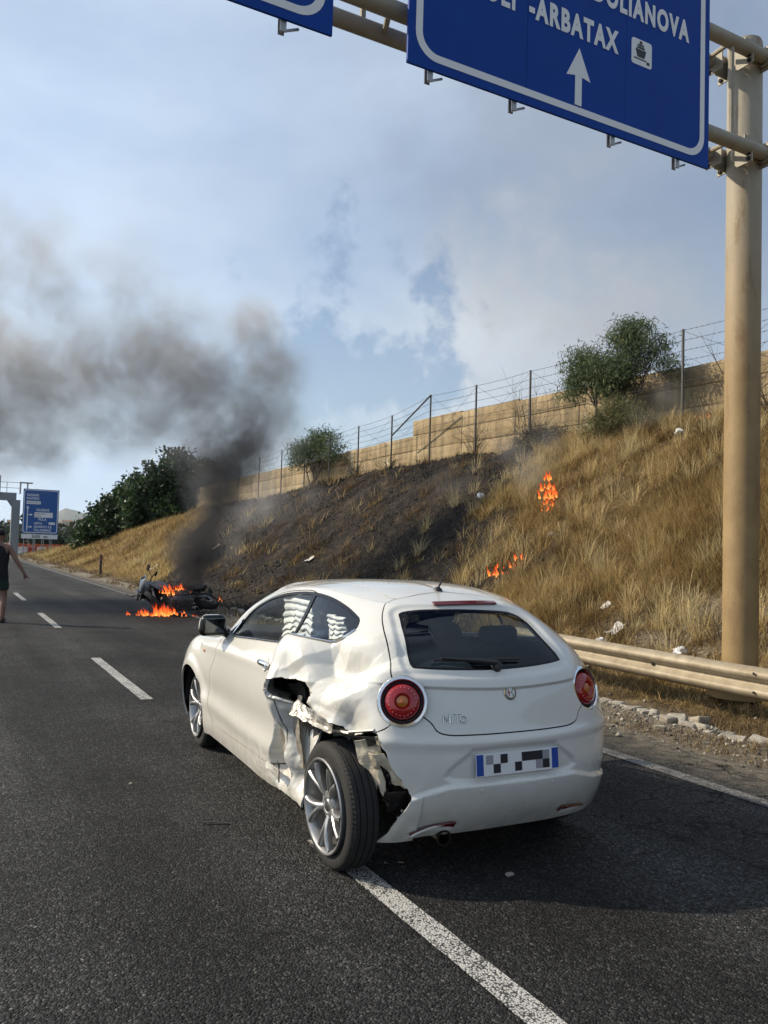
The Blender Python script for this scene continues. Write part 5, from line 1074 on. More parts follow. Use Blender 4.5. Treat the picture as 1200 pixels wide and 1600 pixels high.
for k in range(6):
    fr_ = 1-.02-k*.125; pts = []
    for (xa, ya, za, ba), (xb, yb, zb_, bb) in zip(tops[:-1], tops[1:]):
        pa, pb_ = np.array([xa-.03, ya, ba+.35+(za-ba-.35)*fr_]), np.array([xb-.03, yb, bb+.35+(zb_-bb-.35)*fr_])
        for t in np.linspace(0, 1, 7)[:-1]: pts.append(pa+(pb_-pa)*t-np.array([0, 0, .03*math.sin(math.pi*t)]))
    pts.append(pb_); pts = np.array(pts)-o_; b = MB(); b.tube(pts, .0045, 4); b.build('fence_wire', M_WIRE, fence)
    b = MB(); L = np.linalg.norm(np.diff(pts, axis=0), axis=1); cum = np.concatenate([[0], np.cumsum(L)])
    for q_ in np.arange(.08, cum[-1], .16):
        c = np.array([np.interp(q_, cum, pts[:, a_]) for a_ in range(3)]); b.box(c, (.034, .006, .006), roty(.8)); b.box(c, (.034, .006, .006), roty(-.8))
    tag(b.build('wire_barbs', M_WIRE, fence, smooth=False), kind='stuff')
for i in range(len(tops)-1):
    (xa, ya, za, ba), (xb, yb, zb_, bb) = tops[i], tops[i+1]
    if i == 7: continue
    for (p0, p1) in (((xa, ya, za-.05), (xb, yb, bb+.9)), ((xa, ya, ba+.9), (xb, yb, zb_-.05))):
        t = np.linspace(0, 1, 8)[:, None]; P = np.array(p0)*(1-t)+np.array(p1)*t; P[:, 2] -= .05*np.sin(t[:, 0]*math.pi); b = MB(); b.tube(P-o_, .0045, 4); b.build('cross_wire', M_WIRE, fence)
b = MB(); b.tube(np.array([(14.95, 24.65, 7.18), (14.95, 27.45, 6.05)])-o_, .03, 6); b.build('fence_brace', M_FPOST, fence)
b = MB(); t = np.linspace(0, 1, 12)[:, None]; P = np.array((14.95, 27.5, 6.75))*(1-t)+np.array((14.95, 25.9, 6.1))*t; P[:, 2] -= .25*np.sin(t[:, 0]*3.1)-.1*np.sin(t[:, 0]*8); b.tube(P-o_, .005, 4); b.build('loose_wire', M_WIRE, fence)

# ================================================================== TREES AND BUSHES
def leaf_mat(name, stops, trans=.25, rough=.6):
    m = bpy.data.materials.new(name); m.use_nodes = True; t = N(m.node_tree); t.n.clear(); a = t.new('ShaderNodeAttribute'); a.attribute_name = 'tone'; c = t.ramp(a.outputs['Fac'], stops)
    p = t.new('ShaderNodeBsdfPrincipled', inp={'Base Color': c, 'Roughness': rough, 'Specular IOR Level': .3}); tr = t.new('ShaderNodeBsdfTranslucent', inp={0: c}); mx = t.new('ShaderNodeMixShader', inp={0: trans})
    t.l.new(p.outputs[0], mx.inputs[1]); t.l.new(tr.outputs[0], mx.inputs[2]); o = t.new('ShaderNodeOutputMaterial'); t.l.new(mx.outputs[0], o.inputs[0]); return m
M_LACACIA = leaf_mat('narrow_olive_leaves', [(0, (.035, .055, .026)), (.5, (.095, .135, .062)), (.85, (.17, .21, .10)), (1, (.26, .25, .12))], .35)
M_LFIG = leaf_mat('dark_fig_leaves', [(0, (.012, .024, .010)), (.5, (.030, .060, .022)), (.9, (.065, .11, .038)), (1, (.11, .14, .05))], .3, .45)
M_LSHRUB = leaf_mat('grey_green_shrub_leaves', [(0, (.05, .055, .024)), (.5, (.125, .130, .055)), (.9, (.21, .20, .085)), (1, (.30, .24, .11))], .3)
M_LPINE = leaf_mat('far_tree_leaves', [(0, (.012, .020, .012)), (.6, (.030, .042, .022)), (1, (.06, .07, .035))])
M_BARK = mat('grey_brown_bark', (.10, .08, .06), rough=.95, color2=(.05, .04, .03), vscale=14, bump=.6, bscale=40); M_TWIG = mat('dry_twigs', (.13, .10, .07), rough=.95, var=.4, vscale=9); M_CHAR = mat('charred_twigs', (.018, .016, .015), rough=.95)
def leaves(C, Rr, n_clump, per, ls, lw, spread, g, droop=.3, shell=.45, gaps=.35):
    """leaf faces gathered in clumps through a crown made of ellipsoids C, Rr"""
    C, Rr = np.array(C, float), np.array(Rr, float); vol = Rr.prod(1)**.8; e = g.choice(len(C), n_clump*3, p=vol/vol.sum()); d = g.normal(size=(len(e), 3)); d /= np.linalg.norm(d, axis=1, keepdims=True)
    cc = C[e]+d*Rr[e]*(g.random(len(e))**shell)[:, None]*(1+.22*vnoise(d*2.2+e[:, None]*3.1, 5, 3))[:, None]
    keep = vnoise(cc*1.15/np.mean(Rr)*1.1+9.3, 21, 3) > -gaps; cc = cc[keep][:n_clump]; k = len(cc); i = np.repeat(np.arange(k), per)
    o = cc[i]+g.normal(size=(len(i), 3))*spread*np.array([1, 1, .75]); ax = g.normal(size=(len(i), 3)); ax[:, 2] -= droop*2; ax /= np.linalg.norm(ax, axis=1, keepdims=True)
    s_ = np.cross(ax, g.normal(size=(len(i), 3))); s_ /= np.linalg.norm(s_, axis=1, keepdims=True); L = ls*g.uniform(.6, 1.25, len(i))[:, None]; Wd = lw*g.uniform(.7, 1.2, len(i))[:, None]; nn = np.cross(ax, s_)
    V = np.stack([o, o+ax*L*.45+s_*Wd/2+nn*Wd*.2, o+ax*L, o+ax*L*.45-s_*Wd/2+nn*Wd*.2], 1).reshape(-1, 3); F = 4*np.arange(len(i))[:, None]+np.array([[0, 1, 2, 3]])
    tone = np.clip(g.normal(.45, .17, k)[i]+g.normal(0, .16, len(i)), 0, 1); return V, F, np.repeat(tone, 4), cc
def tree(name, label, cat_, base, C, Rr, n_clump, per, ls, lw, spread, m, seed, stems=3, r0=.06, group=None, bark=None, twigs=40, **kw):
    g = np.random.default_rng(seed); base = np.array(base, float); t_ = empty(name, base, 0, label, cat_, group); V, F, tone, cc = leaves(C, Rr, n_clump, per, ls, lw, spread, g, **kw)
    fast_mesh('crown', V, F, m, t_, smooth=False, attr={'tone': tone}); b = MB(); C = np.array(C, float); ends = []
    for k in range(stems):
        tgt = C[k % len(C)]+g.normal(size=3)*np.array(Rr[k % len(C)])*.35; q = np.linspace(0, 1, 9)[:, None]; st_ = np.array([g.normal(0, r0*1.5), g.normal(0, r0*1.5), -.15]); P = st_*(1-q)+tgt*q; P += np.sin(q*math.pi)*g.normal(size=3)*.12*np.linalg.norm(tgt)*.5+vnoise(np.concatenate([q*3+k, q*0, q*0+seed], 1), 3)[:, None]*.06
        b.tube(P, np.linspace(r0, r0*.35, 9), 7); ends.append((P, r0*.4))
    for k in range(twigs):
        P, r_ = ends[int(g.integers(len(ends)))]; s0 = P[int(g.integers(4, 9))]; e_ = cc[int(g.integers(len(cc)))]; q = np.linspace(0, 1, 5)[:, None]; Q = s0*(1-q)+e_*q+np.sin(q*math.pi)*g.normal(size=3)*.06; b.tube(Q, np.linspace(r_*.7, r_*.15, 5), 5)
    b.build('trunk', bark or M_BARK, t_); return t_
def twig_bush(label, base, h, wid, n, m, seed, name='dry_bush'):
    g = np.random.default_rng(seed); t_ = empty(name, base, 0, label, 'bush'); b = MB()
    def br(p, d, L, r_, lev):
        q = np.linspace(0, 1, 5)[:, None]; P = p+d*L*q+np.sin(q*2)*g.normal(size=3)*L*.10; b.tube(P, np.linspace(r_, r_*.4, 5), 4)
        if lev:
            for _ in range(int(g.integers(2, 5))):
                nd = d+g.normal(size=3)*.55; nd[2] = abs(nd[2])*.9+.1; nd /= np.linalg.norm(nd); br(P[int(g.integers(1, 5))], nd, L*g.uniform(.45, .75), r_*.55, lev-1)
    for _ in range(n):
        d = np.array([g.normal(0, wid), g.normal(0, wid), 1.0]); d /= np.linalg.norm(d); br(np.array([g.normal(0, .06), g.normal(0, .06), -.05]), d, h*g.uniform(.5, .8), .011, 2)
    b.build('branches', m, t_); return t_
def zt(x, y): return float(terrain(x, y))
tree('acacia_tree', 'tall willowy green tree on the crest in front of the wall beside the gantry post', 'tree', (15.1, 15.75, zt(15.1, 15.75)+.12), [(0, 0, 1.85), (.35, -.8, 2.0), (-.15, .8, 1.8), (.2, -.4, 2.5), (-.3, 1.15, 1.35), (.45, -1.2, 1.5), (0, -.1, 1.25)], [(.8, .9, .7), (.6, .65, .55), (.6, .7, .6), (.55, .7, .42), (.4, .5, .45), (.4, .5, .4), (.6, .8, .4)], 520, 34, .15, .024, .15, M_LACACIA, 11, 7, .035, twigs=110, droop=.55, gaps=.06)
tree('acacia_tree', 'small rounded green tree on the crest before the lower wall, half veiled in smoke', 'tree', (15.2, 35.6, zt(15.2, 35.6)+.1), [(0, 0, 1.95), (.2, -1.25, 1.8), (0, 1.2, 1.75), (.2, -.3, 2.45), (0, -1.9, 1.4), (0, 1.8, 1.35)], [(.95, 1.3, .55), (.8, 1.0, .5), (.8, 1.05, .5), (.8, 1.1, .42), (.6, .7, .38), (.6, .7, .38)], 330, 26, .16, .035, .17, M_LACACIA, 23, 6, .05, twigs=90, droop=.4, gaps=.12)
tree('low_shrub', 'dense grey-green shrub at the foot of the tall willowy tree', 'bush', (14.0, 14.45, zt(14.0, 14.45)), [(0, 0, .42), (.1, -.55, .38), (-.1, .55, .37), (0, 0, .72)], [(.55, .6, .42), (.45, .5, .36), (.45, .5, .36), (.4, .5, .28)], 330, 32, .09, .014, .09, M_LSHRUB, 31, 5, .02, bark=M_TWIG, twigs=60, droop=-.35, gaps=.5)
tree('low_shrub', 'dark smoke-stained shrub on the burnt crest left of the unburnt straw', 'bush', (14.1, 17.5, zt(14.1, 17.5)-.05), [(0, 0, .35), (.1, -.6, .30), (-.1, .5, .3)], [(.5, .55, .35), (.4, .5, .3), (.4, .5, .28)], 200, 26, .09, .014, .10, leaf_mat('scorched_shrub_leaves', [(0, (.014, .014, .010)), (.6, (.035, .034, .022)), (1, (.10, .08, .05))]), 37, 5, .02, bark=M_CHAR, twigs=60, droop=-.3)
twig_bush('leafless twiggy bush against the wall between two fence posts, left of the tall thin one', (15.35, 22.3, zt(15.35, 22.3)), 1.15, .45, 16, M_TWIG, 41)
twig_bush('tall thin leafless bush rising above the wall top beside a fence post', (15.25, 19.4, zt(15.25, 19.4)), 2.0, .22, 9, M_TWIG, 43)
twig_bush('sparse dead bush low on the crest just left of the dark scorched shrub', (14.9, 18.2, zt(14.9, 18.2)), .95, .5, 12, M_TWIG, 44)
twig_bush('spiky leafless bush by the wall at the right, partly behind the gantry post', (15.3, 12.1, zt(15.3, 12.1)), 1.6, .45, 12, M_TWIG, 47)
twig_bush('low bare bush in the straw at the far right edge beyond the gantry post', (13.6, 10.0, zt(13.6, 10.0)), 1.3, .5, 14, M_TWIG, 48)
twig_bush('charred twig bush in the middle of the burnt slope', (13.0, 21.5, zt(13.0, 21.5)), .7, .6, 14, M_CHAR, 53)
twig_bush('charred twig bush at the burnt crest near the fence brace', (14.3, 26.5, zt(14.3, 26.5)), .7, .6, 14, M_CHAR, 54)
twig_bush('scorched bush standing on the crest below the small rounded tree', (14.5, 29.6, zt(14.5, 29.6)), .9, .6, 16, M_CHAR, 59)
FIG = [((13.9, 62.0), 1.30, 'big dark leafy tree nearest the smoke, tallest of the dark clump'), ((12.0, 66.0), 1.02, 'dark leafy tree in the middle of the clump above the golden bank'), ((10.6, 69.0), .78, 'lower dark leafy tree at the left end of the clump'), ((15.8, 60.5), 1.12, 'dark leafy tree mostly hidden behind the black smoke'), ((10.2, 72.5), .6, 'small dark bush closest to the road under the clump')]
for k, ((x, y), s_, lab) in enumerate(FIG):
    Cc = np.array([(0, 0, 2.6), (-1.4, .3, 2.2), (1.4, -.2, 2.3), (-.4, -.8, 3.6), (.6, .6, 3.9), (-1.7, -.4, 1.3), (1.6, .2, 1.3), (0, -1.0, 1.2), (.2, 0, 4.6)])*s_
    Rc = np.array([(1.7, 1.7, 1.5), (1.3, 1.3, 1.1), (1.3, 1.3, 1.2), (1.3, 1.2, 1.0), (1.2, 1.2, 1.0), (1.1, 1.1, 1.1), (1.1, 1.1, 1.1), (1.5, 1.2, 1.1), (.8, .8, .6)])*s_
    tree('fig_tree', lab, 'tree', (x+.9, y, zt(x, y)-.2), Cc, Rc, int(520*s_), 24, .30, .24, .30, M_LFIG, 60+k, 4, .13*s_, 'dark leafy trees on the far bank', twigs=40, droop=.35, shell=.3, gaps=.30)

# ================================================================== FAR OFF: gantry, sign, barriers, hills
M_FARG = mat('grey_concrete_gantry', (.27, .29, .30), rough=.8, var=.15)
fg = empty('far_gantry', (6.45, 98, 0), 0, 'distant grey portal gantry over the road with a railed catwalk', 'gantry')
b = MB(); b.box((0, 0, 2.9), (.85, .8, 6.2)); b.build('post', M_FARG, fg, smooth=False); b = MB(); b.box((-11.5, .0, 6.35), (23, .85, .85)); b.prism([(-.9, -.0), (-.425, -.0), (-.425, -.7)], (0, -.3, 5.93), (1, 0, 0), (0, 0, 1), (0, 1, 0), .6); b.build('beam', M_FARG, fg, smooth=False)
b = MB()
for x in np.arange(-22, .5, 1.4): b.tube([(x, -.4, 6.7), (x, -.4, 7.9)], .035, 5)
for z_ in (7.3, 7.9): b.tube([(-22, -.4, z_), (.3, -.4, z_)], .03, 5)
b.box((.35, -.1, 7.35), (.12, .9, 1.3)); b.box((.95, -.1, 7.95), (1.3, .9, .10)); b.box((1.1, -.1, 7.35), (.10, .7, 1.2)); b.build('catwalk_railing', M_FARG, fg, smooth=False)
b = MB(); b.box((-1.75, -.5, 7.5), (.22, .3, 2.2)); b.build('lamp_mast', M_FARG, fg, smooth=False)
M_FSIGN = mat('far_sign_blue', (.010, .085, .30), rough=.5)
fs = empty('direction_sign', (8.75, 95, 0), 0, 'distant blue direction sign with white town names and arrows over a 500 m plate', 'road sign')
def frect(x0, z0, x1, z1, name, m, y, d=.03, par=None): b = MB(); b.box(((x0+x1)/2, y, (z0+z1)/2), (x1-x0, d, z1-z0)); return b.build(name, m, par or fs, smooth=False)
frect(-1.80, 2.36, 1.80, 7.15, 'sign_panel', M_FSIGN, 0, .06); b = MB(); band(b, rrect(-1.73, 2.43, 1.73, 7.08, .25), rrect(-1.65, 2.51, 1.65, 7.0, .18), (0, -.03, 0), EX, EZ, NY, .006); b.build('sign_border', M_WHITE, fs, smooth=False)
frect(-1.80, 1.80, 1.80, 2.28, 'distance_plate', M_WHITE, 0, .05)
def ft(body, x, z_, size, m=M_WHITE, al='LEFT', sxx=.9): put_text('sign_lettering', body, size, m, fs, (x, -.034, z_), EX, EZ, al, sxx, .001, .008, 1.05)
ft('500  m', 0, 1.90, .42, M_SBLACK, 'CENTER', 1.3); ft('SASSARI', -1.45, 6.38, .36); ft('NUORO', -1.45, 6.02, .36); ft('IGLESIAS', -.45, 4.80, .36); ft('PULA', -.2, 3.78, .36); ft('SESTU', -.6, 3.36, .30); ft('QUARTU S.E.', -.62, 2.98, .34); ft('VILLASIMIUS', -.62, 2.62, .34)
w1 = frect(-1.45, 5.52, -.05, 5.86, 'white_field', M_WHITE, -.035, .012); w2 = frect(-.62, 4.10, 1.22, 4.66, 'white_field', M_WHITE, -.035, .012); w3 = frect(.85, 3.36, 1.48, 3.62, 'white_field', M_WHITE, -.035, .012)
put_text('sign_lettering', 'AEROPORTO', .25, M_SBLACK, w1, (-.75, -.043, 5.60), EX, EZ, 'CENTER', .8, .001); put_text('sign_lettering', 'ZONA IND.LE', .22, M_SBLACK, w2, (-.55, -.043, 4.43), EX, EZ, 'LEFT', .8, .001); put_text('sign_lettering', 'PORTO', .22, M_SBLACK, w2, (-.55, -.043, 4.17), EX, EZ, 'LEFT', .8, .001)
b = MB(); b.prism([(-1.36, 2.65), (-1.27, 2.65), (-1.27, 5.05), (-1.16, 5.05), (-1.315, 5.36), (-1.47, 5.05), (-1.36, 5.05)], (0, -.03, 0), EX, EZ, NY, .008)
for z_ in (3.06, 4.38): b.prism([(-1.27, z_-.045), (-1.02, z_-.045), (-1.02, z_-.14), (-.80, z_), (-1.02, z_+.14), (-1.02, z_+.045), (-1.27, z_+.045)], (0, -.03, 0), EX, EZ, NY, .008)
b.build('route_arrows', M_WHITE, fs, smooth=False)
for x in (-1.55, -1.1, -.6, -.45, .25, .42, 1.05, 1.2): b = MB(); b.tube([(x, .10, -.1), (x, .10, 7.0)], .045, 6); b.build('leg', M_FARG, fs)
M_RB = mat('red_barrier_plastic', (.45, .05, .03), rough=.6); M_WB = mat('white_barrier_plastic', (.7, .68, .64), rough=.6); M_NET = mat('orange_safety_net', (.55, .12, .05), rough=.8)
BLAB = ['first red plastic barrier of the far row, left of the gantry post', 'white plastic barrier just left of the gantry post foot', 'red plastic barrier right against the gantry post foot', 'white plastic barrier between gantry post and first sign legs', 'red plastic barrier behind the middle legs of the blue sign', 'white plastic barrier behind the right-hand legs of the blue sign', 'last red plastic barrier of the far row, by the golden bank']
for k in range(7):
    x = 4.6+k*.98; o = empty('road_barrier', (x, 101-.2*k, 0), 0, None, None, 'plastic barriers closing the road ahead'); tag(o, BLAB[k], 'barrier'); b = MB(); b.prism([(-.28, 0), (.28, 0), (.22, .22), (.09, .38), (.08, .85), (-.08, .85), (-.09, .38), (-.22, .22)], (-.47, 0, 0), (0, 1, 0), (0, 0, 1), (1, 0, 0), .94); b.build('barrier_body', [M_RB, M_WB][k % 2], o, smooth=False); b = MB(); b.box((0, 0, .88), (.5, .10, .05)); b.build('top_lug', M_WB, o, smooth=False)
b = MB(); net = empty('safety_net', (9.0, 104, 0), 0, 'distant strip of orange safety netting behind the legs of the blue sign', 'netting')
for z_ in np.linspace(.25, 1.15, 10): b.tube([(x, .15*math.sin(x*2), z_+.04*math.sin(x*3)) for x in np.linspace(-3, 4.5, 16)], .028, 4)
for x in np.linspace(-3, 4.5, 60): b.tube([(x, .15*math.sin(x*2), .2), (x, .15*math.sin(x*2), 1.2)], .022, 4)
b.build('mesh', M_NET, net)
for x in (-3, -.5, 2, 4.5): b = MB(); b.tube([(x, 0, 0), (x, 0, 1.35)], .03, 5); b.build('post', M_FARG, net)
o = empty('marker_post', (6.88, 43, zt(6.88, 43)-.02), 0, 'short dark roadside marker post with a red reflector on the golden bank', 'post'); b = MB(); b.prism([(-.06, 0), (.06, 0), (.06, 1.0), (-.06, 1.08)], (0, -.05, 0), EX, EZ, (0, 1, 0), .10); b.build('post_body', mat('dark_marker', (.05, .045, .04), rough=.7), o, smooth=False); b = MB(); b.box((0, -.053, .84), (.09, .01, .22)); b.build('reflector', mat('marker_red', (.22, .05, .03), rough=.4), o, smooth=False)
# far trees, houses and hills
g = np.random.default_rng(5)
FT = [(10.8, 112, 1.3, 'small dark tree just right of the distant blue sign'), (13.2, 118, 1.0, 'low rounded tree between the blue sign and the golden bank'), (4.6, 122, 1.1, 'far tree seen through the legs of the grey gantry'), (9.2, 126, .9, 'far bush behind the netting under the blue sign'), (14.8, 140, 1.4, 'far tree at the left foot of the golden bank')]
for k, (x, y, s_, lab) in enumerate(FT): tree('far_tree', lab, 'tree', (x, y, -.1), np.array([(0, 0, 1.6), (-.7, 0, 1.2), (.7, 0, 1.2), (0, 0, 2.3)])*s_, np.array([(1.0, 1, .9), (.8, .8, .8), (.8, .8, .7), (.6, .6, .6)])*s_, 90, 14, .32, .2, .25, M_LPINE, 80+k, 2, .1, twigs=6)
M_HILL = mat('hill_scrub', (.075, .085, .05), rough=1, color2=(.14, .12, .07), vscale=.004)
def ridge(name, dist, az0, az1, prof, m, seed, amp, depth):
    az = np.linspace(az0, az1, 90); rows = []
    for f in np.linspace(0, 1, 9):
        rr = dist+depth*(f-.5); h = np.interp(az, *zip(*prof))*math.sin(math.pi*f)**.8; h = h+amp*vnoise(np.stack([az*1.3, az*0+f*4, az*0+seed], -1), seed, 4)*math.sin(math.pi*f); rows.append(np.stack([rr*np.sin(np.radians(az)), rr*np.cos(np.radians(az)), h-4*(dist/1000)*(1-math.sin(math.pi*f))], -1))
    b = MB(); b.grid(np.array(rows)); return tag(b.build(name, m), kind='structure')
ridge('hills', 6500, -40, 40, [(-40, 120), (-8, 150), (0, 140), (4, 120), (5.2, 150), (6.2, 215), (7.0, 262), (7.8, 215), (8.6, 170), (9.6, 140), (14, 160), (40, 140)], M_HILL, 3, 22, 2500)
ridge('low_hills', 2200, -40, 40, [(-40, 26), (0, 30), (2.5, 36), (4, 24), (12, 22), (40, 30)], mat('low_hill_scrub', (.06, .07, .042), rough=1, color2=(.15, .13, .08), vscale=.02), 8, 9, 900)
M_HOUSE = [mat('pale_house_wall', (.55, .52, .46), rough=.9), mat('ochre_house_wall', (.44, .36, .25), rough=.9)]; M_ROOFT = mat('terracotta_roof', (.26, .13, .08), rough=.9); M_WIN = mat('dark_window', (.04, .045, .05), rough=.3)
HLAB = ['tiny pale building straight below the left foot of the blue hill', 'tiny ochre building just left of the blue hill top', 'far pale building highest on the town slope', 'tiny ochre building right under the peak of the blue hill', 'far pale building right of the hill peak', 'tiny ochre building right of the hill peak and lower down', 'nearest ochre-roofed pale house of the town, right of the blue sign', 'smallest far building behind the blue sign', 'low house beside the dark leafy trees at the golden bank', 'far building seen through the grey gantry, upper one', 'far building seen through the grey gantry, lower one']
for k in range(11):
    az = [5.6, 6.0, 6.4, 7.3, 7.8, 8.2, 8.7, 6.9, 9.3, 3.6, 2.9][k]; d = [1300, 1150, 1500, 1250, 1400, 1100, 900, 1600, 620, 1200, 1000][k]; w_ = g.uniform(9, 18); h = g.uniform(9, 20) if d > 1000 else 8; zb = [16, 12, 19, 14, 17, 10, 7, 20, 3, 12, 9][k]
    o = empty('far_house', (d*math.sin(R(az)), d*math.cos(R(az)), zb), R(-az), None, None, 'pale houses of the far town'); tag(o, HLAB[k], 'building'); b = MB(); b.box((0, 0, h/2-6), (w_, 9, h+12)); b.build('wall', M_HOUSE[k % 2], o, smooth=False); b = MB(); b.prism([(-5, 0), (5, 0), (0, 2.2)], (-w_/2-.3, 0, h), (0, 1, 0), (0, 0, 1), (1, 0, 0), w_+.6); b.build('roof', M_ROOFT, o, smooth=False)
    for ix in range(3):
        for iz in range(int(h//3.2)): b = MB(); b.box((-w_/3+ix*w_/3, -4.5, 1.8+iz*3.1), (1.6, .2, 1.5)); b.build('window', M_WIN, o, smooth=False)
cw = []; g = np.random.default_rng(12)
for k in range(170):
    az = g.uniform(-12, 13); d = g.uniform(230, 1300); cw.append((d*math.sin(R(az)), d*math.cos(R(az)), d*.006+.5, g.uniform(2.5, 5)*(1+d/1500)))
Cw = np.array([(x, y, z_+s_*.5) for x, y, z_, s_ in cw]); Rw = np.array([(s_*1.3, s_*1.3, s_) for *_, s_ in cw]); V, F, tone, _ = leaves(Cw, Rw, 2600, 8, 3.0, 2.2, 1.6, g, shell=.3, gaps=1.0); tag(fast_mesh('far_woods', V, F, M_LPINE, smooth=False, attr={'tone': tone}), kind='stuff')

# ================================================================== THE BURNING MOTORCYCLE
M_MBLK = mat('sooty_black', (.010, .010, .010), rough=.6); M_MSIL = mat('sooty_aluminium', (.20, .205, .21), rough=.4, metal=.6, color2=(.05, .05, .05), vscale=9); M_MWHT = mat('scorched_white_plastic', (.55, .55, .53), rough=.4, color2=(.06, .05, .05), vscale=6); M_MGRY = mat('grey_fairing', (.13, .135, .14), rough=.4, color2=(.03, .03, .03), vscale=7); M_SCR = glass_mat('smoked_screen', (.35, .36, .37))
bike = empty('motorcycle', (0, 0, 0), 0, 'burning black and grey motorcycle lying on its side at the road edge', 'motorcycle')
_va = R(15); _yw = R(38); _lf = Vector((-math.cos(_va), math.sin(_va), 0)); _fw = Vector((math.sin(_va), math.cos(_va), 0)); fd = _lf*math.cos(_yw)-_fw*math.sin(_yw); aw = _fw*math.cos(_yw)+_lf*math.sin(_yw); up = Vector((0, 0, 1))*math.cos(R(64))+aw*math.sin(R(64)); ly = up.cross(fd)
bike.matrix_world = Matrix(((fd.x, ly.x, up.x, 5.02), (fd.y, ly.y, up.y, 18.75), (fd.z, ly.z, up.z, .13), (0, 0, 0, 1)))
def moto_wheel(x, z_, r_, w_, steer):
    wo = bpy.data.objects.new('wheel', None); COL.objects.link(wo); wo.parent = bike; wo.location = (x, 0, z_); wo.rotation_euler = (0, 0, steer)
    b = MB(); b.lathe([(r_-.075, -w_*.4), (r_-.05, -w_*.5), (r_-.015, -w_*.42), (r_, -w_*.15), (r_, w_*.15), (r_-.015, w_*.42), (r_-.05, w_*.5), (r_-.075, w_*.4)], (0, 0, 0), (0, 1, 0), 48); V = b.v[0].reshape(8, 48, 3); V[2, ::2] *= .965; V[5, ::2] *= .965; b.build('tyre', M_TYRE, wo)
    b = MB(); b.lathe([(r_-.078, -w_*.35), (r_-.10, -w_*.2), (r_-.10, w_*.2), (r_-.078, w_*.35)], (0, 0, 0), (0, 1, 0), 40); b.lathe([(.045, -.06), (.05, 0), (.045, .06)], (0, 0, 0), (0, 1, 0), 16)
    for k in range(6): a = k*math.pi/3; b.tube([(.04*math.cos(a), 0, .04*math.sin(a)), ((r_-.09)*math.cos(a+.12), 0, (r_-.09)*math.sin(a+.12))], .014, 6)
    b.build('rim', M_MSIL, wo); b = MB(); b.lathe([(.075, .06), (.145, .06), (.145, .066), (.075, .066)], (0, 0, 0), (0, 1, 0), 28, True); b.build('brake_disc', M_MSIL, wo)
moto_wheel(.76, .34, .315, .12, .75); moto_wheel(-.70, .31, .31, .17, 0)
def mp(name, m, fn, par=None): b = MB(); fn(b); return b.build(name, m, par or bike)
mp('fork', M_MSIL, lambda b: [b.tube([(.76+.04*s_, .10*s_, .31), (.50, .11*s_, .95)], [.030, .026], 10) for s_ in (-1, 1)]+[b.box((.53, 0, .86), (.10, .28, .04))])
mp('frame', M_MBLK, lambda b: [b.tube([(.48, .06*s_, .92), (.10, .14*s_, .80), (-.35, .15*s_, .62), (-.42, .13*s_, .35)], .028, 8) for s_ in (-1, 1)]+[b.tube([(-.30, .10*s_, .70), (-.95, .09*s_, .92)], .020, 8) for s_ in (-1, 1)])
en = mp('engine', M_MSIL, lambda b: [b.rbox((.05, 0, .40), (.50, .36, .30), .06, 3), b.rbox((.16, 0, .60), (.24, .32, .26), .04, 3, roty(.35))]); mp('crankcase_cover', M_MGRY, lambda b: [b.lathe([(.0, .045), (.10, .04), (.115, .0)], (.0, .18, .40), (0, 1, 0), 24), b.lathe([(.0, .045), (.085, .04), (.10, .0)], (-.14, .18, .43), (0, 1, 0), 24), b.lathe([(.0, .045), (.10, .04), (.115, .0)], (.0, -.18, .40), (0, -1, 0), 24)], en)
mp('exhaust', M_MSIL, lambda b: [b.tube([(.30, .08, .55), (.42, .10, .35), (.25, .10, .16), (-.25, -.14, .18), (-.50, -.20, .30)], .026, 8), b.tube([(-.50, -.20, .30), (-1.02, -.24, .52)], [.055, .065], 14)])
mp('belly_pan', M_MGRY, lambda b: b.rbox((.12, 0, .20), (.62, .34, .10), .04, 3, roty(-.06))); mp('swingarm', M_MSIL, lambda b: [b.tube([(-.18, .11*s_, .36), (-.70, .11*s_, .31)], [.035, .026], 8) for s_ in (-1, 1)])
mp('fuel_tank', M_MBLK, lambda b: [b.rbox((.16, 0, .95), (.52, .34, .26), .11, 5, roty(.10), taper=(.85, .75))]); mp('seat', M_MBLK, lambda b: [b.rbox((-.38, 0, .87), (.62, .26, .09), .04, 3, roty(.08)), b.rbox((-.85, 0, .97), (.36, .22, .08), .035, 3, roty(.22))])
mp('front_fairing', M_MGRY, lambda b: [b.rbox((.56, 0, .98), (.34, .40, .30), .11, 5, roty(.5), taper=(.7, .8)), b.rbox((.42, .21, .72), (.42, .03, .42), .014, 2, roty(.3)), b.rbox((.42, -.21, .72), (.42, .03, .42), .014, 2, roty(.3))]); mp('headlight', M_MWHT, lambda b: b.ball((.72, 0, .98), (.05, .12, .07), 16, 10))
sc_ = mp('windscreen', M_SCR, lambda b: b.sheet([[(.60-.24*t-.10*(1-abs(s_))*-1, s_*.19*(1-.35*t), 1.10+.34*t) for s_ in np.linspace(-1, 1, 9)] for t in np.linspace(0, 1, 6)], .004)); mp('screen_frame', M_MWHT, lambda b: b.tube([(.60+.10*(0), -.20, 1.08), (.48, -.17, 1.30), (.46, 0, 1.45), (.48, .17, 1.30), (.60, .20, 1.08)], .013, 6), sc_)
mp('handlebar', M_MBLK, lambda b: [b.tube([(.40, -.40, 1.05), (.46, -.22, 1.10), (.48, 0, 1.04), (.46, .22, 1.10), (.40, .40, 1.05)], .014, 8), b.tube([(.40, -.40, 1.05), (.38, -.28, 1.07)], .021, 8), b.tube([(.40, .40, 1.05), (.38, .28, 1.07)], .021, 8)])
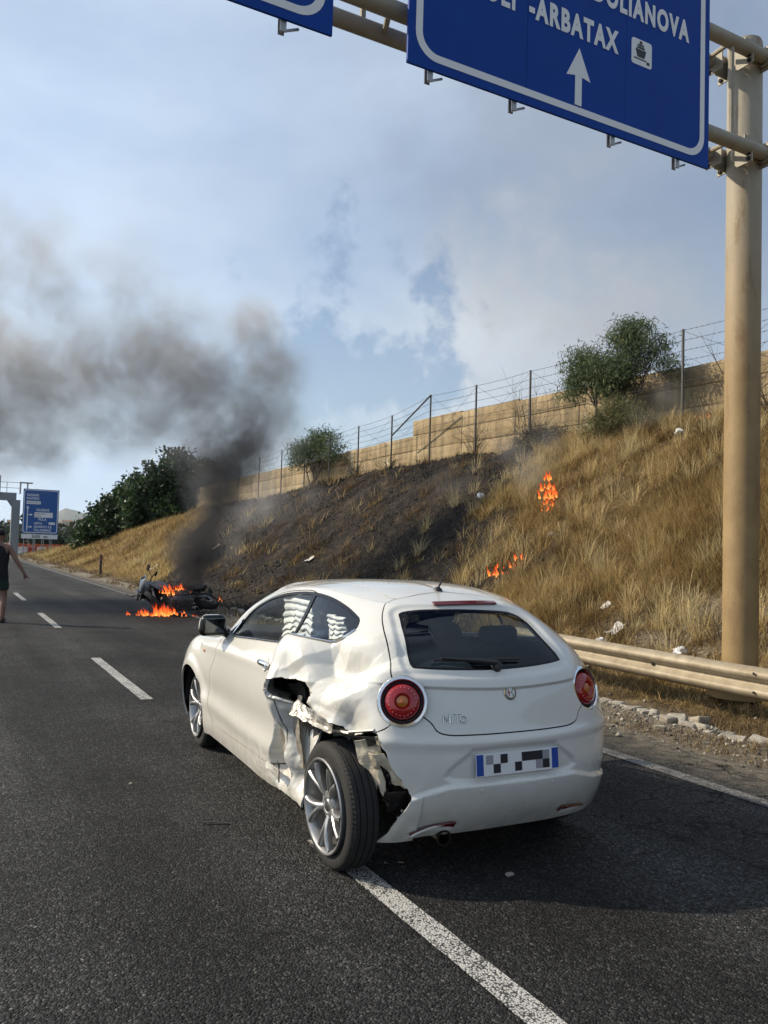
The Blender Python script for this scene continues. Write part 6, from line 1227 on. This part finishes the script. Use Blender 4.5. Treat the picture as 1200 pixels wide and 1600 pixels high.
for s_ in (-1, 1): mp('rear_view_mirror', M_MBLK, lambda b: [b.tube([(.46, .26*s_, 1.09), (.50, .36*s_, 1.24)], .008, 6), b.rbox((.50, .40*s_, 1.27), (.03, .15, .09), .014, 3)])
mp('front_mudguard', M_MBLK, lambda b: b.sheet([[(.76+.345*math.cos(a), y, .31+.345*math.sin(a)) for y in np.linspace(-.075, .075, 5)] for a in np.linspace(.5, 2.5, 12)], .005)); mp('tail_unit', M_MBLK, lambda b: [b.rbox((-1.0, 0, .94), (.26, .18, .12), .04, 3, roty(.2)), b.box((-1.12, 0, .74), (.02, .16, .24), roty(-.3))]); [mp('footpeg', M_MSIL, lambda b: b.tube([(-.2, .16*s_, .36), (-.2, .30*s_, .36)], .014, 6)) for s_ in (-1, 1)]

g = np.random.default_rng(4)
for k in range(9):
    p0 = np.array([g.uniform(-.9, .7), g.uniform(-.2, .2), g.uniform(.5, 1.1)]); q = np.linspace(0, 1, 8)[:, None]; P = p0+q*g.normal(size=3)*np.array([.35, .15, .35])+np.sin(q*3.1)*g.normal(size=3)*.12; mp('burnt_cable', M_MBLK, lambda b: b.tube(P, .009, 5))
def shard(b, c, s_, sd): b.add(*(lambda o: (o.v[0], o.f))(rough_block(c, s_, sd, .05)))
for k, (c, s_, m_) in enumerate([((.62, -.16, 1.12), (.22, .02, .16), M_MWHT), ((.30, .20, .60), (.30, .03, .26), M_MGRY), ((-.62, .16, .72), (.40, .03, .18), M_MBLK), ((.15, -.2, 1.0), (.2, .16, .03), M_MWHT), ((-.30, .18, .98), (.26, .03, .12), M_MGRY)]): mp('broken_panel', m_, lambda b: shard(b, c, s_, 500+k))

# ================================================================== FIRE
def fire_mat():
    m = bpy.data.materials.new('flame'); m.use_nodes = True; t = N(m.node_tree); t.n.clear(); a = t.new('ShaderNodeAttribute'); a.attribute_name = 'tone'; tc = t.new('ShaderNodeTexCoord').outputs['Object']
    n_ = t.noise(tc, 15.0, 5, .65, .8); h = t.math('ADD', a.outputs['Fac'], t.math('MULTIPLY', t.math('SUBTRACT', n_, .5), .7))
    col = t.ramp(h, [(.02, (1.0, .42, .10)), (.22, (1.0, .20, .035)), (.6, (.85, .075, .014)), (1.0, (.45, .02, .005))]); em_ = t.new('ShaderNodeEmission', inp={0: col}); t.l.new(t.ramp(h, [(.0, 1.0), (.5, .62), (1.0, .3)]), em_.inputs[1])
    lw = t.new('ShaderNodeLayerWeight', inp={0: .5}); tr = t.new('ShaderNodeBsdfTransparent'); al = t.math('MULTIPLY', t.ramp(lw.outputs['Facing'], [(.25, 1.0), (.95, .0)]), t.ramp(h, [(.45, 1.0), (1.05, .15)])); al = t.math('MULTIPLY', al, t.ramp(n_, [(.38, .06), (.56, 1.0)]))
    mul = t.new('ShaderNodeMath'); mul.operation = 'MULTIPLY'; mul.inputs[1].default_value = 2.2; t.l.new(em_.inputs[1].links[0].from_socket, mul.inputs[0]); t.l.new(mul.outputs[0], em_.inputs[1])
    mx = t.new('ShaderNodeMixShader', inp={0: al}); t.l.new(tr.outputs[0], mx.inputs[1]); t.l.new(em_.outputs[0], mx.inputs[2]); o = t.new('ShaderNodeOutputMaterial'); t.l.new(mx.outputs[0], o.inputs[0]); return m
M_FIRE = fire_mat()
def fire(name, label, spots, seed):
    g = np.random.default_rng(seed); c0 = np.array(spots[0][0]); f = empty(name, c0, 0, label, 'fire')
    for (p, h, wd, n) in spots:
        for k in range(n):
            o = np.array(p)-c0+np.array([g.normal(0, wd), g.normal(0, wd), g.uniform(0, .3)*h]); hh = h*(.25+.95*g.random()**1.8); r_ = hh*g.uniform(.06, .16); q = np.linspace(0, 1, 13); prof = np.sin(np.clip(q*1.08, 0, 1)**.55*math.pi)**.9*(1-.25*q); prof = prof*(1+.35*np.sin(q*11+g.uniform(0, 6))); prof[0] = .3; prof[-1] = .01
            ph = g.uniform(0, 6.3, 4); cx = (.16*np.sin(q*5+ph[0])*q-.30*q*q)*hh; cy = .16*np.sin(q*6+ph[1])*q*hh; th = np.arange(9)*2*math.pi/9
            P = np.stack([(o[0]+cx)[:, None]+(r_*prof)[:, None]*np.cos(th+q[:, None]*2)*(1+.3*np.sin(2*th+ph[2])), (o[1]+cy)[:, None]+(r_*prof)[:, None]*np.sin(th+q[:, None]*2), (o[2]-.04+q*hh)[:, None]+0*th], -1)
            Fq = np.array([(i*9+j, i*9+(j+1) % 9, (i+1)*9+(j+1) % 9, (i+1)*9+j) for i in range(12) for j in range(9)]); fast_mesh('flame', P.reshape(-1, 3), Fq, M_FIRE, f, attr={'tone': np.repeat(q, 9)})
    return f
fire('motorcycle_fire', 'bright orange fire spreading on the asphalt round the front of the fallen motorcycle', [((4.35, 18.35, 0), .30, .13, 30), ((4.08, 18.5, 0), .20, .15, 30), ((3.88, 18.75, 0), .12, .13, 20), ((4.5, 18.15, .05), .24, .12, 18), ((4.55, 18.9, .45), .26, .12, 18), ((4.75, 19.1, .55), .18, .08, 10), ((5.1, 19.1, .5), .16, .06, 6), ((5.0, 18.15, 0), .15, .10, 8), ((5.9, 19.2, .3), .12, .08, 5)], 1)
def gp(x, y, dz=0): return (x, y, zt(x, y)+dz)
fire('grass_fire', 'tall narrow orange grass fire burning half-way up the slope', [(gp(11.45, 13.9, .50), .26, .05, 9), (gp(11.44, 13.87, .32), .26, .07, 14), (gp(11.42, 13.8, .15), .24, .10, 18), (gp(11.38, 13.7, .02), .22, .12, 18), (gp(11.28, 13.45), .14, .14, 14)], 2)
fire('grass_fire', 'low red-orange flames at the burnt edge above the roof of the car', [(gp(9.5, 13.05), .24, .08, 12), (gp(9.8, 13.0), .18, .16, 14), (gp(10.05, 12.9), .22, .08, 9)], 3)
fire('grass_fire', 'small patch of flame high on the crest close to the gantry post', [(gp(14.3, 12.1), .22, .17, 12)], 4)

# ================================================================== THE PERSON
def skin(name, joints, edges, m, parent, root, sub=2):
    keys = list(joints); me = bpy.data.meshes.new(name); me.from_pydata([joints[k][0] for k in keys], [(keys.index(a), keys.index(b_)) for a, b_ in edges], []); o = bpy.data.objects.new(name, me); COL.objects.link(o)
    sk = o.modifiers.new('skin', 'SKIN'); sk.use_smooth_shade = True; ss = o.modifiers.new('smooth', 'SUBSURF'); ss.levels = ss.render_levels = sub
    for i, k in enumerate(keys): r_ = joints[k][1]; me.skin_vertices[0].data[i].radius = r_ if isinstance(r_, tuple) else (r_, r_); me.skin_vertices[0].data[i].use_root = (k == root)
    dg = bpy.context.evaluated_depsgraph_get(); nm = bpy.data.meshes.new_from_object(o.evaluated_get(dg)); bpy.data.objects.remove(o); return link(name, nm, m, parent, sharp=None)
M_SKIN = mat('tanned_skin', (.20, .105, .07), rough=.55, var=.15); M_SHIRT = mat('black_vest_cloth', (.012, .012, .014), rough=.95, bump=.3); M_SHORT = mat('dark_green_cloth', (.012, .035, .026), rough=.95, bump=.3); M_HAIR = mat('dark_cap_cloth', (.012, .012, .015), rough=.9); M_SHOE = mat('dark_shoe', (.02, .02, .022), rough=.7)
FACE = R(8)                                                                  # walks away along the road, a little to the right
pers = empty('person', (.89, 17.37, 0), -FACE, 'person in black vest, dark green shorts and cap walking away with one arm out', 'person')
J = dict(pelvis=((0, 0, .96), (.155, .11)), waist=((0, .01, 1.08), (.15, .105)), chest=((0, .02, 1.28), (.175, .12)), upch=((0, .015, 1.42), (.15, .10)), neck=((0, .02, 1.52), .058), headb=((0, .04, 1.60), .078), head=((0, .045, 1.69), (.085, .10)), crown=((0, .03, 1.765), .055),
  sr=((.19, .0, 1.44), .068), er=((.33, -.08, 1.19), .046), wr=((.46, -.10, .98), .030), palm=((.495, -.09, .92), (.038, .022)), sl=((-.19, .0, 1.44), .068), el=((-.30, .10, 1.17), .046), wl=((-.26, .30, 1.02), .030), palml=((-.25, .37, .98), (.038, .022)),
  hr=((.10, 0, .90), .105), kr=((.12, .02, .50), .062), cr=((.12, -.06, .32), .058), ar=((.12, -.10, .09), .038), fr=((.12, -.01, .045), .040), tr=((.125, .10, .035), .030), hl=((-.10, 0, .90), .105), kl=((-.12, .16, .52), .062), cl=((-.12, .12, .34), .058), al=((-.12, .05, .12), .038), fl=((-.12, .14, .06), .040), tl=((-.12, .24, .05), .030))
E_ = [('pelvis', 'waist'), ('waist', 'chest'), ('chest', 'upch'), ('upch', 'neck'), ('neck', 'headb'), ('headb', 'head'), ('head', 'crown'), ('upch', 'sr'), ('sr', 'er'), ('er', 'wr'), ('wr', 'palm'), ('upch', 'sl'), ('sl', 'el'), ('el', 'wl'), ('wl', 'palml'), ('pelvis', 'hr'), ('hr', 'kr'), ('kr', 'cr'), ('cr', 'ar'), ('ar', 'fr'), ('fr', 'tr'), ('pelvis', 'hl'), ('hl', 'kl'), ('kl', 'cl'), ('cl', 'al'), ('al', 'fl'), ('fl', 'tl')]
for s_, pk, dv in (('r', 'palm', (.42, .05, -.90)), ('l', 'palml', (.10, .75, -.65))):
    p0 = np.array(J[pk][0]); d = np.array(dv)/np.linalg.norm(dv); sdv = np.cross(d, (0, 1, 0) if s_ == 'r' else (1, 0, 0)); sdv /= np.linalg.norm(sdv)
    for k, (off, L) in enumerate(((-.030, .078), (-.010, .088), (.010, .083), (.029, .066))):
        a = p0+sdv*off*.6+d*.015; m1 = p0+sdv*off+d*(.03+L*.5); e_ = p0+sdv*off+d*(.03+L*.9)+np.cross(sdv, d)*.02
        J[f'f{s_}{k}a'] = (tuple(m1), .0095); J[f'f{s_}{k}b'] = (tuple(e_), .0075); E_ += [(pk, f'f{s_}{k}a'), (f'f{s_}{k}a', f'f{s_}{k}b')]
    th = p0-sdv*.045+d*.02+np.cross(sdv, d)*.02; J[f'thumb{s_}'] = (tuple(th), .011); J[f'thumb{s_}e'] = (tuple(th-sdv*.008+d*.035), .009); E_ += [(pk, f'thumb{s_}'), (f'thumb{s_}', f'thumb{s_}e')]
body_ = skin('body', J, E_, M_SKIN, pers, 'pelvis')
def grow(keys, k): return {q: (J[q][0], tuple(np.array(J[q][1] if isinstance(J[q][1], tuple) else (J[q][1],)*2)+k)) for q in keys}
rings = [(.84, .195, .15, 0), (.90, .190, .148, 0), (1.0, .178, .135, 0), (1.10, .170, .125, .01), (1.22, .186, .135, .02), (1.33, .192, .14, .02), (1.40, .176, .130, .018), (1.45, .140, .110, .015), (1.485, .105, .088, .012)]
th_ = np.linspace(0, 2*math.pi, 33); b = MB(); b.sheet([[(rx*math.copysign(abs(math.cos(t))**.85, math.cos(t)), cy+ry*math.copysign(abs(math.sin(t))**.85, math.sin(t))+.006*math.sin(9*t+z_*20), z_+.012*math.sin(5*t)*(z_ < .87)) for t in th_] for z_, rx, ry, cy in rings], -.006); b.build('vest', M_SHIRT, pers)
shd = dict(top=((0, 0, 1.0), (.165, .12)), pel=((0, 0, .90), (.17, .13)), hR=((.10, .0, .84), .125), kR=((.115, .012, .60), .105), hL=((-.10, .03, .84), .125), kL=((-.115, .12, .62), .105)); skin('shorts', shd, [('top', 'pel'), ('pel', 'hR'), ('hR', 'kR'), ('pel', 'hL'), ('hL', 'kL')], M_SHORT, pers, 'pel')
b = MB(); b.ball((0, .03, 1.735), (.098, .112, .075), 18, 12); b.rbox((0, .15, 1.715), (.15, .12, .012), .005, 2); b.build('cap', M_HAIR, pers)
for s_ in (-1, 1): b = MB(); b.ball((.088*s_, .035, 1.665), (.014, .026, .034), 8, 6); b.build('ear', M_SKIN, pers)
b = MB(); b.ball((0, .150, 1.665), (.014, .022, .024), 8, 6); b.build('nose', M_SKIN, pers); b = MB(); b.ball((.034, .128, 1.69), (.014, .010, .009), 8, 6); b.ball((-.034, .128, 1.69), (.014, .010, .009), 8, 6); tag(b.build('eyes', M_SHOE, pers), kind='stuff'); b = MB(); b.ball((0, .138, 1.622), (.026, .008, .007), 8, 6); b.build('mouth', mat('lips', (.22, .07, .06)), pers)
for k, (x, y, z_, rx) in enumerate(((.122, .035, .045, 0), (-.12, .18, .065, -.15))): b = MB(); b.rbox((x, y, z_), (.098, .28, .085), .04, 4, rotx(rx)); b.build('shoe', M_SHOE, pers)
tag(bpy.data.objects.new('phone', None), None); ph = MB(); ph.rbox((0, 0, 0), (.03, .012, .10), .005, 2); o = ph.build('phone', mat('phone_glint', (.75, .76, .78), rough=.2, metal=.6)); c_, s_ = math.cos(-FACE), math.sin(-FACE); hp_ = np.array([.52, -.09, .865]); o.location = (.89+c_*hp_[0]-s_*hp_[1], 17.37+s_*hp_[0]+c_*hp_[1], hp_[2]); o.rotation_euler = (0, -.4, -FACE); tag(o, 'small bright object held in the outstretched hand of the person', 'phone')

# ================================================================== SMOKE (voxel grids, built once)
def smoke_mat(name, col, dens, aniso=.2):
    m = bpy.data.materials.new(name); m.use_nodes = True; t = N(m.node_tree); t.n.clear(); pv = t.new('ShaderNodeVolumePrincipled', inp={'Color': (*col, 1), 'Density': dens, 'Anisotropy': aniso}); o = t.new('ShaderNodeOutputMaterial'); t.l.new(pv.outputs[0], o.inputs['Volume']); return m
def smoke(name, blobs, m, voxel, nscale, warp, seed, thr=.42, soft=.30, sharp=1.0):
    """blobs: (centre, radius, weight); density = soft union of the blobs eaten into by noise"""
    C = np.array([b_[0] for b_ in blobs]); rr = np.array([b_[1] for b_ in blobs]); lo = (C-rr[:, None]*1.35).min(0); hi = (C+rr[:, None]*1.35).max(0)
    ng = bpy.data.node_groups.new(name, 'GeometryNodeTree'); ng.interface.new_socket('Geometry', in_out='INPUT', socket_type='NodeSocketGeometry'); ng.interface.new_socket('Geometry', in_out='OUTPUT', socket_type='NodeSocketGeometry')
    t = N(ng); t.new('NodeGroupInput'); out = t.new('NodeGroupOutput'); pos = t.new('GeometryNodeInputPosition').outputs[0]
    base = t.vmath('ADD', pos, (seed*3.7, seed*1.3, 0)); wv = t.vmath('SCALE', t.vmath('SUBTRACT', t.noise(base, nscale*.6, 5, .6, out=1), (.5, .5, .5)), warp); p = t.vmath('ADD', pos, wv); acc = None
    for c, r_, wgt in blobs:
        d = t.vmath('DISTANCE', p, tuple(float(x) for x in c)); mr = t.new('ShaderNodeMapRange', inp={0: d, 1: float(r_), 2: float(r_)*.15, 3: 0.0, 4: float(wgt)}); acc = mr.outputs[0] if acc is None else t.math('MAXIMUM', acc, mr.outputs[0])
    n1 = t.noise(t.vmath('ADD', base, t.vmath('SCALE', wv, 1.4)), nscale, 10, .66); fine = t.noise(t.vmath('ADD', base, t.vmath('SCALE', wv, 2.0)), nscale*3.2, 6, .6); er = t.new('ShaderNodeMapRange', inp={0: t.math('ADD', t.math('MULTIPLY', t.math('SUBTRACT', n1, .5), 2.4), t.math('ADD', acc, -.22)), 1: thr-soft, 2: thr+soft, 3: 0.0, 4: 1.0})
    dn = t.math('MULTIPLY', t.math('MULTIPLY', er.outputs[0], t.math('MAXIMUM', t.math('MULTIPLY_ADD', fine, 3.6, -1.05), .06)), t.math('MINIMUM', t.math('MULTIPLY', acc, 1.6), 1.6)); res = [max(4, int((h-l)/voxel)) for l, h in zip(lo, hi)]
    vc = t.new('GeometryNodeVolumeCube', inp={'Min': tuple(float(x) for x in lo), 'Max': tuple(float(x) for x in hi)})
    for s_ in vc.inputs:
        if s_.name == 'Density': t.l.new(dn, s_)
        if s_.name.startswith('Resolution'): s_.default_value = res['XYZ'.index(s_.name[-1])]
    sm = t.new('GeometryNodeSetMaterial', inp={'Geometry': vc.outputs[0]}); sm.inputs['Material'].default_value = m; t.l.new(sm.outputs[0], out.inputs[0])
    me = bpy.data.meshes.new(name); me.materials.append(m); o = bpy.data.objects.new(name, me); COL.objects.link(o); md = o.modifiers.new('smoke', 'NODES'); md.node_group = ng; return tag(o, kind='stuff')
_Rc, _Uc, _Fc = (np.array(q) for q in (_R, _U, _f))
def ray_at(px, py, depth): return CAM_POS+_Fc*depth+_Rc*(px-600)/1268.7*depth+_Uc*(800-py)/1268.7*depth
def blob(px, py, rp, depth, wgt=1.0): return (ray_at(px, py, depth), rp*depth/1268.7, wgt)
CO = [blob(292, 915, 30, 19.2, .9), blob(300, 890, 50, 19.3, 1.1), blob(305, 860, 64, 19.4, 1.15), blob(320, 828, 50, 19.6, .85), blob(338, 800, 44, 19.8, .7), blob(345, 770, 56, 20.0, .8), blob(350, 735, 66, 20.2, .9), blob(385, 700, 60, 20.4, .8), blob(330, 770, 60, 20.2, .6)]
PL = [blob(200, 450, 110, 22, .42), blob(60, 400, 130, 22.5, .42), blob(-80, 380, 160, 22.5, .45), blob(260, 500, 80, 21.8, .5), blob(345, 760, 75, 20.2), blob(375, 715, 95, 20.5), blob(400, 650, 105, 20.9), blob(420, 580, 82, 21.2), blob(395, 520, 70, 21.4), blob(330, 690, 95, 20.6), blob(310, 600, 120, 21.1), blob(235, 560, 120, 21.3, .9), blob(245, 650, 110, 20.9, .75), blob(150, 580, 125, 21.3, .8), blob(160, 670, 90, 21.0, .6), blob(60, 600, 140, 21.5, .8), blob(70, 690, 90, 21.0, .75), blob(80, 480, 100, 21.8, .5), blob(-30, 660, 130, 21.5, .9), blob(-60, 560, 150, 21.8, .8), blob(-160, 600, 190, 22.0, .9), blob(-300, 560, 220, 22.5, .8), blob(-20, 430, 100, 22, .45), blob(310, 500, 70, 21.6, .5)]
smoke('smoke_column', CO, smoke_mat('black_smoke', (.27, .25, .23), 3.0), .045, 2.2, .34, 2, thr=.20, soft=.30)
smoke('smoke_plume', PL, smoke_mat('brown_grey_smoke', (.58, .55, .52), .88), .07, 1.0, .75, 1, thr=.10, soft=.34)
WS = [blob(830, 735, 60, 18.5), blob(800, 700, 60, 18.8, .8), blob(850, 690, 60, 19.2, .7), blob(1040, 620, 55, 19.0, .9), blob(1010, 660, 50, 18.4, .7), blob(700, 760, 70, 22, .6), blob(380, 800, 60, 24, 1.0), blob(420, 780, 70, 26, .9), blob(480, 770, 60, 28, .6), blob(360, 850, 50, 23, .8)]
smoke('smoke_wisps', WS, smoke_mat('pale_smoke', (.62, .62, .62), .42), .14, .9, 1.2, 4, soft=.45)

# ================================================================== HAZE: one closed box of thin even air round everything
hz = MB(); hz.box((0, 0, 146), (19400, 19400, 312)); hm = bpy.data.materials.new('haze_air'); hm.use_nodes = True; t = N(hm.node_tree); t.n.clear()
pv = t.new('ShaderNodeVolumePrincipled', inp={'Color': (.70, .84, 1.0, 1), 'Density': 6e-5, 'Anisotropy': .2}); ho = t.new('ShaderNodeOutputMaterial'); t.l.new(pv.outputs[0], ho.inputs['Volume'])
tag(hz.build('haze', hm, smooth=False), kind='stuff')
